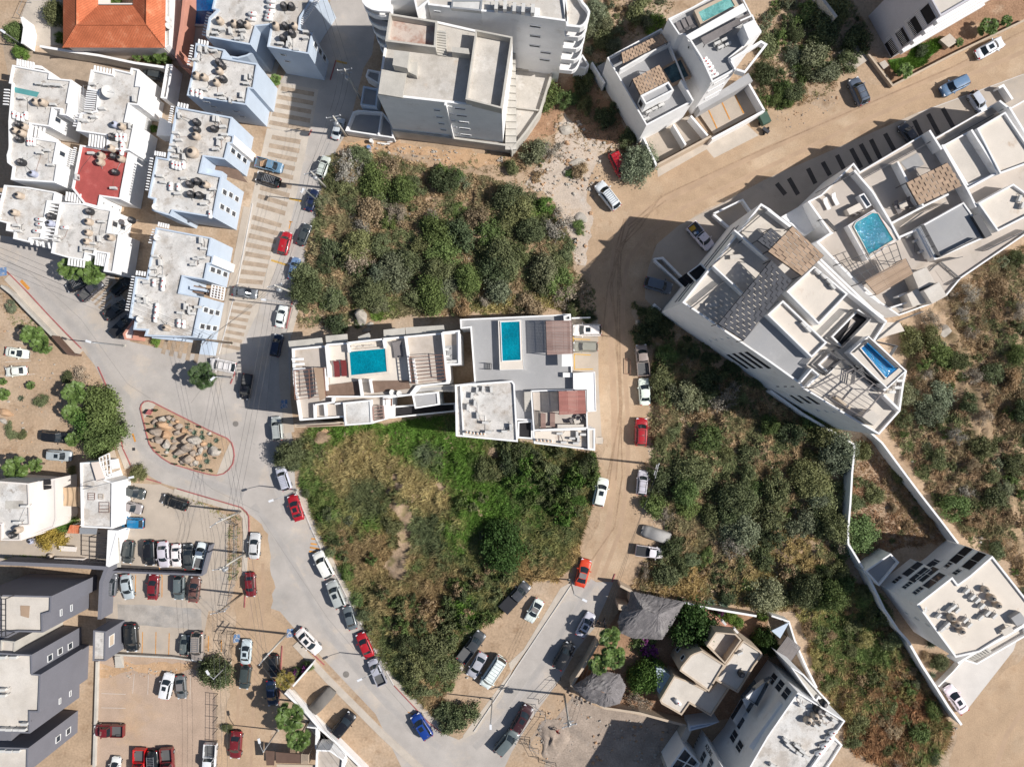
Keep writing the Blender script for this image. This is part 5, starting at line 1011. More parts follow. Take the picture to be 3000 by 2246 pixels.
sheet('terracotta_patio', '23: 1640,280 1750,300 1900,450 2100,560 2000,560 1780,400', .03, M['pinkw']); sheet('courtyard_floor', '23: 530,960 760,560 930,300 1480,240 1700,300 2210,360 2210,900 1900,1230 1520,1300 1000,1180', .010, M['redsoil'])
b = B('slatted_shelter', 'small shelter with grey slatted roof in the narrow yard beside the blue building', 'pergola', '33: 170,650'); b.slats('33: 165,530 280,625 190,750 65,665', 3.2, 16, 'greyf', .2, 3); b.rail('33: 200,620 250,650 190,745', .1, 3, 'rust', 2); 
b = B('blue_lean_to', 'pale blue lean-to roof beside a hedge corner', 'shed', '33: 100,450'); b.slab('33: 30,480 185,405 105,545', 3, .15, 'blue')
# --- grey building bottom left
GB = B('apartment_building', 'large dark grey apartment building with stepped roofs, lower left corner', 'apartment building', '03: 100,800')
GB.block('03: -200,165 445,180 440,320 368,343 370,495 160,490 -200,520', 10.6, wall='grayw', roof='rooft', par=.35, key='a'); GB.block('03: -200,655 160,680 275,685 280,850 352,856 338,1185 260,1185 258,1365 -200,1350', 11, wall='grayw', roof='rooft', par=.3, key='b'); GB.block('03: -200,1480 245,1490 240,1700 -200,1760', 11, wall='grayw', roof='rooft', par=.3, key='c')
GB.solid('03: -300,300 60,300 100,1500 -300,1700', 9.5, 0, 'grayw'); GB.block('03: 5,560 130,572 125,690 0,680', 10.4, wall='conc', roof='rooft', par=.2); GB.pergola('03: -60,200 45,205 45,530 -60,530', 12.4, 8, 'metal', .08, .08, 1.8, 2)
GB.windows('a', 1, '03: 525,322 615,282', .9, .35); GB.windows('b', 2, '03: 430,712 517,655 605,610', .9, 1.0); GB.windows('b', 4, '03: 605,1020 515,1085', .8, .35); GB.windows('c', 1, '03: 500,1410 588,1345', .9, 1.0)
GB.solid('03: 545,450 668,400 665,460 560,470', 6, 0, 'conc') if False else None
acs('on the grey building roofs', 10.7, '03: 30,1325 85,1328 145,1330 200,1330 215,1280 30,985 30,1035 30,705 125,705 25,1510 85,1515 150,1515', rz=[0]); GB.patch('03: 175,262 258,265 250,370 178,350', 10.3, 'brownc', 'roof_patch')
wl2 = wall_thing('grey boundary wall between the grey building and the parking lot', '02: 0,1545 600,1570 920,1590 03: 875,60 860,380', 3.0, .5, 'grayw'); wall_thing('low grey ramp wall under the row of cars', '02: 955,1618 1745,1648 1815,1390', 1.4, .22, 'grayw')
g = B('guard_booth', 'small booth with a rusty white roof and grey walls beside the parking lot', 'booth', '03: 860,600'); g.block('03: 805,475 915,485 910,742 798,740', 5.0, wall='grayw', roof='roofw', par=.2, key='m'); g.windows('m', 1, '03: 962,560', 1.6, 1.2, pane='tanw'); g.patch('03: 815,640 905,500 905,735', 4.82, 'stain_roof', 'rust_stain') if False else None
wall_thing('low concrete curb along the left side of the gravel parking lot', '03: 838,745 810,1656', .5, .3, 'conc')
b = B('steps', 'short concrete steps between the two parking lots', 'steps', '03: 1030,740'); b.stairs('03: 985,805 1060,805 1050,690 1005,690', 6, .1, .9, 'conc')
wall_thing('low concrete retaining edge between the two parking lots', '03: 990,685 1500,712 1700,740', .7, .2, 'conc')
# --- pink-white house and long store, left
N1 = B('house', 'pale pink two-level house with two tanks, left edge', 'house', '02: 200,1000'); N1.block('02: -60,835 248,858 260,1222 175,1230 180,1352 5,1352 5,1215 -60,1215', 7.2, wall='cream', roof='roofw', par=.3, key='m'); N1.block('02: 250,862 375,835 480,815 488,1165 465,1240 185,1345 180,1235 262,1225', 5.0, wall='cream', roof='cream', par=.12)
N1.solid('02: 375,875 440,880 438,905 378,915', 5.1, 4.95, 'void', 'roof_opening') ; N1.solid('02: 375,825 435,822 435,870 375,872', 5.1, 4.95, 'void', 'roof_opening'); N1.wallp('02: 478,880 550,865', 3, 0, .3, 'cream'); tanks('on the pale pink house', 6.9, beige='02: 145,1262', black='02: 95,1305')
N1.patch('02: 45,1010 200,1008 205,1075 45,1080', 6.93, 'conc', 'roof_patch'); acs('on the pale pink house', 6.9, '02: 215,1055 150,1195', rz=[0])
N2 = B('store_building', 'long narrow white-roofed building with scaffold frames on its roof', 'building', '02: 830,1000'); N2.block('02: 690,680 850,672 905,825 975,850 970,1250 700,1236', 4.8, wall='white', roof='roofw', par=.3, key='m')
N2.slab('02: 785,678 852,672 908,820 835,845', 5.2, .08, 'sailw', 'awning'); N2.block('02: 930,1260 1020,1265 940,1580 915,1570', 3.4, wall='white', roof='white', par=.1); N2.stairs('02: 935,1600 1000,1600 1070,1310 1025,1300', 22, .3, 3, 'conc', 'stairs', gap=.2)
N2.slab('02: 850,640 985,570 1035,740 905,790', 3.6, .1, 'tanw', 'patio_roof') ; N2.pergola('02: 855,640 940,600 960,800 870,790', 4.6, 5, 'white', .1, .1, 0, 2); N2.solid('02: 945,655 990,650 1008,730 965,740', 4.6, 3.6, 'wtank', 'water_cistern'); N2.slab('02: 690,1240 840,1245 830,1298 685,1295', 3.2, .1, 'steel', 'metal_awning')
for s_, m_, sz in (('02: 790,970', 'rust', .5), ('02: 900,1065', 'rust', .75), ('02: 872,972', 'tanw', .35)):
    bb = B('scaffold_frame', 'rusty steel scaffold frame lying on the narrow white roof', 'scaffold frame', s_, None); p = WP(s_, 4.6)[0]; mb = MB()
    for dx in (-sz, sz): mb.bar((p.x+dx, p.y-sz, 4.62), (p.x+dx, p.y+sz, 4.62), .05)
    for k in range(4): mb.bar((p.x-sz, p.y-sz+k*sz*.66, 4.7), (p.x+sz, p.y-sz+k*sz*.66, 4.7), .045)
    mb.obj('steel_frame', M[m_], bb.root); auto(bb.root, 'steel scaffold frame', 'steel scaffold frames', 'on the narrow white roof')
b = B('shade_sail', 'tan fabric shade sail between the pale pink house and the narrow roof', 'shade sail', '02: 600,980'); mb = MB(); q = WP('02: 520,895 690,890 690,1060 530,1052', 3.4); n_ = 8; vs = []
for j in range(n_+1):
    for i in range(n_+1):
        u, v = i/n_, j/n_; p = q[0].lerp(q[1], u).lerp(q[3].lerp(q[2], u), v); p.z -= .35*math.sin(math.pi*u)*math.sin(math.pi*v); p.x += .5*math.sin(math.pi*v)*(1-u); vs.append(p)
idx = mb.add(vs)
for j in range(n_):
    for i in range(n_): k = j*(n_+1)+i; mb.face((idx[k], idx[k+1], idx[k+n_+2], idx[k+n_+1]))
mb.smooth = True; mb.obj('fabric', M['sail'], b.root); mb = MB(); [mb.tube([(p.x, p.y, 0), (p.x, p.y, 3.5)], .06, 6) for p in q]; mb.obj('posts', M['steel'], b.root)
b = B('tiled_porch', 'small porch roof of orange clay tiles beside a round green tree', 'porch', '02: 635,1255'); b.slab('02: 605,1218 685,1220 680,1292 580,1288', 2.8, .12, 'tile', 'tile_roof'); mb = MB(); [mb.bar((p.x, p.y, 0), (p.x, p.y, 2.7), .12) for p in WP('02: 612,1225 678,1225 675,1285 590,1282', 2.7)]; mb.obj('posts', M['white'], b.root)
b = B('courtyard_bench', 'long pale masonry table in the courtyard', 'table', '02: 580,1420'); b.slab('02: 508,1397 658,1408 655,1448 508,1440', .8, .12, 'cream', 'table_top'); b.solid('02: 530,1405 640,1412 638,1440 530,1435', .68, 0, 'cream', 'base')
b = B('steel_pergola', 'dark steel pergola frame at the end of the courtyard', 'pergola', '02: 840,1430'); b.pergola('02: 768,1320 925,1332 925,1545 768,1532', 2.8, 6, 'metal', .08, .08, 2.8, 0)
b = B('planter_bench', 'low white planter row along the courtyard edge', 'planter', '02: 600,1520'); b.block('02: 468,1500 720,1510 715,1545 468,1535', .9, wall='cream', roof='redsoil', par=.12)
for s_, kk in (('02: 565,1305', 'tank_beige'), ('02: 262,1360', 'tank_blue'), ('02: 430,1490', 'tank_beige')): o = spawn(kk, tuple(WP(s_, .4)[0])[:2]+(0,), 0, scale=(.85, .85, .6)); o['label'] = {'02: 565,1305': 'round clay pot at the foot of the green courtyard tree', '02: 262,1360': 'round pale pot left of the golden courtyard tree', '02: 430,1490': 'pale drum beside the courtyard planters'}[s_]; o['category'] = 'pot'; o.name = 'garden_pot'
wall_thing('white wall along the corner garden beside the bottom street', '13: 250,1015 400,1150 560,1330 700,1450 950,1700', 1.6, .25, 'white', coping='white'); wall_thing('short white wall across the sandy strip near the magenta bush', '13: 320,958 490,762', 1.6, .2, 'white')
sheet('courtyard_floor', '13: 265,1000 330,985 430,1100 690,1370 980,1656 1400,2000 900,2000', .05, M['pave'])
b = B('carport', 'low mesh-roofed carport at the bottom edge beside the sandy street', 'carport', '13: 300,1600'); b.slab('13: 80,1512 160,1520 155,1640 90,1640', 2.4, .08, 'mesh', 'mesh_roof'); b.slab('13: 168,1525 390,1545 388,1625 172,1618', 2.4, .08, 'mesh', 'mesh_roof'); b.pergola('13: 392,1545 455,1550 452,1628 390,1625', 2.5, 10, 'tanw', .08, .08, 2.2); b.slab('13: 178,1630 575,1640 575,1700 178,1700', 2.7, .15, 'tanw')
b = B('small_white_house', 'small white building corner at the bottom edge beside the lawn', 'house', '13: 620,1560'); b.block('13: 520,1505 640,1510 755,1590 745,1700 510,1700', 3.2, wall='white', roof='deckb', par=.4); b.wallp('13: 440,1310 520,1320 515,1500', 2.0, 0, .2)
sheet('lawn', '13: 520,1340 560,1345 700,1480 640,1500 525,1480', .05, M['green_grass'])
# fences along the left street
def fence(label, s_, h, m='steel', n=3, gap=1.6, name='fence'):
    pts = WP(s_, h*.5); r = thing(name, label, 'fence', (pts[0].x, pts[0].y, 0)); rb = MB(); pb = MB(); ms = MB()
    for i in range(len(pts)-1):
        a, c = pts[i], pts[i+1]; a = Vector((a.x, a.y, 0)); c = Vector((c.x, c.y, 0)); L_ = (c-a).length
        for k in range(n): z = h*(k+1)/n; rb.bar(a+Vector((0, 0, z)), c+Vector((0, 0, z)), .035)
        q = max(1, int(L_/gap))
        for k in range(q+1): p = a.lerp(c, k/q); pb.bar(p, p+Vector((0, 0, h+.05)), .08)
        q2 = int(L_/.45)
        for k in range(q2): p = a.lerp(c, k/max(1, q2)); ms.bar(p, p+Vector((0, 0, h)), .012)
    rb.obj('rails', M[m], r); pb.obj('posts', M[m], r); ms.obj('wires', M[m], r); return r
wall_thing('low rough concrete wall of the sandy garden beside the left street', '01: 10,810 100,880 220,1010 340,1130 450,1240', 1.2, .3, 'conc', coping='conc'); wall_thing('brown timber garden wall end beside the left street', '01: 455,1245 590,1395 650,1408', 1.6, .3, 'mesh', coping='mesh')
fence('wire fence with climbing weeds at the right side of the upper parking lot', '02: 1975,1180 2035,1220 2030,1656 03: 1965,285', 1.8); fence('wire fence along the sandy street at the lower parking lot', '03: 1860,1045 1855,1656', 1.8, 'metal'); fence('steel gate frames lying open beside the lower parking lot tree', '03: 1925,490 2020,500 1990,740 1900,580 1925,490', 1.2, 'metal', 2)
fence('bent wire fence around the excavation lot at the bottom', '23: 230,1090 380,930 420,900', 1.6, 'metal', 2, 2.5); fence('bent wire fence beside the maroon parked car', '23: 205,1135 290,1200 285,1250 155,1420 150,1480 230,1520', 1.5, 'steel', 2, 2.5); fence('low wire fence at the bottom edge of the excavation lot', '23: 20,1395 150,1440 230,1590 380,1640', 1.4, 'metal', 2, 2.5); fence('green wire fence left of the tile roof house', '00: 240,0 180,140', 1.8, 'steel', 2)
# water tanks and equipment on the left roofs
tanks('on the far left white roof', 6.45, beige='00: 300,875 360,878 120,1120 180,1145 205,1090', black='00: 150,1068 155,1195 175,1395', blue='00: 275,1495')
gas('on the far left white roof', 6.45, '00: 120,990 157,1010 195,1018 225,1000 250,1225 271,1225 293,1228'); acs('on the far left white roof', 6.45, '00: 338,725 405,735 455,735 510,740 190,850 460,905 345,1320 410,1300 440,1425', rz=[0])
tanks('on the roof above the red roof', 6.15, beige='00: 1040,1085 950,1275', black='00: 955,1175', blue='00: 982,1070'); gas('on the roof above the red roof', 6.15, '00: 1010,1185 1045,1185 1077,1190 1055,1240 1065,1272 1050,1308'); acs('on the roof above the red roof', 6.15, '00: 800,730 885,940 810,1010 708,1040 737,1045 1160,855 1125,1090 770,970'); put('dish', '00: 945,808', 6.15, 'on the roof above the red roof', 'large round grey satellite dish', 'x', rz=0, scale=(1.5, 1.5, 1.2))
tanks('on the red roof', 5.25, beige='00: 860,1338 855,1395 1035,1365', black='00: 975,1345 985,1480'); acs('on the red roof', 5.25, '00: 665,1530 980,1625 790,1325', rz=[1.57, 0, 0])
tanks('on the lower left white roof', 5.45, beige='01: 155,28 115,175', black='01: 430,205', blue='01: 425,268'); acs('on the lower left white roof', 5.45, '01: 145,290 160,338', rz=[0]); gas('on the lower left white roof', 5.45, '01: 345,238 350,280 325,340', rz=0)
tanks('on the roof above the palms', 5.25, beige='01: 755,255 750,348 740,425 945,390', black='01: 765,165 1125,240'); acs('on the roof above the palms', 5.25, '01: 878,258 858,405 800,445 710,495 755,490 800,497 490,385 490,420'); gas('on the roof above the palms', 5.25, '01: 560,308', rz=0)
tanks('on the topmost blue townhouse roof', 8.25, beige='00: 1890,170 2015,195 2125,205 10: 165,215 325,215', black='00: 2075,200 10: 245,215 305,280 225,320 235,45 300,45'); acs('on the topmost blue townhouse roof', 8.25, '00: 1885,250 1920,260 2095,268 1990,270 1860,290 2055,340 2095,320 1800,300 10: 290,350 215,380 275,388 350,432 435,280 430,330'); gas('on the topmost blue townhouse roof', 8.25, '00: 2180,120 2175,165 10: 130,10 130,55 125,100 115,135 110,165', rz=0)
tanks('on the second blue townhouse roof', 8.05, beige='00: 1885,605 1690,645 1755,658 1860,705', black='00: 1885,530 1910,560 1920,675'); acs('on the second blue townhouse roof', 8.05, '00: 1725,425 1785,433 1850,443 1690,520 1765,775 1905,815 1925,855 1990,865 2080,870 2085,820 2125,670 2165,660 2130,725'); gas('on the second blue townhouse roof', 8.05, '00: 1660,795 1700,805 1735,820')
tanks('on the stair court townhouse roof', 7.85, beige='00: 1685,1168 1770,1590', black='00: 1690,1050 1690,1110 1840,1105 1630,1585 1700,1560 01: 1640,15 1715,25'); acs('on the stair court townhouse roof', 7.85, '00: 1850,1025 1880,1030 1925,1095 1940,1165 1900,1195 1885,1235 1865,1290 1550,1000 1520,1150 1545,1210 1495,1255 1485,1305 1550,1300 1515,1355 1590,1355 1385,1520 1410,1575 1590,1540 1840,1635 01: 1760,105 1535,15 1800,45'); gas('on the stair court townhouse roof', 7.85, '00: 1495,1420 1525,1430 1552,1435 1583,1425 1475,1610 1540,1615 01: 1815,195')
put('tank_beige', '00: 1660,1315', 7.85, 'on the stair court townhouse roof', 'oversized round beige water tank', 'x', rz=0, scale=(1.6, 1.6, 1)); put('dish', '01: 1345,135', 7.85, 'at the lower left corner of the stair court townhouse', 'grey satellite dish', 'x', rz=0, scale=(.8, .8, .8))
tanks('on the corner blue townhouse roof', 7.35, beige='01: 1425,1172'); acs('on the corner blue townhouse roof', 7.35, '01: 1735,420 1758,490 1695,580 1740,570 1670,630 1340,555 1385,610 1325,660 1325,720 1395,730 1265,780 1215,900 1260,940 1215,945 1605,990 1660,1050 1710,995 1560,1045 1640,1020'); gas('on the corner blue townhouse roof', 7.35, '01: 1330,785 1405,820 1410,770 1355,995 1350,1042 1340,1092 1545,1135 1585,1142'); put('dish', '01: 1360,400 1210,1100', 7.35, 'on the corner blue townhouse roof', 'satellite dish', 'satellite dishes', rz=0, scale=(.8, .8, .8))
# ================================================================== VEHICLES
CARM = {}
def car_parts(kind, opt=''):
    L_, Wd, Ht, zb = {'sedan': (4.6, 1.82, 1.45, .95), 'hatch': (4.1, 1.76, 1.5, .98), 'suv': (4.65, 1.9, 1.75, 1.12), 'pickup': (5.3, 1.95, 1.8, 1.12), 'van': (5.1, 1.95, 2.15, 1.25), 'sport': (4.45, 1.85, 1.3, .9)}[kind]
    hl, hw = L_/2, Wd/2
    def loft(xs, mb):
        rings = []
        for x, wf, zt, zbt in xs:
            w_ = hw*wf; pr = [(0, zt+.02), (.45*w_, zt+.015), (.78*w_, zt-.01), (.93*w_, zt-.07), (w_, zt-.24), (w_*1.0, .55), (w_*.96, zbt)]
            rings.append(mb.add([(x, -y, z) for y, z in pr[::-1]]+[(x, y, z) for y, z in pr[1:]]))
        for a, c in zip(rings, rings[1:]):
            for k in range(len(a)-1): mb.face((a[k], c[k], c[k+1], a[k+1]))
        mb.face(rings[0][::-1]); mb.face(rings[-1])
    body = MB(); body.smooth = True
    hood = zb-.1 if kind != 'van' else zb
    front = [(hl-1.35, 1, hood+.05, .25), (hl-.7, .99, hood, .25), (hl-.3, .93, hood-.07, .27), (hl-.1, .83, hood-.2, .3), (hl, .68, hood-.38, .36)]
    if kind == 'pickup':
        cabx = -.35
        loft([(cabx-.02, .985, zb, .3), (0, 1, zb, .25)]+front, body)
        bed = MB(); x0, x1 = -hl, cabx-.04; t = .09; z0 = .3; zt = zb+.02
        bed.mi = 0
        bed.box(((x0+x1)/2, hw-t/2-.01, (z0+zt)/2), (x1-x0, t, zt-z0)); bed.box(((x0+x1)/2, -hw+t/2+.01, (z0+zt)/2), (x1-x0, t, zt-z0))
        bed.box((x0+t/2, 0, (z0+zt)/2), (t, Wd-2*t-.03, zt-z0)); bed.box((x1-t/2, 0, (z0+zt)/2), (t, Wd-2*t-.03, zt-z0-.004))
        bed.mi = 1; bed.box(((x0+x1)/2, 0, .62), (x1-x0-2*t, Wd-2*t, .06))
        for sy in (-1, 1): bed.box((-hl*.62, sy*(hw-.2), .74), (.75, .2, .2))
        g = dict(xr0=cabx+.0, xr1=cabx+.25, xf1=1.0, xf0=1.55)
    else:
        rear = {'sedan': [(-hl, .7, .72, .36), (-hl+.1, .86, .86, .3), (-hl+.35, .95, zb-.02, .27), (-hl+.9, 1, zb, .25)], 'sport': [(-hl, .74, .68, .36), (-hl+.12, .88, .84, .3), (-hl+.4, .97, zb, .27), (-hl+.9, 1, zb+.02, .25)]}.get(kind, [(-hl, .82, zb-.25, .36), (-hl+.08, .9, zb-.03, .3), (-hl+.3, .97, zb, .27), (-hl+.9, 1, zb, .25)])
        loft(rear+[(0, 1, zb, .25)]+front, body)
        g = {'sedan': dict(xr0=-hl+.75, xr1=-hl+1.35, xf1=.35, xf0=1.05), 'sport': dict(xr0=-hl+.6, xr1=-hl+1.5, xf1=.1, xf0=.9), 'hatch': dict(xr0=-hl+.16, xr1=-hl+.6, xf1=.35, xf0=1.05), 'suv': dict(xr0=-hl+.12, xr1=-hl+.5, xf1=.55, xf0=1.15), 'van': dict(xr0=-hl+.1, xr1=-hl+.25, xf1=1.15, xf0=1.75)}[kind]
        bed = None
    wb, wt = hw*.88, hw*.7 if kind != 'van' else hw*.8; zr = Ht-.06; zg = zb-.04
    B0 = [(g['xr0'], -wb*.93), (g['xf0'], -wb*.9), (g['xf0'], wb*.9), (g['xr0'], wb*.93)]; T0 = [(g['xr1'], -wt*.95), (g['xf1'], -wt*.95), (g['xf1'], wt*.95), (g['xr1'], wt*.95)]
    def q3(i, j, out=.0, trim=.0):
        b0, b1, t0, t1 = Vector((*B0[i], zg)), Vector((*B0[j], zg)), Vector((*T0[i], zr)), Vector((*T0[j], zr)); return [b0.lerp(b1, trim), b1.lerp(b0, trim), t1.lerp(t0, trim), t0.lerp(t1, trim)]
    def pane(i, j, curve=0.0, trim=.03):
        m_ = MB(); m_.smooth = True; p = q3(i, j, 0, trim); n = 6; lo, hi = [], []; d = Vector((1 if i == 1 else -1, 0, 0)) if (i, j) in ((1, 2), (3, 0)) else Vector((0, 0, 0))
        for k in range(n+1): t = k/n; c_ = curve*math.sin(math.pi*t); lo.append(p[0].lerp(p[1], t)+d*c_); hi.append(p[3].lerp(p[2], t)+d*c_*.8)
        a = m_.add(lo); b_ = m_.add(hi)
        for k in range(n): m_.face((a[k], a[k+1], b_[k+1], b_[k]))
        return m_
    ws, rw, sr, sl = pane(1, 2, .16), pane(3, 0, .1), pane(0, 1), pane(2, 3)
    roof = MB(); roof.smooth = True; n = 6; rows = []
    for i in range(n+1):
        t = i/n; x = g['xr1']+(g['xf1']-g['xr1'])*t; ext = .16*.8 if i == n else (-.1*.8 if i == 0 else 0); row = []
        for k in range(n+1):
            y = wt*(-1+2*k/n); e = ext*math.sin(math.pi*k/n); z = zr+.055*(1-(2*k/n-1)**4)*(1-.5*(2*t-1)**6); row.append((x+e, y, z))
        rows.append(roof.add(row))
    for i in range(n):
        for k in range(n): roof.face((rows[i][k], rows[i+1][k], rows[i+1][k+1], rows[i][k+1]))
    roof.smooth = False
    for i in range(4):   # pillars
        a = Vector((*B0[i], zg)); c_ = Vector((*T0[i], zr+.01)); roof.bar(a, c_, .09, .07)
    if kind in ('suv', 'van', 'pickup', 'sedan', 'hatch'):
        for sy in (-1, 1): xm = (g['xr1']+g['xf1'])/2-.1; roof.bar((xm-.1, sy*wb*.93, zg), (xm, sy*wt*.97, zr), .07, .05)
    wheels = []
    for x in (hl-.85, -hl+.85):
        for sy in (-1, 1):
            m_ = MB(); m_.tube([(x, sy*(hw-.2), .33), (x, sy*(hw+.012), .33)], .33, 16); r_ = MB(); r_.tube([(x, sy*(hw+.0), .33), (x, sy*(hw+.02), .33)], .2, 10); wheels.append(('wheel', m_, M['tyre'], [('rim', r_, M['steel'])]))
    P_ = [('body', body, M['paint']), ('windshield', ws, M['cglass']), ('rear_window', rw, M['cglass']), ('side_window', sr, M['cglass']), ('side_window', sl, M['cglass']), ('roof', roof, M['paint'])]+wheels
    if bed: P_.append(('cargo_bed', bed, [M['paint'], M['acfan']]))
    for sy in (-1, 1):
        m_ = MB(); m_.box((hl-.2, sy*hw*.66, hood-.2), (.26, .34, .12), -sy*.35); P_.append(('headlight', m_, M['lightw']))
        m_ = MB(); m_.box((-hl+.06, sy*hw*.72, zb-.16), (.14, .26, .14), sy*.2); P_.append(('taillight', m_, M['lightr']))
        m_ = MB(); m_.box((g['xf0']-.35, sy*(hw+.1), zb+.02), (.14, .24, .14)); P_.append(('mirror', m_, M['paint']))
    xm = (g['xr1']+g['xf1'])/2; zt = zr+.06
    if 's' in opt: m_ = MB(); m_.box((g['xf1']-.6, 0, zt+.003), (.75, wt*1.05, .03)); P_.append(('sunroof', m_, M['cglass']))
    if 'r' in opt:
        m_ = MB()
        for sy in (-1, 1): m_.bar((g['xr1']+.15, sy*wt*.85, zt+.05), (g['xf1']-.1, sy*wt*.85, zt+.05), .05)
        for k in range(7 if 'R' in opt else 3): x = g['xr1']+.3+(g['xf1']-g['xr1']-.5)*k/(6 if 'R' in opt else 2); m_.bar((x, -wt*.85, zt+.07), (x, wt*.85, zt+.07), .045)
        P_.append(('roof_rack', m_, M['metal' if 'R' not in opt else 'steel']))
    if 'c' in opt and bed: m_ = MB(); m_.box(((-hl+g['xr0'])/2, 0, zb+.05), (hl+g['xr0']-.12, Wd-.14, .05)); P_.append(('bed_cover', m_, M['black']))
    if 'b' in opt: m_ = MB(); m_.box(((g['xr1']+g['xf1'])/2, 0, zt), (g['xf1']-g['xr1']-.02, wt*1.7, .05)); P_.append(('soft_top', m_, M['greyf']))
    if 'T' in opt: m_ = MB(); m_.lathe((-hl-.08, 0, .9), [(.36, -.1), (.36, .1)], 12); m_.v = [(x, (z-.9), y+.95) if False else (-hl-.1+(z-.9), y, .95+(x+hl+.08)) for x, y, z in m_.v]; P_.append(('spare_wheel', m_, M['tyre']))
    return P_
CCOL = {'white': (.80, .80, .79), 'silver': (.42, .44, .46), 'grey': (.13, .14, .15), 'dark grey': (.055, .06, .065), 'black': (.012, .013, .015), 'red': (.42, .012, .02), 'dark red': (.17, .015, .02), 'bright red': (.62, .01, .012),
        'blue': (.01, .05, .26), 'bright blue': (.01, .17, .36), 'steel blue': (.14, .23, .38), 'slate': (.10, .14, .17), 'navy': (.012, .022, .06), 'brown': (.15, .08, .06), 'maroon': (.05, .015, .02), 'orange': (.70, .055, .015), 'champagne': (.30, .27, .24), 'pale silver': (.55, .57, .60)}
CATS = {'sedan': 'car', 'hatch': 'car', 'suv': 'car', 'sport': 'car', 'pickup': 'pickup truck', 'van': 'van'}
NM = {'sedan': 'sedan', 'hatch': 'hatchback', 'suv': 'suv', 'sport': 'sports_car', 'pickup': 'pickup_truck', 'van': 'van'}
def car(kind, colr, seg, label, opt='', group=None, sc=None):
    key = 'car_'+kind+opt
    if key not in PROTO: proto(key, NM[kind], CATS[kind], car_parts(kind, opt))
    f, r = P(seg); a, c = W(f, .6), W(r, .6); d = a-c; m_ = (a+c)/2; m_.z = .02
    L0 = {'sedan': 4.6, 'hatch': 4.1, 'suv': 4.65, 'pickup': 5.3, 'van': 5.1, 'sport': 4.45}[kind]; k = max(.76, min(1.05, d.length/L0)) if sc is None else sc
    cc = CCOL[colr]; cc = tuple(max(0, min(1, v*random.uniform(.92, 1.08))) for v in cc)
    o = spawn(key, tuple(m_), math.atan2(d.y, d.x), color=(*cc, 1), scale=(k, min(1.0, k*1.07), min(1, k*1.06))); o['label'] = label; o['group'] = group or 'parked cars'; return o
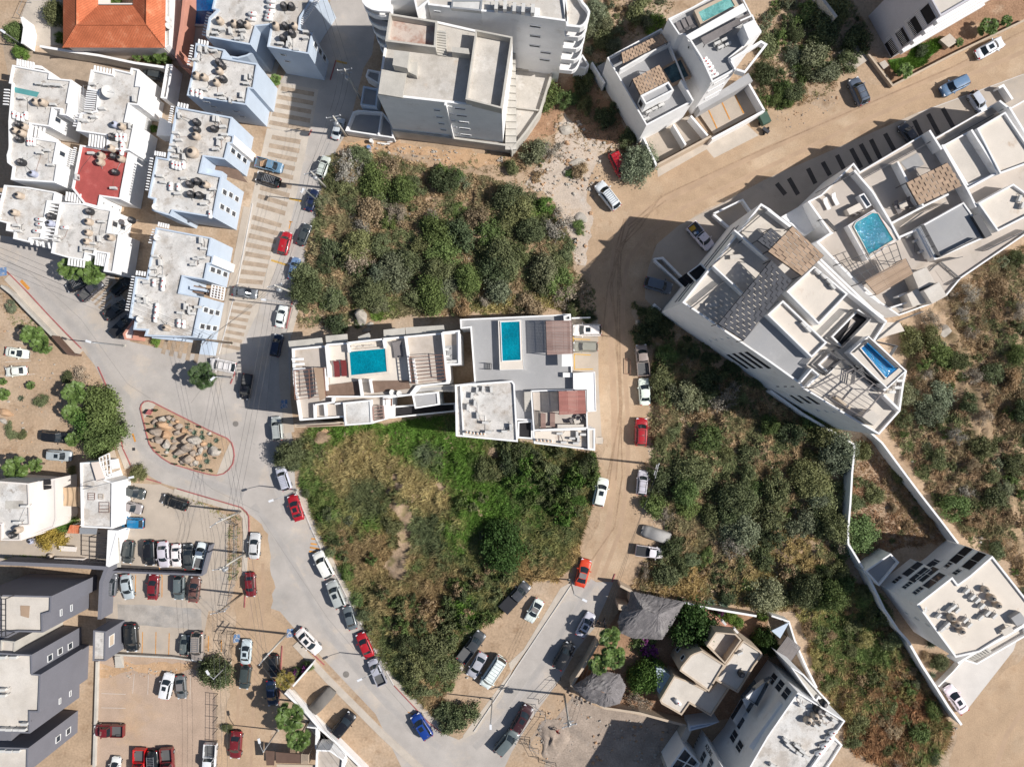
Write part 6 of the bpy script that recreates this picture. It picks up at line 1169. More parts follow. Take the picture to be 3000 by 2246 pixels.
for a_ in [
 ('suv', 'dark grey', '00: 1250,635 1400,660', 'dark vehicle half hidden between white building and garden wall, top left'),
 ('sedan', 'pale silver', '10: 735,1022 680,1195', 'white car in building shade at the upper end of the sloping street'),
 ('suv', 'pale silver', '10: 612,1352 548,1535', 'white car dappled by branches at the upper scrub edge', 'r'),
 ('pickup', 'steel blue', '10: 232,1458 2,1398', 'steel blue pickup truck parked across the paver strips'),
 ('suv', 'black', '10: 5,1520 208,1585', 'black car with roof bars parked beside the steel blue pickup', 'rR'),
 ('sedan', 'navy', '11: 508,-20 450,158', 'navy car under the street lamp at the scrub edge'),
 ('sedan', 'dark grey', '11: 448,285 380,450', 'grey car half in tree shade beside the passing red car'),
 ('suv', 'red', '11: 275,345 225,540', 'red car driving down the middle of the sloping street'),
 ('sedan', 'steel blue', '11: 350,565 308,755', 'steel blue car under overhanging branches at the scrub edge'),
 ('sedan', 'white', '11: 240,975 198,1168', 'white sedan beside the red kerb above the pool building'),
 ('suv', 'navy', '11: 198,1232 160,1418', 'navy SUV in the shade of the pool building'),
 ('suv', 'red', '20: 975,1535 868,1318', 'red car under a grey-green tree at the dirt road corner'),
 ('suv', 'white', 'S: 1748,532 1812,616', 'white SUV standing on the open dirt road junction', 'rR'),
 ('suv', 'slate', '30: 728,682 828,905', 'slate grey SUV parked on sandy ground at top right', 'r'),
 ('sedan', 'white', '30: 2035,350 1790,485', 'white sedan beside the garden wall at the top right', 's'),
 ('suv', 'steel blue', '30: 1492,800 1715,690', 'steel blue SUV driving in shade on the dirt road', ''),
 ('suv', 'pale silver', '30: 1865,965 1755,800', 'white jeep with spare wheel in the shaded terrace row parking', 'T'),
 ('sedan', 'dark grey', '30: 1150,1070 1280,1250', 'dark grey sedan in the shaded bay below the terrace row'),
 ('suv', 'black', '01: 580,840 760,755', 'black SUV with roof rack under the two fan palms', 'rR'),
 ('pickup', 'dark grey', '01: 875,775 700,920', 'charcoal pickup truck beside the black SUV under palms'),
 ('suv', 'black', '01: 1110,760 990,870', 'black car hidden in shade left of the corner townhouse'),
 ('pickup', 'dark grey', '01: 1090,960 920,1075', 'dark pickup nosing into shade beside the corner townhouse'),
 ('pickup', 'dark grey', '01: 1130,1080 975,1235', 'grey pickup truck against the pink box of the corner townhouse', 'c'),
 ('sedan', 'white', '01: 245,1405 48,1375', 'white sedan with sunroof, upper of two in the sandy garden', 's'),
 ('sedan', 'white', '01: 55,1555 228,1540', 'white sedan, lower of two in the sandy garden'),
 ('sedan', 'grey', 'S: 754,862 682,852', 'grey sedan crossing the paver strips of the sloping street'),
 ('suv', 'white', '01: 1812,1478 2040,1520', 'white SUV with roof rack beside the spiky dark green tree', 'r'),
 ('pickup', 'black', 'S: 716,1164 726,1101', 'black pickup truck at the edge of the pool building shade'),
 ('pickup', 'white', '21: 1715,485 1540,285', 'white pickup with yellow crate in its bed, in shade'),
 ('suv', 'slate', '21: 1378,840 1145,775', 'dark slate SUV in shade beside the planter wall', ''),
 ('suv', 'white', '21: 525,1195 770,1195', 'white SUV with dark sunroof by the yellow bay lines', 's'),
 ('suv', 'champagne', '21: 528,1335 740,1337', 'silver wagon beside the white SUV in the yellow bays'),
 ('pickup', 'champagne', '21: 1112,1315 1135,1588', 'silver pickup with open bed at the shade edge, dirt road'),
 ('sedan', 'white', '21: 1135,1608 22: 1150,185', 'white sedan dappled by leaves below the silver pickup', ''),
 ('suv', 'red', '22: 1118,293 1108,535', 'red SUV on the right side of the dirt road', 'r'),
 ('suv', 'pale silver', '22: 1135,745 1112,958', 'silver SUV below the red SUV on the dirt road', 'r'),
 ('suv', 'white', '22: 790,812 738,1053', 'white SUV with sunroof on the left side of the dirt road', 's'),
 ('pickup', 'white', '22: 1305,1465 1068,1432', 'white pickup with black bed cover nosing into the scrub', 'c'),
 ('sport', 'orange', 'S: 1719,1637 1697,1717', 'bright orange sports car with black top on the dirt road end', 'b'),
 ('suv', 'black', '02: 592,468 372,448', 'black car half under the dark tree in the sandy garden'), ('suv', 'silver', '02: 622,625 412,612', 'silver wagon above the narrow white roof in the sandy garden', 's'),
 ('sedan', 'dark grey', '02: 1252,960 1040,905', 'dark grey sedan, top of three beside the white wall'),
 ('sedan', 'champagne', '02: 1228,1088 1018,1035', 'bronze silver sedan, middle of three beside the white wall'),
 ('hatch', 'bright blue', '02: 1042,1195 1247,1203', 'bright blue hatchback beside the white wall'),
 ('suv', 'black', '02: 1410,988 1620,1055', 'dark car parked alone in the upper parking lot', 'r'),
 ('suv', 'dark grey', '02: 1100,1548 1120,1352', 'dark grey car at the left end of the upper row'),
 ('suv', 'black', '02: 1298,1567 1292,1350', 'black car, second in the upper parking row'),
 ('sedan', 'pale silver', '02: 1420,1585 1405,1358', 'silver sedan between black and white cars in the upper row'),
 ('sedan', 'white', '02: 1525,1580 1520,1382', 'white sedan in the middle of the upper parking row'),
 ('sedan', 'dark grey', '02: 1622,1380 1638,1600', 'charcoal sedan left of the white pickup in the upper row'),
 ('pickup', 'white', '02: 1752,1370 1712,1590', 'white pickup at the right end of the upper row'),
 ('sedan', 'pale silver', 'S: 748,1560 744,1636', 'silver sedan on the sandy shoulder beside the upper lot fence'),
 ('suv', 'grey', 'S: 330,1681 325,1741', 'grey jeep with a rack at the left end of the second row', 'rR'),
 ('sedan', 'silver', 'S: 379,1755 367,1682', 'grey-blue sedan beside the jeep in the second row'),
 ('sedan', 'dark red', 'S: 451,1681 447,1755', 'dark red sedan alone between orange lines in the second row'),
 ('suv', 'grey', 'S: 525,1756 526,1686', 'grey SUV left of the brown sedan in the second row', ''),
 ('sedan', 'brown', '03: 1690,15 1668,232', 'metallic brown sedan at the right end of the second row'),
 ('suv', 'black', '03: 1148,658 1132,418', 'large black SUV at the left of the third row'),
 ('hatch', 'grey', '03: 1602,515 1590,690', 'small grey hatchback beside the champagne SUV'),
 ('suv', 'champagne', '03: 1705,735 1712,488', 'champagne SUV with roof rack near the dark tree', 'rR'),
 ('sedan', 'pale silver', '03: 2132,555 2118,767', 'silver sedan with sunroof parked along the sandy street', 's'),
 ('suv', 'dark grey', '03: 2105,980 2130,775', 'dark SUV behind the silver sedan on the sandy street'),
 ('suv', 'white', '03: 1465,845 1420,1062', 'white SUV in the gravel lot beside a grey sedan', 's'),
 ('sedan', 'grey', '03: 1572,1068 1555,865', 'grey sedan with dark roof beside the white SUV', 'b'),
 ('pickup', 'dark red', '03: 818,1335 1074,1340', 'dark red pickup truck parked sideways in the gravel lot'),
 ('hatch', 'white', '03: 1005,1570 985,1750', 'white car cut by the bottom edge of the gravel lot', 's'),
 ('pickup', 'bright red', '03: 1205,1760 1212,1495', 'bright red pickup at the bottom edge of the gravel lot'),
 ('suv', 'black', '03: 1335,1730 1322,1508', 'black SUV between two red pickups at the bottom edge', 'rR'),
 ('pickup', 'dark red', '03: 1460,1760 1440,1488', 'dark red pickup beside the black SUV at the bottom edge'),
 ('pickup', 'white', '03: 1805,1720 1822,1448', 'white pickup with dark bed at the gravel lot corner'),
 ('sedan', 'dark red', '03: 2030,1582 2045,1343', 'dark red sedan on the sandy street near the bottom'),
 ('sedan', 'dark red', 'S: 735,1748 732,1676', 'dark red sedan beside the second row fence'),
 ('suv', 'black', '13: 162,875 152,690', 'black SUV in palm shade, upper of two on the sandy street', 's'),
 ('sedan', 'navy', '13: 148,1128 130,905', 'dark car in palm shade, lower of two on the sandy street'),
 ('suv', 'silver', '13: 645,50 738,275', 'silver SUV with sunroof, first below the white SUV', 's'),
 ('sedan', 'grey', '13: 780,270 840,468', 'grey sedan with beige roof beside the pale kerb', ''),
 ('sedan', 'red', '13: 895,500 985,705', 'red sedan beside the pale kerb on the curving street'),
 ('pickup', 'silver', '13: 998,728 1092,942', 'grey pickup truck with open bed behind the red sedan'),
 ('sedan', 'white', '13: 545,665 365,475', 'white sedan with sunroof by the blue wheelchair marking', 's'),
 ('suv', 'black', '13: 835,1190 685,1375', 'black SUV in the sandy garden strip with bright windshield'),
 ('suv', 'blue', '13: 1368,1200 1495,1398', 'royal blue car at the bottom of the curving street', 's'),
 ('pickup', 'dark grey', '13: 1955,490 1765,738', 'charcoal pickup in the sandy bay, left of three vehicles'),
 ('sedan', 'silver', '13: 1852,878 1968,672', 'silver sedan between charcoal pickup and white van'),
 ('van', 'white', '13: 1965,955 2130,705', 'white passenger van with long roof rack in the sandy bay', 'rR'),
 ('pickup', 'dark grey', 'S: 1553,1700 1466,1792', 'long charcoal pickup with flat bed cover beside a white coupe', 'c'),
 ('suv', 'grey', 'S: 1513,2138 1457,2203', 'grey SUV parked at the bottom bend of the street', ''),
 ('suv', 'silver', '12: 172,282 192,487', 'silver SUV with roof bars at the pool building corner', 'rR'),
 ('suv', 'pale silver', '12: 205,715 272,915', 'white SUV under the leaning roadside tree', 'rR'),
 ('sedan', 'red', '12: 308,960 378,1178', 'crimson sedan with sunroof on the main street', 's'),
 ('suv', 'white', '12: 528,1450 640,1665', 'white SUV with painted arrows beside it on the main street', ''),
 ('sport', 'white', '23: 140,400 245,212', 'white coupe with dark soft top in the sandy bay', 'b'),
 ('sedan', 'pale silver', '23: 690,328 580,525', 'silver car in front of the large thatched roof', 's'),
 ('suv', 'black', '23: 510,585 385,795', 'black car in palm shade on the street below the thatched roof', ''),
 ('suv', 'maroon', '23: 150,1125 25,1340', 'maroon SUV with sunroof at the excavation lot corner', 's'),
 ('sedan', 'white', '33: 1540,945 1700,1190', 'white car with large dark roof on the pale driveway', 's'),
]: car(*a_[:4], opt=a_[4] if len(a_) > 4 else '', sc=None)
def covered(seg, label, colr, kind=(4.7, 1.85, 1.5)):
    f, r = P(seg); a, c = W(f, .6), W(r, .6); d = a-c; m_ = (a+c)/2; t = thing('covered_car', label, 'covered car', (m_.x, m_.y, .02), math.atan2(d.y, d.x)); b = MB(); b.smooth = True; rows = []
    L_, w_, h_ = kind; prof = [(-.5, .72, .2), (-.47, .9, .52), (-.36, .97, .62), (-.22, 1, .9), (-.08, 1, 1), (.1, 1, .98), (.22, 1, .74), (.34, .98, .62), (.46, .9, .52), (.5, .7, .22)]
    for x, wf, zf in prof:
        w2 = w_/2*wf; zt = h_*zf; rows.append(b.add([(x*L_, -w2*1.04, .08), (x*L_, -w2, .5*min(1, zt)), (x*L_, -w2*.93, zt*.8), (x*L_, -w2*.66, zt*.97), (x*L_, 0, zt), (x*L_, w2*.66, zt*.97), (x*L_, w2*.93, zt*.8), (x*L_, w2, .5*min(1, zt)), (x*L_, w2*1.04, .08)]))
    for r0, r1 in zip(rows, rows[1:]):
        for k in range(8): b.face((r0[k], r1[k], r1[k+1], r0[k+1]))
    b.face(rows[0][::-1]); b.face(rows[-1]); me = b.mesh('cover', M['cover']); o = part('cover', me, t); o.color = (*colr, 1)
    s_ = MB(); s_.bar((-.9, -w_/2*.98, .35), (-.9, w_/2*.98, .35), .05); part('strap', s_.mesh('strap', M['metal']), t)
covered('22: 1125,1262 1368,1340', 'car under a plain silver grey cover beside the dirt road', (.36, .345, .33)); covered('13: 640,1010 498,1162', 'car under a translucent grey cover in the sandy garden strip', (.17, .155, .14))
# loads and small vehicles
def simple(name, label, cat, px, build, z=0, group=None):
    p = W(P(px)[0], z+.3); t = thing(name, label, cat, (p.x, p.y, z), group=group); build(t); return t
def crates(t):
    b = MB(); b.box((-.35, .3, .12), (.9, .7, .24), .6); part('yellow_crate', b.mesh('crate', M['yellow']), t); b = MB(); b.box((.35, -.35, .1), (.5, .4, .2), .3); part('blue_box', b.mesh('box', M['bluep']), t)
    b = MB(); b.lathe((.05, -.45, 0), [(.2, 0), (.2, .3)], 12); part('bucket', b.mesh('bucket', M['wtank']), t)
simple('crate_load', 'yellow crate, blue box and bucket in the white pickup bed', 'cargo', '21: 1580,330', crates, .68)
simple('cardboard_load', 'brown boards lying in the steel blue pickup bed', 'cargo', '10: 55,1410', lambda t: [part('board', (lambda q: (q.box((k*.25, .1*k, .05+.06*k), (.9, .8, .05), .2*k), q)[1])(MB()).mesh('board', M['rocko']), t) for k in range(3)], .68)
def trailer(t):
    b = MB(); b.box((-.1, .7, .95), (1.35, 1.7, .9), .45); part('green_tank', b.mesh('tank', mat('dull_green', (.06, .11, .08), .6)), t); b = MB(); b.box((.3, -.9, .5), (.5, 1.2, .35), .9); part('engine', b.mesh('engine', M['metal']), t)
    for k, (x, y) in enumerate(((-.6, .3), (.5, 1.2), (.1, -1.3), (.75, -.6))): b = MB(); b.tube([(x-.08, y, .3), (x+.08, y, .3)], .3, 12); part('wheel', b.mesh('wheel', M['tyre']), t)
simple('utility_trailer', 'small green utility cart with an engine outside the white walled driveway', 'cart', '20: 2170,1080', trailer)
simple('trailer_frame', 'empty rusty trailer frame left of the silver pickup', 'trailer', '21: 1003,1510', lambda t: [part('frame', (lambda q: ([q.bar(a, c, .07) for a, c in (((-.35, -1.1, .3), (.35, -1.1, .3)), ((.35, -1.1, .3), (.35, 1.1, .3)), ((.35, 1.1, .3), (-.35, 1.3, .3)), ((-.35, 1.3, .3), (-.35, -1.1, .3)))], q)[1])(MB()).mesh('frame', M['rust']), t)])

# ================================================================== POLES, LAMPS, CABLES
def lamp(base, head, h, label, m='steel'):
    a = W(P(base)[0], 0); c = W(P(head)[0], h+.3); t = thing('street_lamp', label, 'street lamp', (a.x, a.y, 0), group='street lamps'); d = c-a; d.z = 0
    b = MB(); b.smooth = True; b.tube([(0, 0, 0), (0, 0, h*.6), (0, 0, h)], [.11, .09, .07], 8); part('pole', b.mesh('pole', M[m]), t); b = MB(); b.box((0, 0, .1), (.4, .4, .2)); part('base', b.mesh('base', M['conc']), t)
    b = MB(); b.tube([(0, 0, h-.1), tuple(d*.5+Vector((0, 0, h+.25))), tuple(d*.88+Vector((0, 0, h+.3)))], .045, 6); part('arm', b.mesh('arm', M[m]), t)
    b = MB(); b.box((d.x*.96, d.y*.96, h+.28), (.75, .32, .14), math.atan2(d.y, d.x)); part('lamp_head', b.mesh('lamp_head', M['lightw']), t)
for a_ in (('01: 1075,1328', '01: 760,1290', 8, 'steel street lamp over the left street below the corner townhouse'), ('13: 1080,705', '13: 890,905', 6, 'steel street lamp behind the grey pickup on the curving street'), ('11: 320,990', '11: 60,930', 6.6, 'street lamp above the white sedan near the pool building'),
           ('11: 535,85', '11: 400,-10', 7, 'street lamp above the navy car at the scrub edge'), ('12: 355,915', '12: 125,1010', 5.5, 'street lamp above the crimson sedan'), ('23: 500,40', '23: 630,218', 7.5, 'street lamp left of the bright orange car'), ('13: 2040,1065', '13: 2026,1310', 8, 'street lamp with shadow at the sidewalk of the bottom bend'),
           ('03: 1985,755', '03: 1790,838', 6, 'street lamp poking out of the dark tree in the parking lot'), ('02: 955,850', '02: 1150,803', 7, 'steel street lamp at the corner of the narrow white roof'), ('01: 2005,1600', '01: 1835,1612', 6, 'street lamp over the spiky dark green tree'), ('00: 215,405', '00: 30,275', 8, 'street lamp beside the top left white gate wall'), ('13: 190,1335', '13: 25,1425', 6.5, 'street lamp beside the fan palms at the bottom')): lamp(*a_)
POLET = {}
def pole(key, base, h, label, trans=True, cross=0.0, m='conc'):
    a = W(P(base)[0], 0); t = thing('utility_pole', label, 'utility pole', (a.x, a.y, 0), group='utility poles'); POLET[key] = (a.x, a.y, h, cross)
    b = MB(); b.smooth = True; b.tube([(0, 0, 0), (0, 0, h)], [.19, .11], 8); part('pole', b.mesh('pole', M[m]), t); co, si = math.cos(cross), math.sin(cross)
    b = MB(); b.bar((-1.1*co, -1.1*si, h-.3), (1.1*co, 1.1*si, h-.3), .12); b.bar((-.8*co, -.8*si, h-1.3), (.8*co, .8*si, h-1.3), .1); part('crossarm', b.mesh('crossarm', M['steel']), t)
    for k in (-1, 0, 1): b = MB(); b.lathe((k*co, k*si, h-.24), [(.06, 0), (.08, .1), (.05, .25)], 8); part('insulator', b.mesh('insulator', M['lightw']), t)
    if trans: b = MB(); b.smooth = True; b.lathe((.45*si, -.45*co, h-2.3), [(.3, 0), (.32, .1), (.32, .85), (.2, .95)], 14); part('transformer', b.mesh('transformer', M['steel']), t)
pole('A', '10: 905,862', 10.5, 'utility pole with a transformer beside the low walls of the concrete building', True, .1); pole('B', 'S: 953,1112', 9.5, 'x') if False else None
pole('B', '11: 340,880', 9.5, 'utility pole with a transformer by the red kerb above the white sedan', True, .25); pole('C', '01: 2000,1305', 9, 'dark utility pole at the corner of the blue townhouse', False, .8, 'bark'); pole('D', '02: 2120,1460', 9.5, 'concrete utility pole beside the upper parking lot fence', True, .1)
pole('E', '03: 2090,160', 9, 'leaning utility pole near the dark red sedan', False, .2, 'bark'); pole('F', '13: 265,505', 10, 'utility pole above the blue wheelchair marking of the street corner', False, .9); pole('G', '22: 1150,687', 9, 'wooden utility pole casting a long shadow over the dirt road', False, 1.3, 'bark'); pole('I', '23: 450,1030', 10, 'utility pole with a steel frame beside the small thatched roof', True, .3)
pole('K', '02: 2078,1100', 9, 'concrete utility pole at the street corner of the upper lot', False, .6); pole('L', '11: -60,-130', 9.5, 'x', False) if False else None; pole('M', '10: 780,1175', 8, 'pale utility pole by the debris above the scrub lot', True, .2); pole('N', '10: 610,1625', 8.5, 'pale utility pole with transformer above the dappled white car', True, .4)
POLET['X1'] = (WP('S: 900,-200', 0)[0].x, WP('S: 1000,-200', 0)[0].y, 10, .1); POLET['X2'] = (WP('S: -200,640', 0)[0].x, WP('S: -200,640', 0)[0].y, 9, .9); POLET['X3'] = (WP('S: 720,2500', 0)[0].x, WP('S: 720,2500', 0)[0].y, 9, .1); POLET['X4'] = (WP('S: 1300,2500', 0)[0].x, WP('S: 1300,2500', 0)[0].y, 9, .8)
def cable(a_, c_, label, n=3, sag=.8, r=.017):
    A, C_ = POLET[a_], POLET[c_]; t = thing('power_cables', label, 'cables', (A[0], A[1], 0), group='overhead power cables')
    for k in range(n):
        u = (k-(n-1)/2)*.8; p0 = Vector((A[0]+u*math.cos(A[3]), A[1]+u*math.sin(A[3]), A[2]-.05)); p1 = Vector((C_[0]+u*math.cos(C_[3]), C_[1]+u*math.sin(C_[3]), C_[2]-.05)); b = MB(); pts = []
        for j in range(13): s_ = j/12; q = p0.lerp(p1, s_); q.z -= 4*sag*s_*(1-s_); pts.append((q.x-A[0], q.y-A[1], q.z))
        b.tube(pts, r, 4, False); part('cable', b.mesh('cable', M['metal']), t)
for a_ in (('X1', 'A', 'power cables entering at the top over the shaded street'), ('A', 'M', 'power cables beside the tall concrete building'), ('M', 'N', 'short span of power cables along the upper scrub edge'), ('N', 'B', 'power cables along the scrub side of the sloping street'), ('B', 'C', 'power cables crossing to the blue townhouse corner'), ('X2', 'C', 'power cables running diagonally over the left street'),
           ('C', 'F', 'long power cables running down over the rock island street', ), ('B', 'D', 'power cables crossing the street junction'), ('K', 'D', 'power cables along the upper parking lot'), ('D', 'E', 'power cables above the second car row'), ('E', 'F', 'power cables above the dark red sedan'), ('F', 'X4', 'power cables over the sandy garden strip at the bottom'), ('E', 'X3', 'power cables over the sandy street at the bottom'), ('G', 'I', 'power cables along the lower street to the thatched roof')): cable(*a_[:3])

# ================================================================== ROCK ISLAND
IS = '02: 1212,215 1222,180 1245,155 1280,148 1320,158 1400,200 1600,300 1800,400 1960,470 2000,510 2015,560 2022,620 2010,690 1975,740 1930,775 1870,790 1800,780 1700,755 1600,725 1480,690 1400,640 1330,580 1290,520 1265,430 1235,310'
sheet('island_soil', IS, .09, M['dirt']); kerb(IS, 'redk', .16, .17, 'kerb', True)
sheet('pavement', '02: 1222,185 1245,158 1280,152 1345,178 1310,230 1245,300', .105, M['pave']); sheet('pavement', '02: 1985,510 2008,560 2015,625 2000,690 1965,738 1925,768 1872,782 1925,640', .105, M['pave'])
b = B('painted_block', 'black and red painted slanted block on the rock island tip', 'block', '02: 1270,240'); b.slab('02: 1228,250 1262,218 1282,220 1250,262', .3, .2, 'black', 'black_half'); b.slab('02: 1283,220 1320,225 1296,268 1251,262', .3, .2, 'redk', 'red_half')
def rock_mesh(seed, n=10):
    rr = random.Random(seed); bm = bmesh.new(); bmesh.ops.create_icosphere(bm, subdivisions=3, radius=1)
    ax = [(Vector((rr.uniform(-1, 1), rr.uniform(-1, 1), rr.uniform(-.4, 1))).normalized(), rr.uniform(.55, .85)) for _ in range(n)]
    for v in bm.verts:
        p = v.co.copy()
        for d, k in ax:
            e = p.dot(d)
            if e > k: p -= d*(e-k)*.85
        v.co = p*(1+.06*math.sin(p.x*5+seed)*math.cos(p.y*4.3+seed*2)+rr.uniform(-.015, .015))
    me = bpy.data.meshes.new('boulder'); bm.to_mesh(me); bm.free(); return me
RM = [rock_mesh(i) for i in range(6)]
RMM = {}
def rock(px, sx, sy, hgt, ang, m, where, look=None):
    i = random.randrange(6); k = (i, m)
    if k not in RMM: me = RM[i].copy(); me.materials.append(M[m]); me.polygons.foreach_set('use_smooth', [False]*len(me.polygons)); RMM[k] = me
    p = W(px, hgt*.4); o = bpy.data.objects.new('boulder', RMM[k]); COL.objects.link(o); o.location = (p.x, p.y, hgt*.12); o.rotation_euler = (0, 0, ang); o.scale = (sx, sy, hgt); o['category'] = 'boulder'
    auto(o, look or {'rock': 'grey-brown boulder', 'rocko': 'orange boulder', 'rockp': 'pale boulder'}[m], {'rock': 'grey-brown boulders', 'rocko': 'orange boulders', 'rockp': 'pale boulders'}[m], where); return o
ti = 'on the rock island'   # positions below were read in a crop of the island, 7.373 px per photo px
for x, y, a_, c_, h_, g_, m in ((560, 350, 85, 60, .9, .3, 'rockp'), (400, 410, 65, 50, .6, .8, 'rock'), (570, 490, 130, 75, 1.2, -.3, 'rocko'), (430, 620, 120, 90, 1.3, -.1, 'rock'), (690, 320, 60, 55, .8, 0, 'rock'), (780, 360, 50, 40, .5, .5, 'rock'), (870, 400, 40, 35, .4, 0, 'rocko'), (905, 510, 75, 60, .7, .2, 'rock'), (1020, 610, 60, 60, .7, 0, 'rocko'),
        (640, 710, 90, 85, 1.1, 0, 'rocko'), (460, 800, 110, 65, .9, -.6, 'rock'), (360, 810, 50, 45, .6, 0, 'rock'), (640, 890, 60, 100, 1.0, .1, 'rockp'), (880, 640, 80, 50, .6, .3, 'rock'), (1040, 790, 105, 90, 1.5, 0, 'rock'), (1255, 800, 125, 90, 1.6, -.1, 'rockp'), (1100, 950, 140, 90, 1.3, .5, 'rock'), (930, 1050, 110, 70, 1.0, .3, 'rock'), (790, 950, 70, 50, .6, .8, 'rock'),
        (1225, 1080, 60, 80, .7, 0, 'rock'), (1385, 1020, 45, 90, .5, -.5, 'rockp'), (1330, 1190, 65, 60, .7, 0, 'rocko'), (1130, 1220, 115, 90, 1.2, .2, 'rock'), (990, 1180, 45, 45, .6, 0, 'rock'), (980, 1270, 50, 45, .5, 0, 'rock'), (1275, 1290, 60, 60, .5, .5, 'rockp'), (1440, 890, 60, 50, .7, 0, 'rocko'), (1680, 1060, 110, 110, .9, .2, 'rockp'), (1340, 930, 40, 40, .5, 0, 'rock'), (1560, 660, 50, 35, .4, 0, 'rockp'),
        (1180, 590, 60, 40, .35, 0, 'rock'), (810, 830, 60, 45, .4, 0, 'rock'), (1320, 1100, 50, 35, .4, .6, 'rockp'), (720, 480, 55, 45, .4, 0, 'rock'), (640, 1060, 50, 40, .4, 0, 'rockp'), (1490, 960, 60, 45, .3, 0, 'rock'), (1180, 1310, 60, 60, .6, 0, 'rock')):
    rock((400+x/7.373, 1180+y/7.373), a_/7.373*K*1.32, c_/7.373*K*1.32, h_*1.1, g_, m, ti)
for s_, a_, c_, h_, m, wh in (('11: 905,1075', 1.1, 1.5, 1.6, 'rockp', 'in the scrub above the pool building'), ('11: 890,1140', .8, .5, .7, 'rockp', 'in the scrub above the pool building'), ('11: 885,840', .7, .6, .7, 'rocko', 'in the scrub above the pool building'), ('11: 830,900', .4, .5, .5, 'rockp', 'in the scrub above the pool building'), ('11: 965,110', .5, .6, .6, 'rockp', 'in the upper left of the scrub lot'), ('11: 970,810', .5, .5, .4, 'rockp', 'in the scrub above the pool building'), ('11: 975,1145', .8, .4, .4, 'rockp', 'in the scrub above the pool building'), ('11: 960,1190', .9, .5, .4, 'rock', 'in the scrub above the pool building'),
        ('20: 475,1235', .55, .4, .5, 'rocko', 'below the curved retaining wall'), ('20: 470,1120', 1.2, .9, .5, 'rockp', 'below the curved retaining wall'), ('21: 600,220', 1.1, 1.2, .4, 'rockp', 'left of the dirt road junction'), ('20: 560,1400', 1.4, .7, .4, 'rockp', 'below the curved retaining wall'), ('22: 542,1022', .7, .35, .45, 'rocko', 'beside the white SUV on dirt'), ('21: 1085,1125', .4, .5, .5, 'rockp', 'in shade beside the dirt road'), ('21: 1100,1165', .4, .4, .5, 'rockp', 'in shade beside the dirt road'), ('13: 1768,800', .6, .5, .5, 'rockp', 'beside the charcoal pickup bay'), ('13: 1820,885', .3, .2, .3, 'rockp', 'beside the charcoal pickup bay'),
        ('12: 590,400', .7, .5, .5, 'rocko', 'below the terrace roofed building'), ('12: 570,470', .5, .5, .4, 'rockp', 'below the terrace roofed building'), ('12: 620,500', .5, .4, .4, 'rockp', 'below the terrace roofed building'), ('31: 1530,1210', 1.6, 1.4, .9, 'rockp', 'in the scrub at the right edge'), ('31: 1600,1290', .9, .6, .5, 'rockp', 'in the scrub at the right edge'), ('32: 1250,120', .5, .7, .5, 'rockp', 'in the scrub at the right edge'), ('32: 1130,1240', .5, .4, .4, 'rocko', 'between the two boundary walls'), ('02: 40,255', 1.4, .7, .6, 'rocko', 'in the sandy garden at left'), ('02: 30,320', .8, .5, .4, 'rockp', 'in the sandy garden at left'), ('33: 1010,1400', .8, .7, .4, 'rockp', 'in the lower right scrub'), ('33: 930,1400', .4, .5, .4, 'rockp', 'in the lower right scrub')):
    rock(P(s_)[0], a_, c_, h_, random.uniform(-.5, .5), m, wh)
for x, y in ((520, 1040), (560, 1055), (555, 1090), (590, 1060), (610, 1105), (600, 1075), (645, 1095), (660, 1075), (680, 1105), (475, 980), (490, 1010), (225, 1380), (245, 1335), (265, 1440)): rock(P(f'23: {x},{y}')[0], random.uniform(.25, .4), random.uniform(.25, .35), random.uniform(.25, .4), 0, 'rock', 'at the small thatched roof corner')

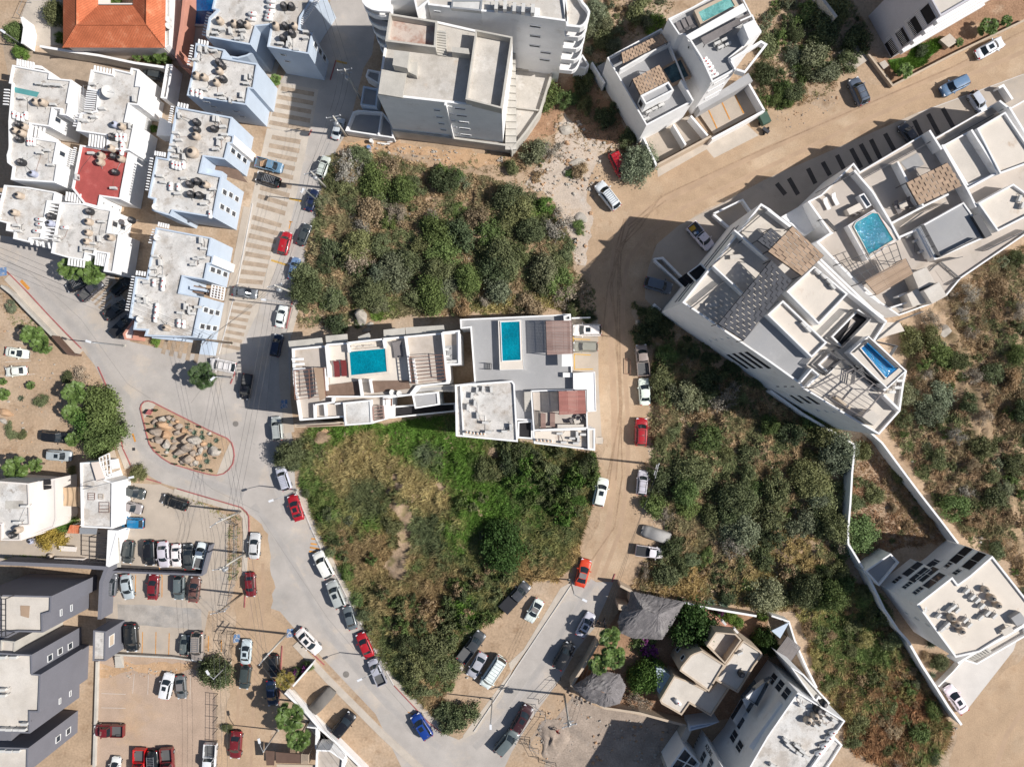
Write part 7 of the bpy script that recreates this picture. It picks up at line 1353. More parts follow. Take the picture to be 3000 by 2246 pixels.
# ================================================================== PEOPLE
def person(label, px, rz, shirt, pants, hat=None, bend=0.0, z=0.0):
    p = W(P(px)[0], .9); t = thing('person', label, 'person', (p.x, p.y, z), rz)
    J = [(0, 0, .95), (0, 0, 1.18), (0.02+bend*.15, 0, 1.42), (.03+bend*.2, 0, 1.52), (.05+bend*.26, 0, 1.64), (.06+bend*.28, 0, 1.72), (0, .11, .92), (.12, .12, .5), (.05, .12, .08), (.2, .12, .04), (0, -.11, .92), (-.1, -.12, .5), (-.22, -.12, .1), (-.08, -.12, .05),
         (.02+bend*.14, .19, 1.4), (.08+bend*.2, .26, 1.14), (.28+bend*.3, .22, 1.0), (.36+bend*.3, .2, .98), (.02+bend*.14, -.19, 1.4), (.0+bend*.2, -.27, 1.14), (.16+bend*.3, -.26, .95), (.24+bend*.3, -.25, .92)]
    E_ = [(0, 1), (1, 2), (2, 3), (3, 4), (4, 5), (0, 6), (6, 7), (7, 8), (8, 9), (0, 10), (10, 11), (11, 12), (12, 13), (2, 14), (14, 15), (15, 16), (16, 17), (2, 18), (18, 19), (19, 20), (20, 21)]
    Rr = [.15, .14, .15, .06, .1, .085, .1, .065, .05, .04, .1, .065, .05, .04, .065, .045, .035, .03, .065, .045, .035, .03]
    me = bpy.data.meshes.new('body'); me.from_pydata(J, E_, []); o = bpy.data.objects.new('body', me); COL.objects.link(o); m_ = o.modifiers.new('skin', 'SKIN'); sv = me.skin_vertices[0].data
    for i, r in enumerate(Rr): sv[i].radius = (r, r)
    sv[0].use_root = True; s_ = o.modifiers.new('sub', 'SUBSURF'); s_.levels = s_.render_levels = 1
    bpy.context.view_layer.update(); dg = bpy.context.evaluated_depsgraph_get(); m2 = bpy.data.meshes.new_from_object(o.evaluated_get(dg)); bpy.data.objects.remove(o); m2.materials.clear()
    for mm in (M['skin'], M[shirt], M[pants]): m2.materials.append(mm)
    for f in m2.polygons:
        c = f.center; f.use_smooth = True; f.material_index = 2 if (c.z < .98 and abs(c.y) < .2 and c.z > .1) else (1 if .98 <= c.z < 1.5 and abs(c.y) < .3 and not (c.z < 1.15 and abs(c.y) > .19) else 0)
    o = part('body', m2, t); hb = MB(); hb.smooth = True; cx = .05+bend*.27; 
    hb.lathe((cx, 0, 1.66), [(.1, -.02), (.115, .03), (.09, .1), (.03, .13)], 12); part('hair', hb.mesh('hair', M['darkcloth']), t)
    if hat: hb = MB(); hb.lathe((cx, 0, 1.72), [(.26, 0), (.26, .015), (.12, .02), (.11, .11), (.05, .13)], 16); part('hat', hb.mesh('hat', M[hat]), t)
    return t
person('person in a red top bending forward on the excavation dirt', '23: 385,1345', .2, 'redcloth', 'palecloth', bend=1.2); person('person in pale clothes reaching beside the silver car', '23: 705,432', 2.9, 'palecloth', 'palecloth', bend=.8)
person('person in dark clothes nearest the silver car in shade', '23: 748,410', 1.2, 'darkcloth', 'darkcloth'); person('person in dark clothes standing in shade by the thatched wall', '23: 797,395', 3.5, 'darkcloth', 'darkcloth'); person('person sitting low in shade below the two standing people', '23: 800,440', 0, 'darkcloth', 'greyf', bend=.5)
person('person with a pale hat standing at the blue townhouse steps', '10: 405,628', .5, 'redcloth', 'palecloth', 'straw')
# debris by the concrete building and manhole boxes
for s_, n_, lab in (('10: 1150,1245', 7, 'pile of orange and white construction boards below the concrete building'), ('10: 920,1270', 5, 'small pile of timber scraps at the scrub top edge')):
    def bd(t, n_=n_):
        for k in range(n_): q = MB(); q.box((random.uniform(-2.2, 2.2)*(n_/7), random.uniform(-.4, .4), .06+.07*k), (random.uniform(.8, 2.2), random.uniform(.1, .3), .05), random.uniform(-.3, .5)); part('board', q.mesh('board', M[random.choice(('rocko', 'wtank', 'palecloth'))]), t)
    simple('board_pile', lab, 'debris', s_, bd)
simple('water_drum', 'pale open drum beside the debris above the scrub', 'drum', '10: 1000,1225', lambda t: part('drum_body', (lambda q: (q.lathe((0, 0, 0), [(.28, 0), (.3, .9)], 16), q)[1])(MB()).mesh('drum', M['wtank']), t)); simple('water_drum', 'blue drum beside the debris above the scrub', 'drum', '10: 978,1278', lambda t: part('drum_body', (lambda q: (q.lathe((0, 0, 0), [(.28, 0), (.3, .9)], 16), q)[1])(MB()).mesh('drum', M['bluep']), t))
simple('open_pit_cover', 'pair of black open pit hatches at the scrub lot right edge', 'pit', '21: 545,420', lambda t: [part('pit_opening', (lambda q: (q.box((0, .28-k*.6, -.26), (.7, .5, .06)), q)[1])(MB()).mesh('pit', M['void']), t) for k in range(2)], .3)
simple('manhole_slab', 'round manhole on a pale square slab at the terrace corner', 'manhole', '22: 755,490', lambda t: part('slab', (lambda q: (q.box((0, 0, .06), (1.15, 1.0, .12)), q)[1])(MB()).mesh('slab', M['pave']), t)); 
b = B('dirt_mound', 'sandy dirt mound heaped at the excavation edge', 'mound', '23: 340,1400')
mb = MB(); mb.smooth = True; rows = []; c0 = W(P('23: 350,1420')[0], .3)
for k in range(9):
    t = k/8; rows.append(mb.add([(c0.x+(2.0*(1-t)+.2)*math.cos(a)*(1+.3*math.sin(3*a+1)+random.uniform(-.06, .06)), c0.y+(3.4*(1-t)+.2)*math.sin(a)*(1+.12*math.cos(2*a)), .42*(t**.8)*(1+.5*math.sin(2*a+k*.7))+random.uniform(0, .1)) for a in [j*math.pi/14 for j in range(28)]]))
for k in range(8):
    for j in range(28): mb.face((rows[k][j], rows[k][(j+1) % 28], rows[k+1][(j+1) % 28], rows[k+1][j]))
mb.face(rows[-1]); mb.obj('dirt_heap', MATS['grey_dirt'], b.root)
def vnoise(x, y, seed=0):
    def h(i, j): v = np.sin(i*127.1+j*311.7+seed*74.7)*43758.5453; return v-np.floor(v)
    xi, yi = np.floor(x), np.floor(y); fx, fy = x-xi, y-yi; fx = fx*fx*(3-2*fx); fy = fy*fy*(3-2*fy)
    return (h(xi, yi)*(1-fx)+h(xi+1, yi)*fx)*(1-fy)+(h(xi, yi+1)*(1-fx)+h(xi+1, yi+1)*fx)*fy
def fbm(x, y, s, seed=0, o=4):
    t = 0; a = .5; n = 0
    for k in range(o): t = t+a*vnoise(x*s, y*s, seed+k*13); n += a; a *= .5; s *= 2.03
    return t/n
LOTS = []
def gz(x, y):
    """height of the uneven ground of the lots"""
    x = np.atleast_1d(np.asarray(x, float)); y = np.atleast_1d(np.asarray(y, float)); z = np.zeros_like(x)
    for poly, amp in LOTS:
        ins = inpoly(x, y, poly); dm = np.full(x.shape, 9.0); n = len(poly)
        for i in range(n):
            (ax, ay), (bx, by) = poly[i], poly[(i+1) % n]; dx, dy = bx-ax, by-ay; t = np.clip(((x-ax)*dx+(y-ay)*dy)/(dx*dx+dy*dy+1e-9), 0, 1); dm = np.minimum(dm, np.hypot(x-ax-t*dx, y-ay-t*dy))
        z = np.where(ins, np.maximum(z, amp*np.clip((fbm(x, y, .30, 2)-.32)*2.2+(fbm(x, y, .95, 6, 2)-.5)*.8, 0, 1.3)*np.clip(dm/2.0, 0, 1)), z)
    return z
def terrain(poly, amp, m, name='uneven_ground', step=.45):
    wp = [(W(p).x, W(p).y) for p in P(poly)]; LOTS.append((wp, amp)); xs = [p[0] for p in wp]; ys = [p[1] for p in wp]; gx = np.arange(min(xs), max(xs)+step, step); gy = np.arange(min(ys), max(ys)+step, step); X, Y = np.meshgrid(gx, gy); Z = gz(X.ravel(), Y.ravel())-.03; nx = len(gx)
    cx, cy = X[:-1, :-1]+step/2, Y[:-1, :-1]+step/2; ok = inpoly(cx.ravel(), cy.ravel(), wp).reshape(cx.shape); J, I = np.nonzero(ok); q = np.stack([J*nx+I, J*nx+I+1, (J+1)*nx+I+1, (J+1)*nx+I], 1).astype(np.int32)
    me = bpy.data.meshes.new(name); me.vertices.add(X.size); me.vertices.foreach_set('co', np.stack([X.ravel(), Y.ravel(), Z+.005], 1).ravel()); me.loops.add(q.size); me.loops.foreach_set('vertex_index', q.ravel()); me.polygons.add(len(q)); me.polygons.foreach_set('loop_start', np.arange(0, q.size, 4, dtype=np.int32)); me.polygons.foreach_set('use_smooth', np.ones(len(q), bool)); me.update(calc_edges=True); me.materials.append(m); o = bpy.data.objects.new(name, me); COL.objects.link(o); return tag(o, kind='structure')
# ================================================================== VEGETATION
L1 = 'S: 962,455 1090,450 1300,500 1470,530 1540,580 1640,640 1675,720 1690,830 1640,905 1500,912 1340,915 1150,925 1080,945 875,960 872,900 885,790 900,700 935,600 950,520'
L2 = 'S: 1915,1010 2050,1060 2200,1110 2350,1180 2478,1290 2482,1500 2470,1640 2500,1700 2440,1760 2300,1790 2130,1770 1900,1740 1850,1715 1900,1620 1985,1570 1905,1500 1910,1300 1900,1150'
L3 = 'S: 2760,850 2850,760 3010,720 3010,1800 2985,1700 2960,1640 2840,1590 2760,1500 2700,1400 2620,1290 2600,1250 2650,1180 2660,1080 2650,1020 2700,950'
L4 = 'S: 2330,1790 2480,1700 2560,1720 2640,1870 2740,2050 2790,2130 2740,2246 2600,2246 2500,2200 2460,2110 2400,2000 2370,1900'
LG = 'S: 868,1300 920,1245 1010,1240 1130,1245 1340,1215 1345,1280 1500,1290 1740,1330 1755,1380 1740,1480 1700,1580 1690,1640 1640,1700 1560,1700 1480,1780 1390,1850 1340,1910 1300,2040 1350,2130 1290,2110 1160,1990 1100,1890 1060,1800 1005,1680 960,1600 935,1540 900,1450 880,1420'
for pl_, am_, mt_ in ((L1, 1.0, M['scrubsoil']), (L2, 1.1, M['scrubsoil']), (L3, 1.2, M['scrubsoil']), (L4, 1.2, M['scrubsoil']), (LG, 1.2, mat('lot_soil', (.36, .26, .175), .95, .1, .2, .5, .2, 4, [(.3, (.45, .34, .25), .55), (.5, (.16, .14, .06), .5)], bump=.6, bscale=2))): terrain(pl_, am_, mt_)
def crown_mesh(seed, n_leaf=2600, clumps=22, flat=.62, leaf=.062, sparse=0.0):
    r = np.random.default_rng(seed); lob = r.uniform(.6, 1.25, 5)
    th = r.uniform(0, 2*np.pi, clumps); lb = np.interp(th, np.linspace(0, 2*np.pi, 6), np.append(lob, lob[0])); rad = np.sqrt(r.uniform(0, 1, clumps))*.8*lb; cz = flat*np.clip(1-rad**2, .15, 1)*r.uniform(.35, 1.0, clumps)+.05
    cc = np.stack([rad*np.cos(th), rad*np.sin(th), cz], 1); cr = r.uniform(.15, .34, clumps)
    k = r.choice(clumps, n_leaf, p=cr**2/np.sum(cr**2)); d = r.normal(size=(n_leaf, 3)); d /= np.linalg.norm(d, axis=1)[:, None]
    rr = cr[k]*np.clip(r.normal(.75, .38, n_leaf), .1, 1.7); p = cc[k]+d*rr[:, None]*np.array([1, 1, .75]); p[:, 2] = np.maximum(p[:, 2], .02)
    nrm = d*.7+r.normal(size=(n_leaf, 3))*.5+np.array([0, 0, .35]); nrm /= np.linalg.norm(nrm, axis=1)[:, None]
    t = np.cross(nrm, r.normal(size=(n_leaf, 3))); t /= np.linalg.norm(t, axis=1)[:, None]; b = np.cross(nrm, t)
    s = leaf*r.uniform(.6, 1.4, n_leaf)[:, None]; v = np.stack([p-t*s-b*s*.5, p+t*s*.2-b*s*.7, p+t*s+b*s*.2, p-t*s*.2+b*s*.8], 1).reshape(-1, 3)
    me = bpy.data.meshes.new('crown'); me.vertices.add(len(v)); me.vertices.foreach_set('co', v.ravel()); me.loops.add(len(v)); me.loops.foreach_set('vertex_index', np.arange(len(v), dtype=np.int32))
    me.polygons.add(n_leaf); me.polygons.foreach_set('loop_start', np.arange(0, len(v), 4, dtype=np.int32)); me.update(calc_edges=True); me.materials.append(M['leaf']); return me, cc
def trunk_mesh(cc, m, h=.25, th=.035, nb=9, seed=0, extra=0):
    b = MB(); b.smooth = True; rr = random.Random(seed); b.tube([(0, 0, -.05), (.02, .01, h*.6), (0, .02, h)], [th*1.5, th*1.1, th], 6)
    for i in range(min(nb, len(cc))):
        c = cc[i]; mid = (c[0]*.45+rr.uniform(-.05, .05), c[1]*.45+rr.uniform(-.05, .05), h+(c[2]-h)*.45); b.tube([(0, .01, h*.7), mid, tuple(c)], [th*.8, th*.5, th*.2], 5)
        for _ in range(extra): e = (c[0]*1.25+rr.uniform(-.2, .2), c[1]*1.25+rr.uniform(-.2, .2), c[2]+rr.uniform(0, .25)); b.tube([mid, tuple(c), e], [th*.35, th*.25, th*.08], 4)
    return b.mesh('trunk', M[m])
BUSH = []
for i in range(12): me, cc = crown_mesh(100+i, 4600, random.randint(26, 40), random.uniform(.5, .75), .042); BUSH.append((me, trunk_mesh(cc, 'barkp' if i % 2 else 'bark', .22, .026, 14, i, 2 if i % 2 else 0)))
TREE = []
for i in range(3): me, cc = crown_mesh(200+i, 9000, 60, .75, .034); TREE.append((me, trunk_mesh(cc, 'bark', .3, .03, 12, i)))
THIN = []
for i in range(3): me, cc = crown_mesh(300+i, 1700, 24, .6, .036); THIN.append((me, trunk_mesh(cc, 'barkp', .2, .022, 18, i, 2)))
VC = {'olive': (.170, .188, .088), 'dark': (.10, .122, .056), 'sage': (.20, .22, .135), 'green': (.14, .19, .064), 'dry': (.34, .25, .15), 'bright': (.15, .23, .05), 'yellow': (.31, .27, .11), 'bare': (.32, .28, .225), 'golden': (.32, .25, .06), 'emerald': (.10, .175, .04), 'ficus': (.055, .10, .024)}
VC = {k: tuple(v*1.13 for v in c) for k, c in VC.items()}
VL = {'olive': 'olive', 'dark': 'dark green', 'sage': 'pale sage', 'green': 'mid green', 'dry': 'dry brown', 'bright': 'bright green', 'yellow': 'yellowish', 'bare': 'leafless grey', 'golden': 'golden', 'emerald': 'rich green', 'ficus': 'deep green'}
LANDM = [('the big pale boulder', '11: 905,1075'), ('the navy car', '11: 480,70'), ('the debris pile', '10: 1100,1245'), ('the dirt junction SUV', 'S: 1780,575'), ('the shaded red car', '20: 920,1425'), ('the black pit hatches', '21: 545,420'), ('the pool building corner', '11: 1760,1100'), ('the silver pickup', '21: 1125,1450'), ('the red SUV', '22: 1110,415'), ('the covered car', '22: 1245,1300'),
         ('the large thatched roof', '23: 1150,330'), ('the agave pair', '23: 1770,240'), ('the boundary wall bend', '32: 690,1380'), ('the wall top corner', '32: 745,530'), ('the brown tank building', '33: 1400,200'), ('the blue rooftop pool', '31: 980,1450'), ('the balcony towers', '31: 1400,850'), ('the steel fence corner', '03: 1965,285'), ('the white walled driveway', '20: 2100,900'), ('the slate SUV', '30: 780,790'),
         ('the curved balconies', '20: 600,450'), ('the crimson sedan', '12: 345,1070'), ('the leaning roadside tree', '12: 290,600'), ('the royal blue car', '13: 1430,1300'), ('the charcoal pickup bay', '13: 1860,610'), ('the bright orange car', 'S: 1708,1680'), ('the grey sedan with beige roof', '13: 810,370'), ('the bare path', '12: 1300,1300'), ('the white equipment roof', '12: 1950,300'), ('the pale driveway', '33: 1650,850'), ('the right edge scrub boulder', '31: 1530,1210'),
         ('the bottom building tanks', '33: 420,1180'), ('the two sandy garden sedans', '01: 150,1470'), ('the guard booth', '03: 860,600'), ('the pink-white house', '02: 200,1000'), ('the tall green pool', '20: 1780,80'), ('the diagonal wall', '32: 1320,960')]
LM = [(n, W(P(s)[0])) for n, s in LANDM]; USED = {}
def place_label(kind, size, p):
    n, q = min(LM, key=lambda t: (t[1]-p).length); d = p-q; dist = d.length; a = math.degrees(math.atan2(d.y, d.x)) % 360
    dr = ['right of', 'above right of', 'above', 'above left of', 'left of', 'below left of', 'below', 'below right of'][int((a+22.5)//45) % 8]
    l = f'{size}{VL[kind]} {{}} {dist:.0f} metres {dr} {n}'
    for what in ('bush', 'tree', 'shrub'):
        if l.format(what) in USED: return f'{size}{VL[kind]} {{}} {dist:.1f} metres {dr} {n}'
    return l
GROUPED = {}
def plant(kind, px, rad, lib=None, z=.0, hgt=None, what='bush', group=None, label=None, name=None):
    lib = lib or (THIN if kind == 'bare' else (TREE if rad > 2.75 else BUSH)); me, tm = random.choice(lib); hg = hgt or rad*random.uniform(1.0, 1.45); p = W(px, hg*.35); z = z or float(gz(p.x, p.y)[0])*.85
    t = thing(name or ('tree' if what == 'tree' else 'bush'), '', what, (p.x, p.y, z), random.uniform(0, 6.28)); t.scale = (rad*random.uniform(.78, 1.15), rad*random.uniform(.85, 1.25), hg)
    c = part('crown', me, t); f = random.uniform(.78, 1.25); g = random.uniform(-.08, .08); col = VC[kind]; c.color = (col[0]*f*(1+g), col[1]*f, col[2]*f*(1-g), 1); part('trunk', tm, t)
    if label: l = label
    else:
        w_ = 'small ' if rad < 1.5 else ('large ' if rad > 2.6 else ''); l = place_label(kind, w_, Vector((p.x, p.y, 0))).format(what); k = 2; base = l
        while l in USED:
            l = base.replace(w_+VL[kind], ['low ', 'rounded ', 'leafy ', 'spreading ', 'uneven ', 'tufted ', 'ragged '][k % 7]+w_+VL[kind]) if k < 9 else base.replace(what, ['twiggy ', 'dusty ', 'squat ', 'upright ', 'sparse '][k % 5]+what); k += 1
        USED[l] = 1
    t['label'] = l; t['group'] = group or 'bushes of the vacant lots'; return t
def scatter(poly, n, kinds, rmin, rmax, mind, group, seed=0, avoid=(), lib=None, hf=None):
    pp = P(poly); xs = [p[0] for p in pp]; ys = [p[1] for p in pp]; rr = random.Random(seed); got = []; tries = 0
    ks = [k for k, w_ in kinds for _ in range(w_)]
    while len(got) < n and tries < n*60:
        tries += 1; x, y = rr.uniform(min(xs), max(xs)), rr.uniform(min(ys), max(ys))
        if not inpoly(np.array([x]), np.array([y]), pp)[0]: continue
        if any((x-a)**2+(y-b_)**2 < (r_/K)**2 for a, b_, r_ in avoid): continue
        if any((x-a)**2+(y-b_)**2 < (mind/K)**2 for a, b_ in got): continue
        got.append((x, y)); k = rr.choice(ks); plant(k, (x, y), rr.uniform(rmin, rmax)*(.8 if k in ('dry', 'yellow', 'bare') else 1), group=group, lib=lib)
scatter(L1, 70, [('olive', 8), ('dark', 2), ('green', 4), ('sage', 2), ('dry', 1), ('bare', 1)], 1.3, 3.4, 1.75, 'bushes of the upper centre lot', 1, avoid=[(1057, 927, 2.2), (1150, 700, 1.6), (1300, 640, 1.2), (1570, 600, 1.5), (1200, 600, 1.0), (1400, 720, 1.2), (1450, 500, 1.8)])
scatter('S: 1560,440 1700,420 1730,560 1690,700 1660,660 1600,560', 3, [('dry', 2), ('green', 1)], .8, 1.4, 1.5, 'bushes of the upper centre lot', 2)
for x, y, k, r_ in ((1570, 440, 'sage', 2.6), (1610, 440, 'bare', 2.2), (1595, 280, 'green', 2.2), (1600, 560+562-562+40, 'bright', 1.6), (1700, 500, 'dry', 1.8), (1680, 900, 'dark', 1.8), (1720, 930, 'dark', 1.3), (1500, 490, 'olive', 1.5), (1697, 850, 'dry', 1.2)): plant(k, (x, y), r_, group='bushes of the upper centre lot')
plant('sage', (1865, 475), 3.1, TREE, hgt=4.0, what='tree', label='grey-green tree leaning over the red car at the dirt road', group='single trees')
scatter(L2, 57, [('olive', 7), ('dark', 3), ('green', 3), ('sage', 2), ('bare', 2)], 1.3, 3.3, 2.0, 'bushes of the centre right lot', 3, avoid=[(2300, 1600, 2.4), (2000, 1230, 1.6), (2200, 1700, 2.5), (1990, 1700, 2)])
scatter('S: 1855,900 1940,930 2060,1010 2200,1100 2000,1040 1920,1020 1880,1000', 8, [('dark', 3), ('olive', 2)], 1.2, 2.2, 1.3, 'bushes of the centre right lot', 4)
scatter(L3, 40, [('olive', 5), ('green', 2), ('dark', 1), ('sage', 2), ('dry', 3), ('bare', 2)], 1.2, 2.7, 2.4, 'bushes of the right edge lot', 5, avoid=[(2770, 970, 2.5), (2900, 1190, 2), (2940, 1540, 2), (2850, 1050, 1.2)])
scatter('S: 2520,1310 2600,1330 2700,1480 2780,1560 2650,1570 2540,1640 2500,1500', 7, [('olive', 3), ('sage', 2), ('dry', 2)], 1.1, 2.0, 2.2, 'bushes between the boundary walls', 6)
plant('green', (2515, 1565), 3.2, hgt=2.6, group='bushes between the boundary walls')
scatter(L4, 26, [('olive', 4), ('green', 3), ('yellow', 3), ('dry', 3), ('bare', 1)], 1.0, 2.2, 2.2, 'bushes of the lower right lot', 7)
scatter('S: 1560,1460 1700,1480 1745,1380 1750,1330 1640,1330 1520,1320 1390,1300 1350,1330 1450,1400', 12, [('dark', 3), ('green', 3), ('olive', 2), ('emerald', 1)], 1.2, 2.4, 1.9, 'bushes of the grassy lot', 8)
scatter('S: 860,1350 960,1330 985,1420 960,1470 1010,1600 1060,1720 1100,1800 1050,1800 980,1650 900,1500', 9, [('olive', 3), ('green', 2), ('dry', 1)], .9, 1.6, 2.0, 'bushes of the grassy lot', 9)
scatter('S: 1110,1850 1220,1790 1330,1830 1345,1960 1420,2060 1330,2130 1250,2080 1170,1980', 12, [('olive', 4), ('dark', 3), ('dry', 2), ('green', 2)], 1.1, 2.4, 1.6, 'bushes of the lower street corner', 10)
for x, y, r_, k in ((1275, 1890, 2.7, 'olive'), (1300, 1960, 2.4, 'olive'), (1350, 2095, 2.3, 'dark'), (1300, 2080, 1.6, 'olive'), (1195, 1880, 1.8, 'dark')): plant(k, (x, y), r_, group='bushes of the lower street corner')
plant('ficus', (1465, 1600), 3.8, TREE, hgt=5.0, what='tree', label='large dark tree casting a broad shadow in the grassy lot', group='single trees'); plant('olive', (1150, 1530), 1.9, group='bushes of the grassy lot')
scatter('S: 1740,0 1840,0 1960,30 1940,80 1830,60 1800,150 1850,230 1900,300? '.replace('1900,300?', '1760,200 1720,100'), 8, [('sage', 3), ('olive', 3), ('bright', 1)], 1.3, 2.4, 2.0, 'bushes of the top lot', 11)
scatter('S: 2215,20 2330,0 2440,0 2520,90 2500,180 2440,240 2350,260 2280,320 2230,240 2230,150', 15, [('olive', 4), ('dark', 3), ('sage', 2), ('green', 1)], 1.3, 2.6, 1.7, 'bushes of the top right lot', 12)
scatter('S: 2225,270 2420,250 2330,300 2260,310', 4, [('dry', 2), ('green', 1)], .8, 1.3, 1.4, 'bushes of the top right lot', 13); scatter('S: 1645,210 1800,220 1860,400 1840,420 1700,300', 7, [('dark', 3), ('olive', 1)], 1.0, 2.0, 1.5, 'bushes of the top lot', 14)
for x, y, k, r_ in ((2380, 160, 'sage', 2.6), (2420, 210, 'sage', 2.4), (1750, 50, 'sage', 2.2), (1660, 290, 'green', 1.9), (1920, 70, 'bright', 1.7), (2700, 150, 'dark', 1.3)): plant(k, (x, y), r_, group='bushes of the top lot')
# garden plants and named trees
for px, r_, k, hg, lab in (('02: 870,220', 3.7, 'green', 5.0, 'tall dark mesquite tree, upper part, over the sandy garden car'), ('02: 900,420', 3.4, 'green', 4.6, 'dark feathery tree, lower part, between garden and curved street'), ('02: 850,510', 2.5, 'green', 4.2, 'lowest of the dark feathery trees beside the narrow white roof'), ('02: 760,330', 2.6, 'emerald', 4.0, 'dark green tree mixed with the palms at the street curve'),
        ('02: 550,1190', 1.75, 'emerald', 3.2, 'round rich green tree beside the orange tile porch'), ('02: 430,1325', 2.0, 'golden', 3.0, 'golden-green tree in the courtyard beside the pink-white house'), ('02: 1185,770', 1.45, 'olive', 2.0, 'rounded clipped shrub at the curved street kerb'), ('02: 600,850', .85, 'bright', 1.2, 'lime green shrub above the tan shade sail'),
        ('03: 1870,860', 2.9, 'dark', 4.2, 'dark spreading tree in the lower parking lot corner'), ('23: 1560,450', 4.3, 'ficus', 6.0, 'big round deep green ficus between thatched roof and tan house'), ('23: 1170,880', 3.2, 'emerald', 4.5, 'rich green tree in front of the tan house'), ('23: 1090,1080', 2.2, 'bare', 2.6, 'thin brown tree over the tan compound wall'),
        ('12: 290,600', 2.6, 'olive', 4.6, 'leaning feathery tree over the white roadside SUV'), ('01: 1350,1290', .85, 'bright', 1.4, 'bright green shrub below the corner townhouse'), ('00: 130,280', 1.7, 'green', 2.4, 'flowering green tree beside the top left gate wall'), ('00: 170,450', 1.4, 'bright', 1.8, 'bright green tree under the top left lamp'), ('00: 490,110', 2.1, 'olive', 3.2, 'leafy tree left of the orange tile roof'), ('00: 520,320', .9, 'bright', 1.6, 'small bright tree at the tile roof corner'),
        ('00: 980,20', 1.3, 'bright', 1.4, 'green shrub in the orange tile roof court'), ('00: 1330,1110', .75, 'emerald', 1.6, 'green shrub between the white roof blocks'), ('23: 2170,560', 2.3, 'ficus', 3.4, 'dark green tree behind the tan house'), ('23: 1880,360', 1.2, 'bright', 1.4, 'bright green shrub on the terracotta patio'), ('23: 1960,410', 1.1, 'bright', 1.3, 'second bright green shrub on the terracotta patio'), ('23: 2170,350', 1.1, 'bright', 1.3, 'bright green shrub at the garden wall end'), ('33: 30,620', 1.9, 'ficus', 3, 'dark green tree beside the slatted shelter'),
        ('02: 350,150', 1.2, 'olive', .9, 'low olive shrub in the sandy garden'), ('02: 95,410', 1.3, 'olive', .9, 'grey-green shrub, left of two in the sandy garden'), ('02: 200,440', .9, 'olive', .7, 'grey-green shrub, right of two in the sandy garden'), ('01: 575,1600', 1.2, 'dark', 1.2, 'dark shrub at the sandy garden street edge'), ('01: 700,1580', 1.9, 'bare', 1.9, 'pale leafless tree at the sandy garden street edge'), ('01: 95,990', 1.1, 'sage', 1.1, 'sage shrub behind the left street wall'),
        ('02: 620,740', .8, 'yellow', .9, 'yellowish shrub near the narrow white roof'), ('13: 440,780', .7, 'ficus', .9, 'dark shrub in the street corner garden'), ('33: 1480,760', 1.5, 'olive', 1.6, 'olive shrub in the lower right walled garden'), ('33: 1370,700', 1.0, 'dry', 1.0, 'dry shrub in the lower right walled garden'), ('33: 1280,920', 1.0, 'sage', 1.3, 'pale sage shrub outside the lower right wall'), ('03: 1950,1320', .9, 'olive', 1.0, 'weedy shrub at the sandy street fence'), ('21: 230,1330', .1, 'olive', .1, '')):
    if lab: plant(k, P(px)[0], r_, TREE if r_ > 1.3 and k != 'bare' else None, hgt=hg, what='tree' if hg > 1.9 else 'shrub', label=lab, group='garden trees and shrubs', name='tree' if hg > 1.9 else 'shrub')
fb_, _ = crown_mesh(77, 900, 12, .7, .07); fb_.materials.clear(); fb_.materials.append(M['flower'])
def bougain(px, r_, lab):
    t = plant('green', P(px)[0], r_, hgt=1.8, what='shrub', label=lab, group='garden trees and shrubs', name='shrub'); f = part('blossoms', fb_, t); f.scale = (1.06, 1.06, 1.08); f.rotation_euler = (0, 0, 1)
bougain('23: 1165,615', 2.1, 'magenta bougainvillea between the thatched roof and the fan palms'); bougain('13: 440,790', .85, 'dark magenta shrub at the white wall end'); bougain('13: 340,850', .9, 'purple shrub beside the orange-leaved fan palm'); bougain('23: 1790,320', .7, 'pink-flowered shrub on the terracotta patio')
# fan palms
def palm_mesh(seed, n=34, pinnate=False):
    rr = random.Random(seed); b = MB()
    for k in range(n):
        az = 2.4*k+rr.uniform(-.2, .2); el = rr.uniform(-.35, .95)*(1-.3*k/n) if True else 0; ln = rr.uniform(.5, .68) if k % 3 else rr.uniform(.05, .3); d = Vector((math.cos(az)*math.cos(el), math.sin(az)*math.cos(el), math.sin(el))); s_ = Vector((-math.sin(az), math.cos(az), 0)); u = s_.cross(d)*-1
        c0 = d*ln*.75; b.bar((0, 0, 0), c0, .02)
        m_ = 11
        for j in range(m_):
            a = (j-(m_-1)/2)/(m_-1)*1.9; q = (d*math.cos(a)+s_*math.sin(a)); w2 = .06; pl = .43*(1-.25*abs(a)/1.3); e = c0+q*pl-Vector((0, 0, .10+.1*abs(a))); sd_ = q.cross(u).normalized()*w2; mid = c0+q*pl*.55
            b.face(b.add([c0, mid+sd_-Vector((0, 0, .03)), e, mid-sd_]))
    return b.mesh('fronds', M['palm'])
PM = [palm_mesh(i) for i in range(3)]
tm = MB(); tm.smooth = True; tm.tube([(0, 0, 0), (0, 0, .5), (0, 0, 1)], [.13, .1, .11], 9); PT = tm.mesh('trunk', M['bark'])
def palm(px, r_, h, lab, colr=(.14, .215, .055)):
    p = W(P(px)[0], h); t = thing('fan_palm', lab, 'palm', (p.x, p.y, 0), random.uniform(0, 6), 'fan palms'); c = part('fronds', random.choice(PM), t, (0, 0, h)); r_ *= 1.25; c.scale = (r_, r_, r_*.8); f = random.uniform(.9, 1.15); c.color = tuple(v*f for v in colr)+(1,); q = part('trunk', PT, t); q.scale = (1.4, 1.4, h)
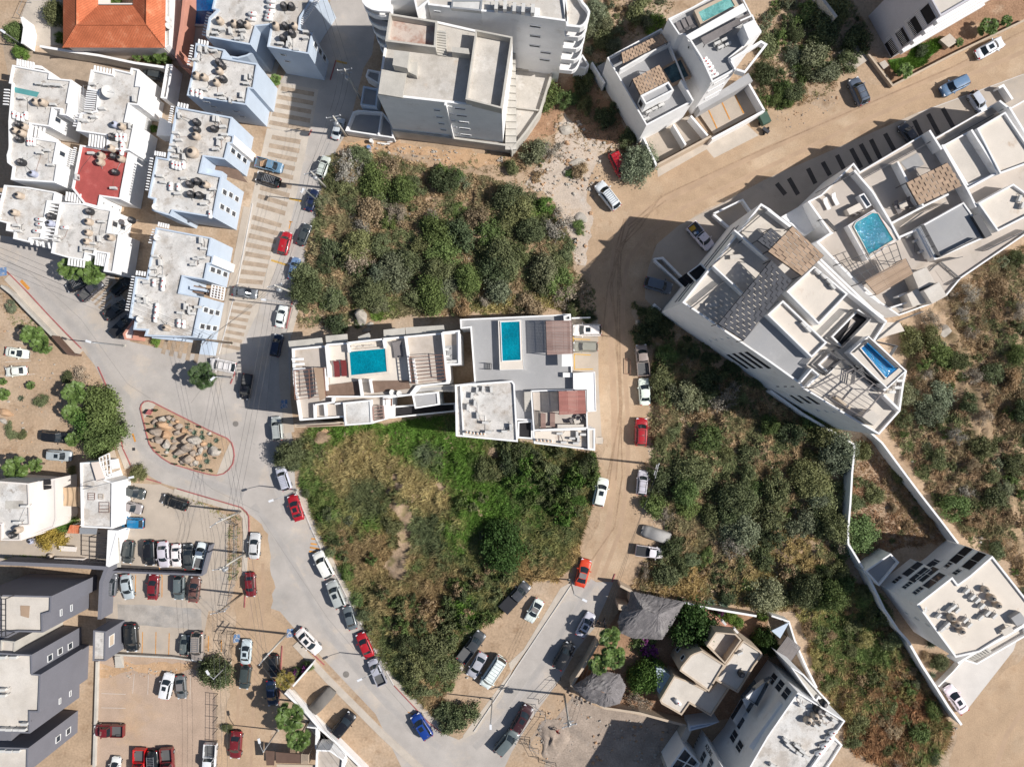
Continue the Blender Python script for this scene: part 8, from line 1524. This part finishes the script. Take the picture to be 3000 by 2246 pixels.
for a_ in (('01: 600,665', 1.75, 3.6, 'left of two fan palms beside the black parked SUV'), ('01: 790,690', 2.0, 3.8, 'right of two fan palms beside the charcoal pickup'), ('01: 275,1235', 1.7, 2.6, 'upper left fan palm above the two white sedans'), ('01: 365,1310', 1.6, 2.2, 'lower right fan palm above the two white sedans'), ('02: 645,80', 1.9, 3.0, 'fan palm at the top of the dark tree cluster'), ('02: 620,245', 1.5, 2.6, 'fan palm at the left of the dark tree cluster'), ('02: 130,730', 1.9, 2.8, 'large fan palm above the pink-white house'),
           ('02: 305,700', 1.1, 2.0, 'small fan palm right of the large one above the house'), ('02: 630,480', 1.2, 1.4, 'low fan palm in front of the dark parked car'), ('02: 265,15', .7, .8, 'small palm in the upper sandy garden'), ('02: 30,90', 1.0, 1.2, 'fan palm at the left edge of the sandy garden'), ('13: 285,1225', 2.2, 5.0, 'upper of two big fan palms by the white corner wall'), ('13: 370,1400', 2.0, 4.6, 'lower of two big fan palms by the white corner wall'), ('23: 840,530', 1.7, 4.0, 'top fan palm behind the tan street wall'), ('23: 880,700', 1.9, 4.2, 'middle fan palm behind the tan street wall'),
           ('23: 750,770', 1.6, 3.6, 'bottom fan palm behind the tan street wall'), ('10: 168,690', .9, 1.4, 'small bright palm at the blue townhouse forecourt'), ('00: 1180,480', .8, 1.2, 'leftmost small palm below the orange tile house'), ('00: 1275,490', .8, 1.2, 'middle small palm below the orange tile house'), ('00: 1390,480', 1.3, 1.8, 'right large palm below the orange tile house'), ('30: 1900,240', 1.5, 1.6, 'fan palm by the low garden wall at top right'), ('30: 2060,180', .9, 1.2, 'small palm right of the fan palm at top right'), ('30: 1185,610', 1.2, 1.8, 'fan palm at the garden wall corner at top right'), ('30: 1650,365', .7, .8, 'small palm in the middle of the top right garden'),
           ('00: 1020,0', .6, .8, 'tiny palm in the tile roof court'), ('02: 25,-20', .6, .8, 'tiny palm at the sandy garden edge')): palm(*a_)
palm('01: 1745,1590', 2.1, 3.4, 'spiky dark green tree beside the white SUV with rack', (.07, .115, .04)); palm('13: 245,905', 1.5, 3.2, 'fan palm with orange dry leaves on the street corner', (.25, .2, .05))
# agaves and cacti
def agave_mesh(n=26, seed=0):
    rr = random.Random(seed); b = MB()
    for k in range(n):
        az = 2.4*k; el = .15+1.1*(k/n); d = Vector((math.cos(az)*math.cos(el), math.sin(az)*math.cos(el), math.sin(el))); s_ = Vector((-math.sin(az), math.cos(az), 0)); m_ = d*.5; e = d*1.0+Vector((0, 0, -.05)); b.face(b.add([s_*.05, m_+s_*.075, e, m_-s_*.075, -s_*.05])); b.face(b.add([m_+s_*.075+Vector((0, 0, .03)), e, m_-s_*.075+Vector((0, 0, .03)), m_-Vector((0, 0, .05))]))
    return b.mesh('leaves', M['palm'])
AG = agave_mesh()
def agave(px, r_, where, c=(.15, .21, .15)):
    p = W(px, .2); o = bpy.data.objects.new('agave', AG); COL.objects.link(o); o.location = (p.x, p.y, .1); o.scale = (r_, r_, r_*.7); o.rotation_euler = (0, 0, random.uniform(0, 6)); o.color = (*c, 1); o['category'] = 'agave'; auto(o, 'spiky agave plant', 'spiky agaves', where)
for x, y, r_ in ((700, 400, 70), (1095, 525, 60), (1255, 640, 90), (1060, 650, 45), (1425, 740, 90), (1420, 635, 60), (765, 755, 60), (1730, 810, 80), (1590, 920, 85), (1490, 1125, 70), (1530, 1260, 85), (1385, 1365, 65), (845, 1150, 80), (680, 1010, 65), (400, 500, 50), (1275, 1345, 40), (1790, 1070, 45)): agave((400+x/7.373, 1180+y/7.373), r_/7.373*K*1.05, 'on the rock island')
for s_, r_ in (('23: 1712,232', 1.1), ('23: 1828,248', 1.2)): agave(P(s_)[0], r_, 'beside the pale garden wall')
for s_, r_, wh in (('33: 1400,590', 1.1, 'in the lower right walled garden'), ('33: 1420,860', .8, 'in the lower right walled garden'), ('02: 185,125', .7, 'in the sandy garden'), ('11: 660,845', 1.5, 'in the upper centre scrub'), ('11: 1670,490', 1.2, 'in the upper centre scrub'), ('11: 450,960', .9, 'in the upper centre scrub'), ('12: 1000,300', .0, '')):
    if wh: agave(P(s_)[0], r_, wh, (.16, .19, .12))
cb = MB(); cb.smooth = True; cb.tube([(0, 0, 0), (0, 0, .9), (0, 0, 1)], [.11, .1, .05], 8); CM = cb.mesh('cactus', M['palm'])
def cactus(px, h, where):
    p = W(px, 0); o = bpy.data.objects.new('column_cactus', CM); COL.objects.link(o); o.location = (p.x, p.y, .08); o.scale = (1, 1, h); o.color = (.06, .09, .04, 1); o['category'] = 'cactus'; auto(o, 'thin column cactus', 'thin column cacti', where)
for x, y, h in ((430, 175, .9), (460, 150, .9), (345, 295, .9), (280, 450, .9), (800, 290, .6), (1150, 455, .7), (1400, 525, .7), (1385, 505, .7), (250, 600, .6), (410, 965, .7), (500, 1060, .6), (670, 1140, .9), (880, 1315, 1.0), (1050, 1330, .7), (1630, 1440, .9), (1320, 1420, .6), (1470, 1450, .9), (1650, 1475, .6), (1640, 710, .5), (1820, 1005, .6), (1720, 1185, .5), (290, 785, .6)): cactus((400+x/7.373, 1180+y/7.373), h, 'on the rock island')
# ------------------------------------------------------------------ undergrowth and grass: what nobody could count
def ground_cover(name, poly, dens, blobs, base, seed, hmin=.15, hmax=.5, cover=.42, blades=5, wid=.05, mound=.5, dot=None):
    """tufts of narrow blades over a lot; blobs = [(photo px, radius m, colour, weight)] give patches their own plant colour"""
    pp = P(poly); wpoly = [(W(p).x, W(p).y) for p in pp]; r = np.random.default_rng(seed); xs = [p[0] for p in wpoly]; ys = [p[1] for p in wpoly]
    area = (max(xs)-min(xs))*(max(ys)-min(ys)); n = int(area*dens); x = r.uniform(min(xs), max(xs), n); y = r.uniform(min(ys), max(ys), n)
    ex = x+(fbm(x, y, .5, 5)-.5)*1.6; ey = y+(fbm(x, y, .5, 9)-.5)*1.6; keep = inpoly(ex, ey, wpoly); nz = fbm(x, y, .28, seed)*.45+fbm(x, y, 1.5, seed+3, 3)*.55; keep &= nz > cover-.12*r.uniform(size=n)
    for px, rad in (dot or []): q = W(P(px)[0]); keep &= ((x-q.x)**2+(y-q.y)**2 > (rad*(.7+.6*fbm(x, y, .9, 4)))**2)
    x, y, nz = x[keep], y[keep], nz[keep]; n = len(x); col = np.tile(np.array(base[0]), (n, 1)); t = np.clip((fbm(x, y, .16, seed+7)-.38)/.24, 0, 1)[:, None]; col = col*(1-t)+np.array(base[1])*t
    t = np.clip((fbm(x, y, .9, seed+17)-.5)/.06, 0, 1)[:, None]; col = col*(1-t)+np.array(base[2])*t
    for px, rad, c, wgt in blobs:
        q = W(P(px)[0]); dd = np.sqrt((x-q.x)**2+(y-q.y)**2)/rad+(fbm(x, y, .5, seed+21)-.5)*1.6+(fbm(x, y, 2.2, seed+5, 2)-.5)*1.5; t = (np.clip(1.35-dd, 0, 1)*wgt)[:, None]; t = np.clip(t*1.6, 0, 1); col = col*(1-t)+np.array(VC.get(c, c))*t
    hg = hmin+(hmax-hmin)*np.clip((nz-cover)/.3, 0, 1); z0 = gz(x, y); col = col*(.62+.85*fbm(x, y, 1.3, seed+41, 3))[:, None]
    V = []; C_ = []; flow = fbm(x, y, .25, seed+31)*12
    for k in range(blades):
        az = flow+r.uniform(-1.3, 1.3, n)+(np.pi if k % 2 else 0); L_ = hg*r.uniform(.7, 1.5, n); dx, dy = np.cos(az), np.sin(az); bx, by = x+r.normal(size=n)*.09, y+r.normal(size=n)*.09; up = L_*r.uniform(.45, 1.0, n); w2 = wid*r.uniform(.7, 1.5, n)
        V.append(np.stack([np.stack([bx-dy*w2, by+dx*w2, z0], 1), np.stack([bx+dy*w2, by-dx*w2, z0], 1), np.stack([bx+dx*L_*.8, by+dy*L_*.8, z0+up], 1)], 1)); f = r.uniform(.7, 1.6, n)[:, None]; C_.append(np.repeat((col*f)[:, None, :], 3, 1))
    V = np.concatenate(V).reshape(-1, 3); C_ = np.concatenate(C_).reshape(-1, 3); m = len(V); me = bpy.data.meshes.new(name); me.vertices.add(m); me.vertices.foreach_set('co', V.ravel()); me.loops.add(m); me.loops.foreach_set('vertex_index', np.arange(m, dtype=np.int32)); me.polygons.add(m//3); me.polygons.foreach_set('loop_start', np.arange(0, m, 3, dtype=np.int32)); me.update(calc_edges=True)
    at = me.color_attributes.new('tint', 'FLOAT_COLOR', 'POINT'); at.data.foreach_set('color', np.concatenate([C_, np.ones((m, 1))], 1).astype(np.float32).ravel()); me.materials.append(M['under']); o = bpy.data.objects.new(name, me); COL.objects.link(o)
    return tag(o, {'grass': 'long green and straw-coloured grass over the lot below the pool buildings'}.get(name, 'scrubby undergrowth and dry weeds between the bushes of a vacant lot'), name.replace('_', ' '), kind='stuff')
SC = [(.25, .22, .12), VC['olive'], (.38, .28, .165)]; SD = [(.27, .215, .125), VC['olive'], (.34, .24, .145)]
ground_cover('undergrowth', L1, 22, [('S: 1230,600', 2.5, 'dry', 1), ('S: 1300,800', 3, 'dry', .7), ('S: 1640,880', 3, 'yellow', 1), ('S: 1100,920', 3, 'bright', .6), ('S: 1600,600', 2.5, 'bright', .6), ('S: 1450,900', 3, 'yellow', .6)], SC, 1, .2, .8, cover=.42, mound=1.0, wid=.07, dot=[('S: 1057,927', 1.8)])
ground_cover('undergrowth', L2, 20, [('S: 2320,1640', 5, (.38, .29, .13), 1), ('S: 2230,1720', 5, (.35, .28, .12), 1), ('S: 2000,1730', 5, (.37, .27, .12), 1), ('S: 2400,1740', 3, 'bright', .5)], SC, 2, .2, .8, cover=.42, mound=1.0, wid=.07)
ground_cover('undergrowth', L3+' 3100,1850', 18, [('S: 2850,1000', 4, 'dry', .8), ('S: 2950,1000', 3, 'olive', .8), ('S: 2990,1650', 4, 'dry', 1)], SD, 3, .15, .7, cover=.42, mound=.9, wid=.07)
ground_cover('undergrowth', L4+' ', 22, [('S: 2650,2080', 4.5, (.34, .19, .10), 1), ('S: 2560,2200', 5, (.33, .19, .10), 1), ('S: 2400,1820', 4, 'yellow', 1), ('S: 2480,1850', 4, 'green', .8), ('S: 2540,1900', 3, 'green', .8)], [(.29, .25, .11), VC['green'], (.36, .25, .13)], 4, .2, .8, cover=.33, mound=1.0, wid=.07)
ground_cover('undergrowth', 'S: 2500,1300 2555,1270 2640,1400 2790,1590 2640,1600 2520,1660 2485,1580', 14, [], [(.34, .21, .125), VC['olive'], (.36, .24, .14)], 5, cover=.42)
ground_cover('undergrowth', 'S: 1640,170 1730,0 2000,-30 1960,60 1780,160 1830,260 1960,420 1900,500 1830,470 1680,440 1600,520 1560,560 1480,520 1300,480 1400,455 1560,420 1640,330', 9, [], SD, 6, cover=.50); ground_cover('undergrowth', 'S: 2210,60 2280,0 2500,0 2560,120 2470,170 2450,260 2330,310 2240,330', 13, [('S: 2320,280', 4, 'dry', 1)], SD, 7, cover=.42)
GR = (.12, .215, .04); ST = (.37, .30, .14)
PATH = [('12: 1210,790', .7), ('12: 1240,880', .8), ('12: 1140,930', .7), ('12: 1200,1040', 1.0), ('12: 1270,1090', 1.1), ('12: 1310,1160', 1.2), ('12: 1290,1270', 1.3), ('12: 1290,1380', 1.1), ('12: 1250,1480', 1.5), ('12: 1230,1600', 1.6), ('12: 1180,1560', 1.2), ('12: 1600,890', .7), ('12: 1870,540', .5), ('12: 2040,600', 1.0), ('12: 590,450', 1.3), ('S: 1500,1560', 1.0)]
ground_cover('grass', LG, 30, [('12: 720,410', 3.5, GR, .9), ('12: 1180,520', 4, GR, .9), ('12: 1000,420', 5.5, GR, 1), ('12: 1400,430', 5.5, GR, 1), ('12: 1620,560', 4.5, GR, 1), ('12: 1750,800', 4.5, GR, 1), ('12: 1850,1080', 4.5, GR, 1), ('12: 2050,1050', 3.5, GR, .9), ('12: 1700,1240', 3, GR, .9), ('12: 600,1000', 3.5, (.12, .18, .05), .9), ('12: 480,870', 2.5, (.12, .18, .05), .9), ('12: 1020,1250', 2.5, GR, .8), ('12: 900,620', 3, ST, 1), ('12: 820,760', 4, ST, 1), ('12: 1050,700', 3.5, ST, 1), ('12: 1350,850', 3, ST, 1), ('12: 1550,1050', 3.5, ST, 1),
    ('12: 1100,1500', 4.5, (.34, .24, .12), .9), ('12: 850,1450', 3.5, (.31, .23, .12), .9), ('12: 1500,620', 2, (.15, .18, .10), .9), ('12: 980,960', 3, (.15, .17, .08), .9), ('12: 1500,1280', 3, (.13, .155, .075), .9), ('13: 1200,200', 4.5, (.31, .25, .12), .9), ('13: 1500,250', 5, (.32, .23, .12), .8), ('13: 1800,280', 2.5, GR, .8), ('S: 1600,1720', 4, (.40, .29, .14), 1), ('S: 1700,1640', 3, (.38, .28, .13), 1), ('S: 1560,1450', 4, (.10, .18, .04), .9), ('13: 1600,950', 3.5, (.38, .27, .15), 1)],
    [(.21, .21, .08), (.28, .235, .105), (.155, .18, .075)], 11, .25, .75, cover=.30, blades=5, wid=.06, mound=.9, dot=PATH)
ground_cover('weeds', 'S: 675,1500 700,1520 705,1640 690,1700 665,1700 670,1600', 14, [], [VC['green'], VC['olive'], VC['dry']], 12, .1, .3, cover=.36); ground_cover('weeds', 'S: 500,1432 560,1455 640,1480 690,1520 660,1530 600,1490', 12, [], [VC['green'], VC['dry'], VC['yellow']], 13, .1, .25, cover=.38)
ground_cover('garden_plants', '00: 850,470 1160,520 1480,560 1480,440 1300,430 1130,500 900,450', 30, [], [(.10, .18, .03), VC['green'], VC['bright']], 14, .2, .6, cover=.3); ground_cover('weeds', '01: 0,850 100,920 230,1050 340,1180 150,1180 0,1000', 9, [], SD, 15, .1, .3, cover=.42); ground_cover('hedge', '30: 1030,525 1200,490 1260,400 1500,345 1510,400 1330,540 1110,640', 34, [], [(.09, .17, .02), (.07, .14, .02), (.08, .15, .02)], 16, .2, .5, cover=.25)
ground_cover('weeds', '02: 50,1480 430,1490 430,1530 50,1520', 26, [], [VC['green'], VC['yellow'], VC['bright']], 17, .1, .35, cover=.25); ground_cover('weeds', 'S: 1860,890 1950,930 2100,1010 2000,1050 1900,1010', 14, [], SC, 18, .2, .5, cover=.34); ground_cover('weeds', 'S: 1700,790 1740,850 1745,930 1680,925 1640,905', 12, [], [VC['dry'], VC['dark'], VC['olive']], 19, .15, .4, cover=.4)
# the hundreds of smaller shrubs beyond the 300 largest: one object
SMALL = [crown_mesh(500+i, 750, 14, .6, .075)[0] for i in range(5)]; SMV = []
for me in SMALL: a_ = np.empty(len(me.vertices)*3); me.vertices.foreach_get('co', a_); SMV.append(a_.reshape(-1, 3)); 
AVOID = [(P(s)[0], r_) for s, r_ in PATH]+[(P(s)[0], 2.6) for s in ('12: 900,620', '12: 820,760', '12: 1050,720', '12: 1350,850', '12: 1550,1050')]
def shrub_mass(specs, seed):
    r = np.random.default_rng(seed); V = []; C_ = []
    for poly, n, kinds, r0, r1, *hh in specs:
        hh = hh[0] if hh else 1.0; pp = P(poly); xs = [p[0] for p in pp]; ys = [p[1] for p in pp]; x = r.uniform(min(xs), max(xs), n*6); y = r.uniform(min(ys), max(ys), n*6); k = inpoly(x, y, pp) & (fbm(x*K, y*K, .22, seed) > .40); x, y = x[k][:n], y[k][:n]
        for a, c in zip(x, y):
            if any((a-q[0])**2+(c-q[1])**2 < ((rd+.6)/K)**2 for q, rd in AVOID): continue
            rad = r.uniform(r0, r1)*r.uniform(.6, 1); v = SMV[r.integers(0, len(SMV))]; t = r.uniform(0, 6.28); q = W((a, c), .4); zz = float(gz(q.x, q.y)[0])*.9; hz = hh*r.uniform(.9, 1.4); co, si = math.cos(t), math.sin(t); f = rad*r.uniform(.8, 1.2)
            V.append(np.stack([(v[:, 0]*co-v[:, 1]*si)*rad+q.x, (v[:, 0]*si+v[:, 1]*co)*f+q.y, v[:, 2]*rad*hz+zz], 1)); col = np.array(VC[kinds[r.integers(0, len(kinds))]])*r.uniform(.8, 1.2); lf = r.uniform(.65, 1.35, len(v)//4); C_.append(np.repeat(lf, 4)[:, None]*col)
    V = np.concatenate(V); C_ = np.concatenate(C_); m = len(V); me = bpy.data.meshes.new('small_shrubs'); me.vertices.add(m); me.vertices.foreach_set('co', V.ravel()); me.loops.add(m); me.loops.foreach_set('vertex_index', np.arange(m, dtype=np.int32)); me.polygons.add(m//4); me.polygons.foreach_set('loop_start', np.arange(0, m, 4, dtype=np.int32)); me.update(calc_edges=True)
    at = me.color_attributes.new('tint', 'FLOAT_COLOR', 'POINT'); at.data.foreach_set('color', np.concatenate([C_, np.ones((m, 1))], 1).astype(np.float32).ravel()); me.materials.append(M['under']); o = bpy.data.objects.new('small_shrubs', me); COL.objects.link(o); tag(o, 'low shrubs filling the gaps between the larger bushes of the vacant lots', 'small shrubs', kind='stuff')
O_, D_, G_, Y_, Z_, B_ = 'olive', 'dark', 'green', 'dry', 'sage', 'bright'
shrub_mass([(L1, 100, (O_, O_, G_, D_, Z_, Y_), .7, 1.7), (L2, 95, (O_, O_, D_, G_, Y_, Y_), .7, 1.8), (L3, 110, (O_, G_, Y_, Y_, Z_), .6, 1.5), (L4, 90, (O_, G_, G_, 'yellow', Y_), .7, 1.6), ('S: 2500,1300 2640,1400 2790,1590 2640,1600 2500,1660', 14, (O_, Y_), .6, 1.2),
    ('S: 1440,1300 1740,1330 1745,1470 1690,1520 1560,1480 1450,1420', 75, (G_, D_, 'emerald', O_), .8, 2.0, 1.6), ('S: 880,1290 960,1330 1000,1600 1110,1850 1240,2040 1300,2120 1240,2090 1100,1890 985,1660 900,1450', 85, (G_, 'emerald', O_, D_), .7, 1.5, 1.3), ('S: 1080,1700 1500,1650 1480,1780 1380,1850 1330,1830 1220,1830 1130,1830', 60, (O_, G_, D_, Y_), .8, 1.9, 1.6), ('S: 1000,1400 1400,1350 1450,1600 1200,1700 1030,1600', 24, (O_, G_, D_, Z_), .6, 1.6, 1.3), ('S: 1120,1830 1340,1850 1310,2040 1350,2120 1280,2110', 30, (O_, D_, G_), .8, 1.5),
    ('S: 2215,0 2500,0 2540,120 2440,240 2300,320 2230,280', 40, (O_, Z_, D_, G_), .7, 1.6), ('S: 1720,0 1960,0 1940,80 1830,80 1760,240 1700,180', 26, (O_, Z_, Y_), .7, 1.5), ('S: 1850,890 1960,930 2110,1020 2350,1190 2100,1080 1900,1000', 26, (D_, O_), .7, 1.4), ('S: 1480,430 1620,410 1650,480 1600,560 1520,500', 9, (O_, Y_), .5, 1.1), ('S: 2222,190 2275,240 2260,330 2232,320', 7, (G_, Y_, O_), .6, 1.2)], 3)
def rubble(specs, seed, size):
    r = np.random.default_rng(seed); mb = MB(); rr = random.Random(seed)
    for poly, n, r0, r1 in specs:
        pp = P(poly); xs = [p[0] for p in pp]; ys = [p[1] for p in pp]; x = r.uniform(min(xs), max(xs), n*5); y = r.uniform(min(ys), max(ys), n*5); k = inpoly(x, y, pp) & (fbm(x*K, y*K, .5, seed) > .45)
        for a, c in list(zip(x[k], y[k]))[:n]:
            s_ = r0+(r1-r0)*rr.random()**3; q = W((a, c)); t = rr.uniform(0, 6.3); m_ = 5; lo = [(q.x+s_*math.cos(t+j*1.256)*rr.uniform(.7, 1.2), q.y+s_*math.sin(t+j*1.256)*rr.uniform(.5, 1.1), 0) for j in range(m_)]; hi = [(q.x+(p[0]-q.x)*.6, q.y+(p[1]-q.y)*.6, s_*rr.uniform(.5, .9)) for p in lo]
            mb.mi = rr.choice((0, 0, 1, 2)); i0 = mb.add(lo); i1 = mb.add(hi)
            for j in range(m_): mb.face((i0[j], i0[(j+1) % m_], i1[(j+1) % m_], i1[j]))
            mb.face(i1)
    tag(mb.obj('rubble', [M['rockp'], M['rock'], M['rocko']]), 'loose stones and rubble strewn over bare soil and verges', 'rubble', kind='stuff')
rubble([('20: 440,960 880,1240 700,1656 21: 760,60 640,640 430,180 330,60 20: 100,1600', 420, .05, .4), ('10: 760,1225 2300,1340 2400,1420 1400,1400 760,1330', 260, .05, .3), (L3, 420, .05, .45), (L1, 200, .06, .4), (L2, 160, .06, .35), (L4, 160, .06, .4), ('23: 230,1100 560,1050 700,1180 600,1400 400,1656 200,1656', 220, .04, .25), ('23: 700,1180 1500,1330 1300,1656 700,1656', 200, .05, .35), ('03: 1060,745 1720,760 1720,850 870,900', 150, .04, .2), ('33: 1450,1250 1650,1300 1500,1500 1350,1656 1250,1500', 160, .05, .35), ('01: 0,1100 500,1400 800,1656 02: 900,150 400,600 0,600', 220, .04, .25), ('22: 1150,0 1250,0 1250,1300 1150,1250', 90, .04, .2), ('21: 480,150 600,650 480,640', 80, .05, .3), ('30: 0,880 600,760 620,920 60,1200', 120, .04, .2), ('12: 1150,750 1350,1656 1150,1656 1100,900', 90, .04, .2)], 5, 1)
roof_pipes()
finish_auto()
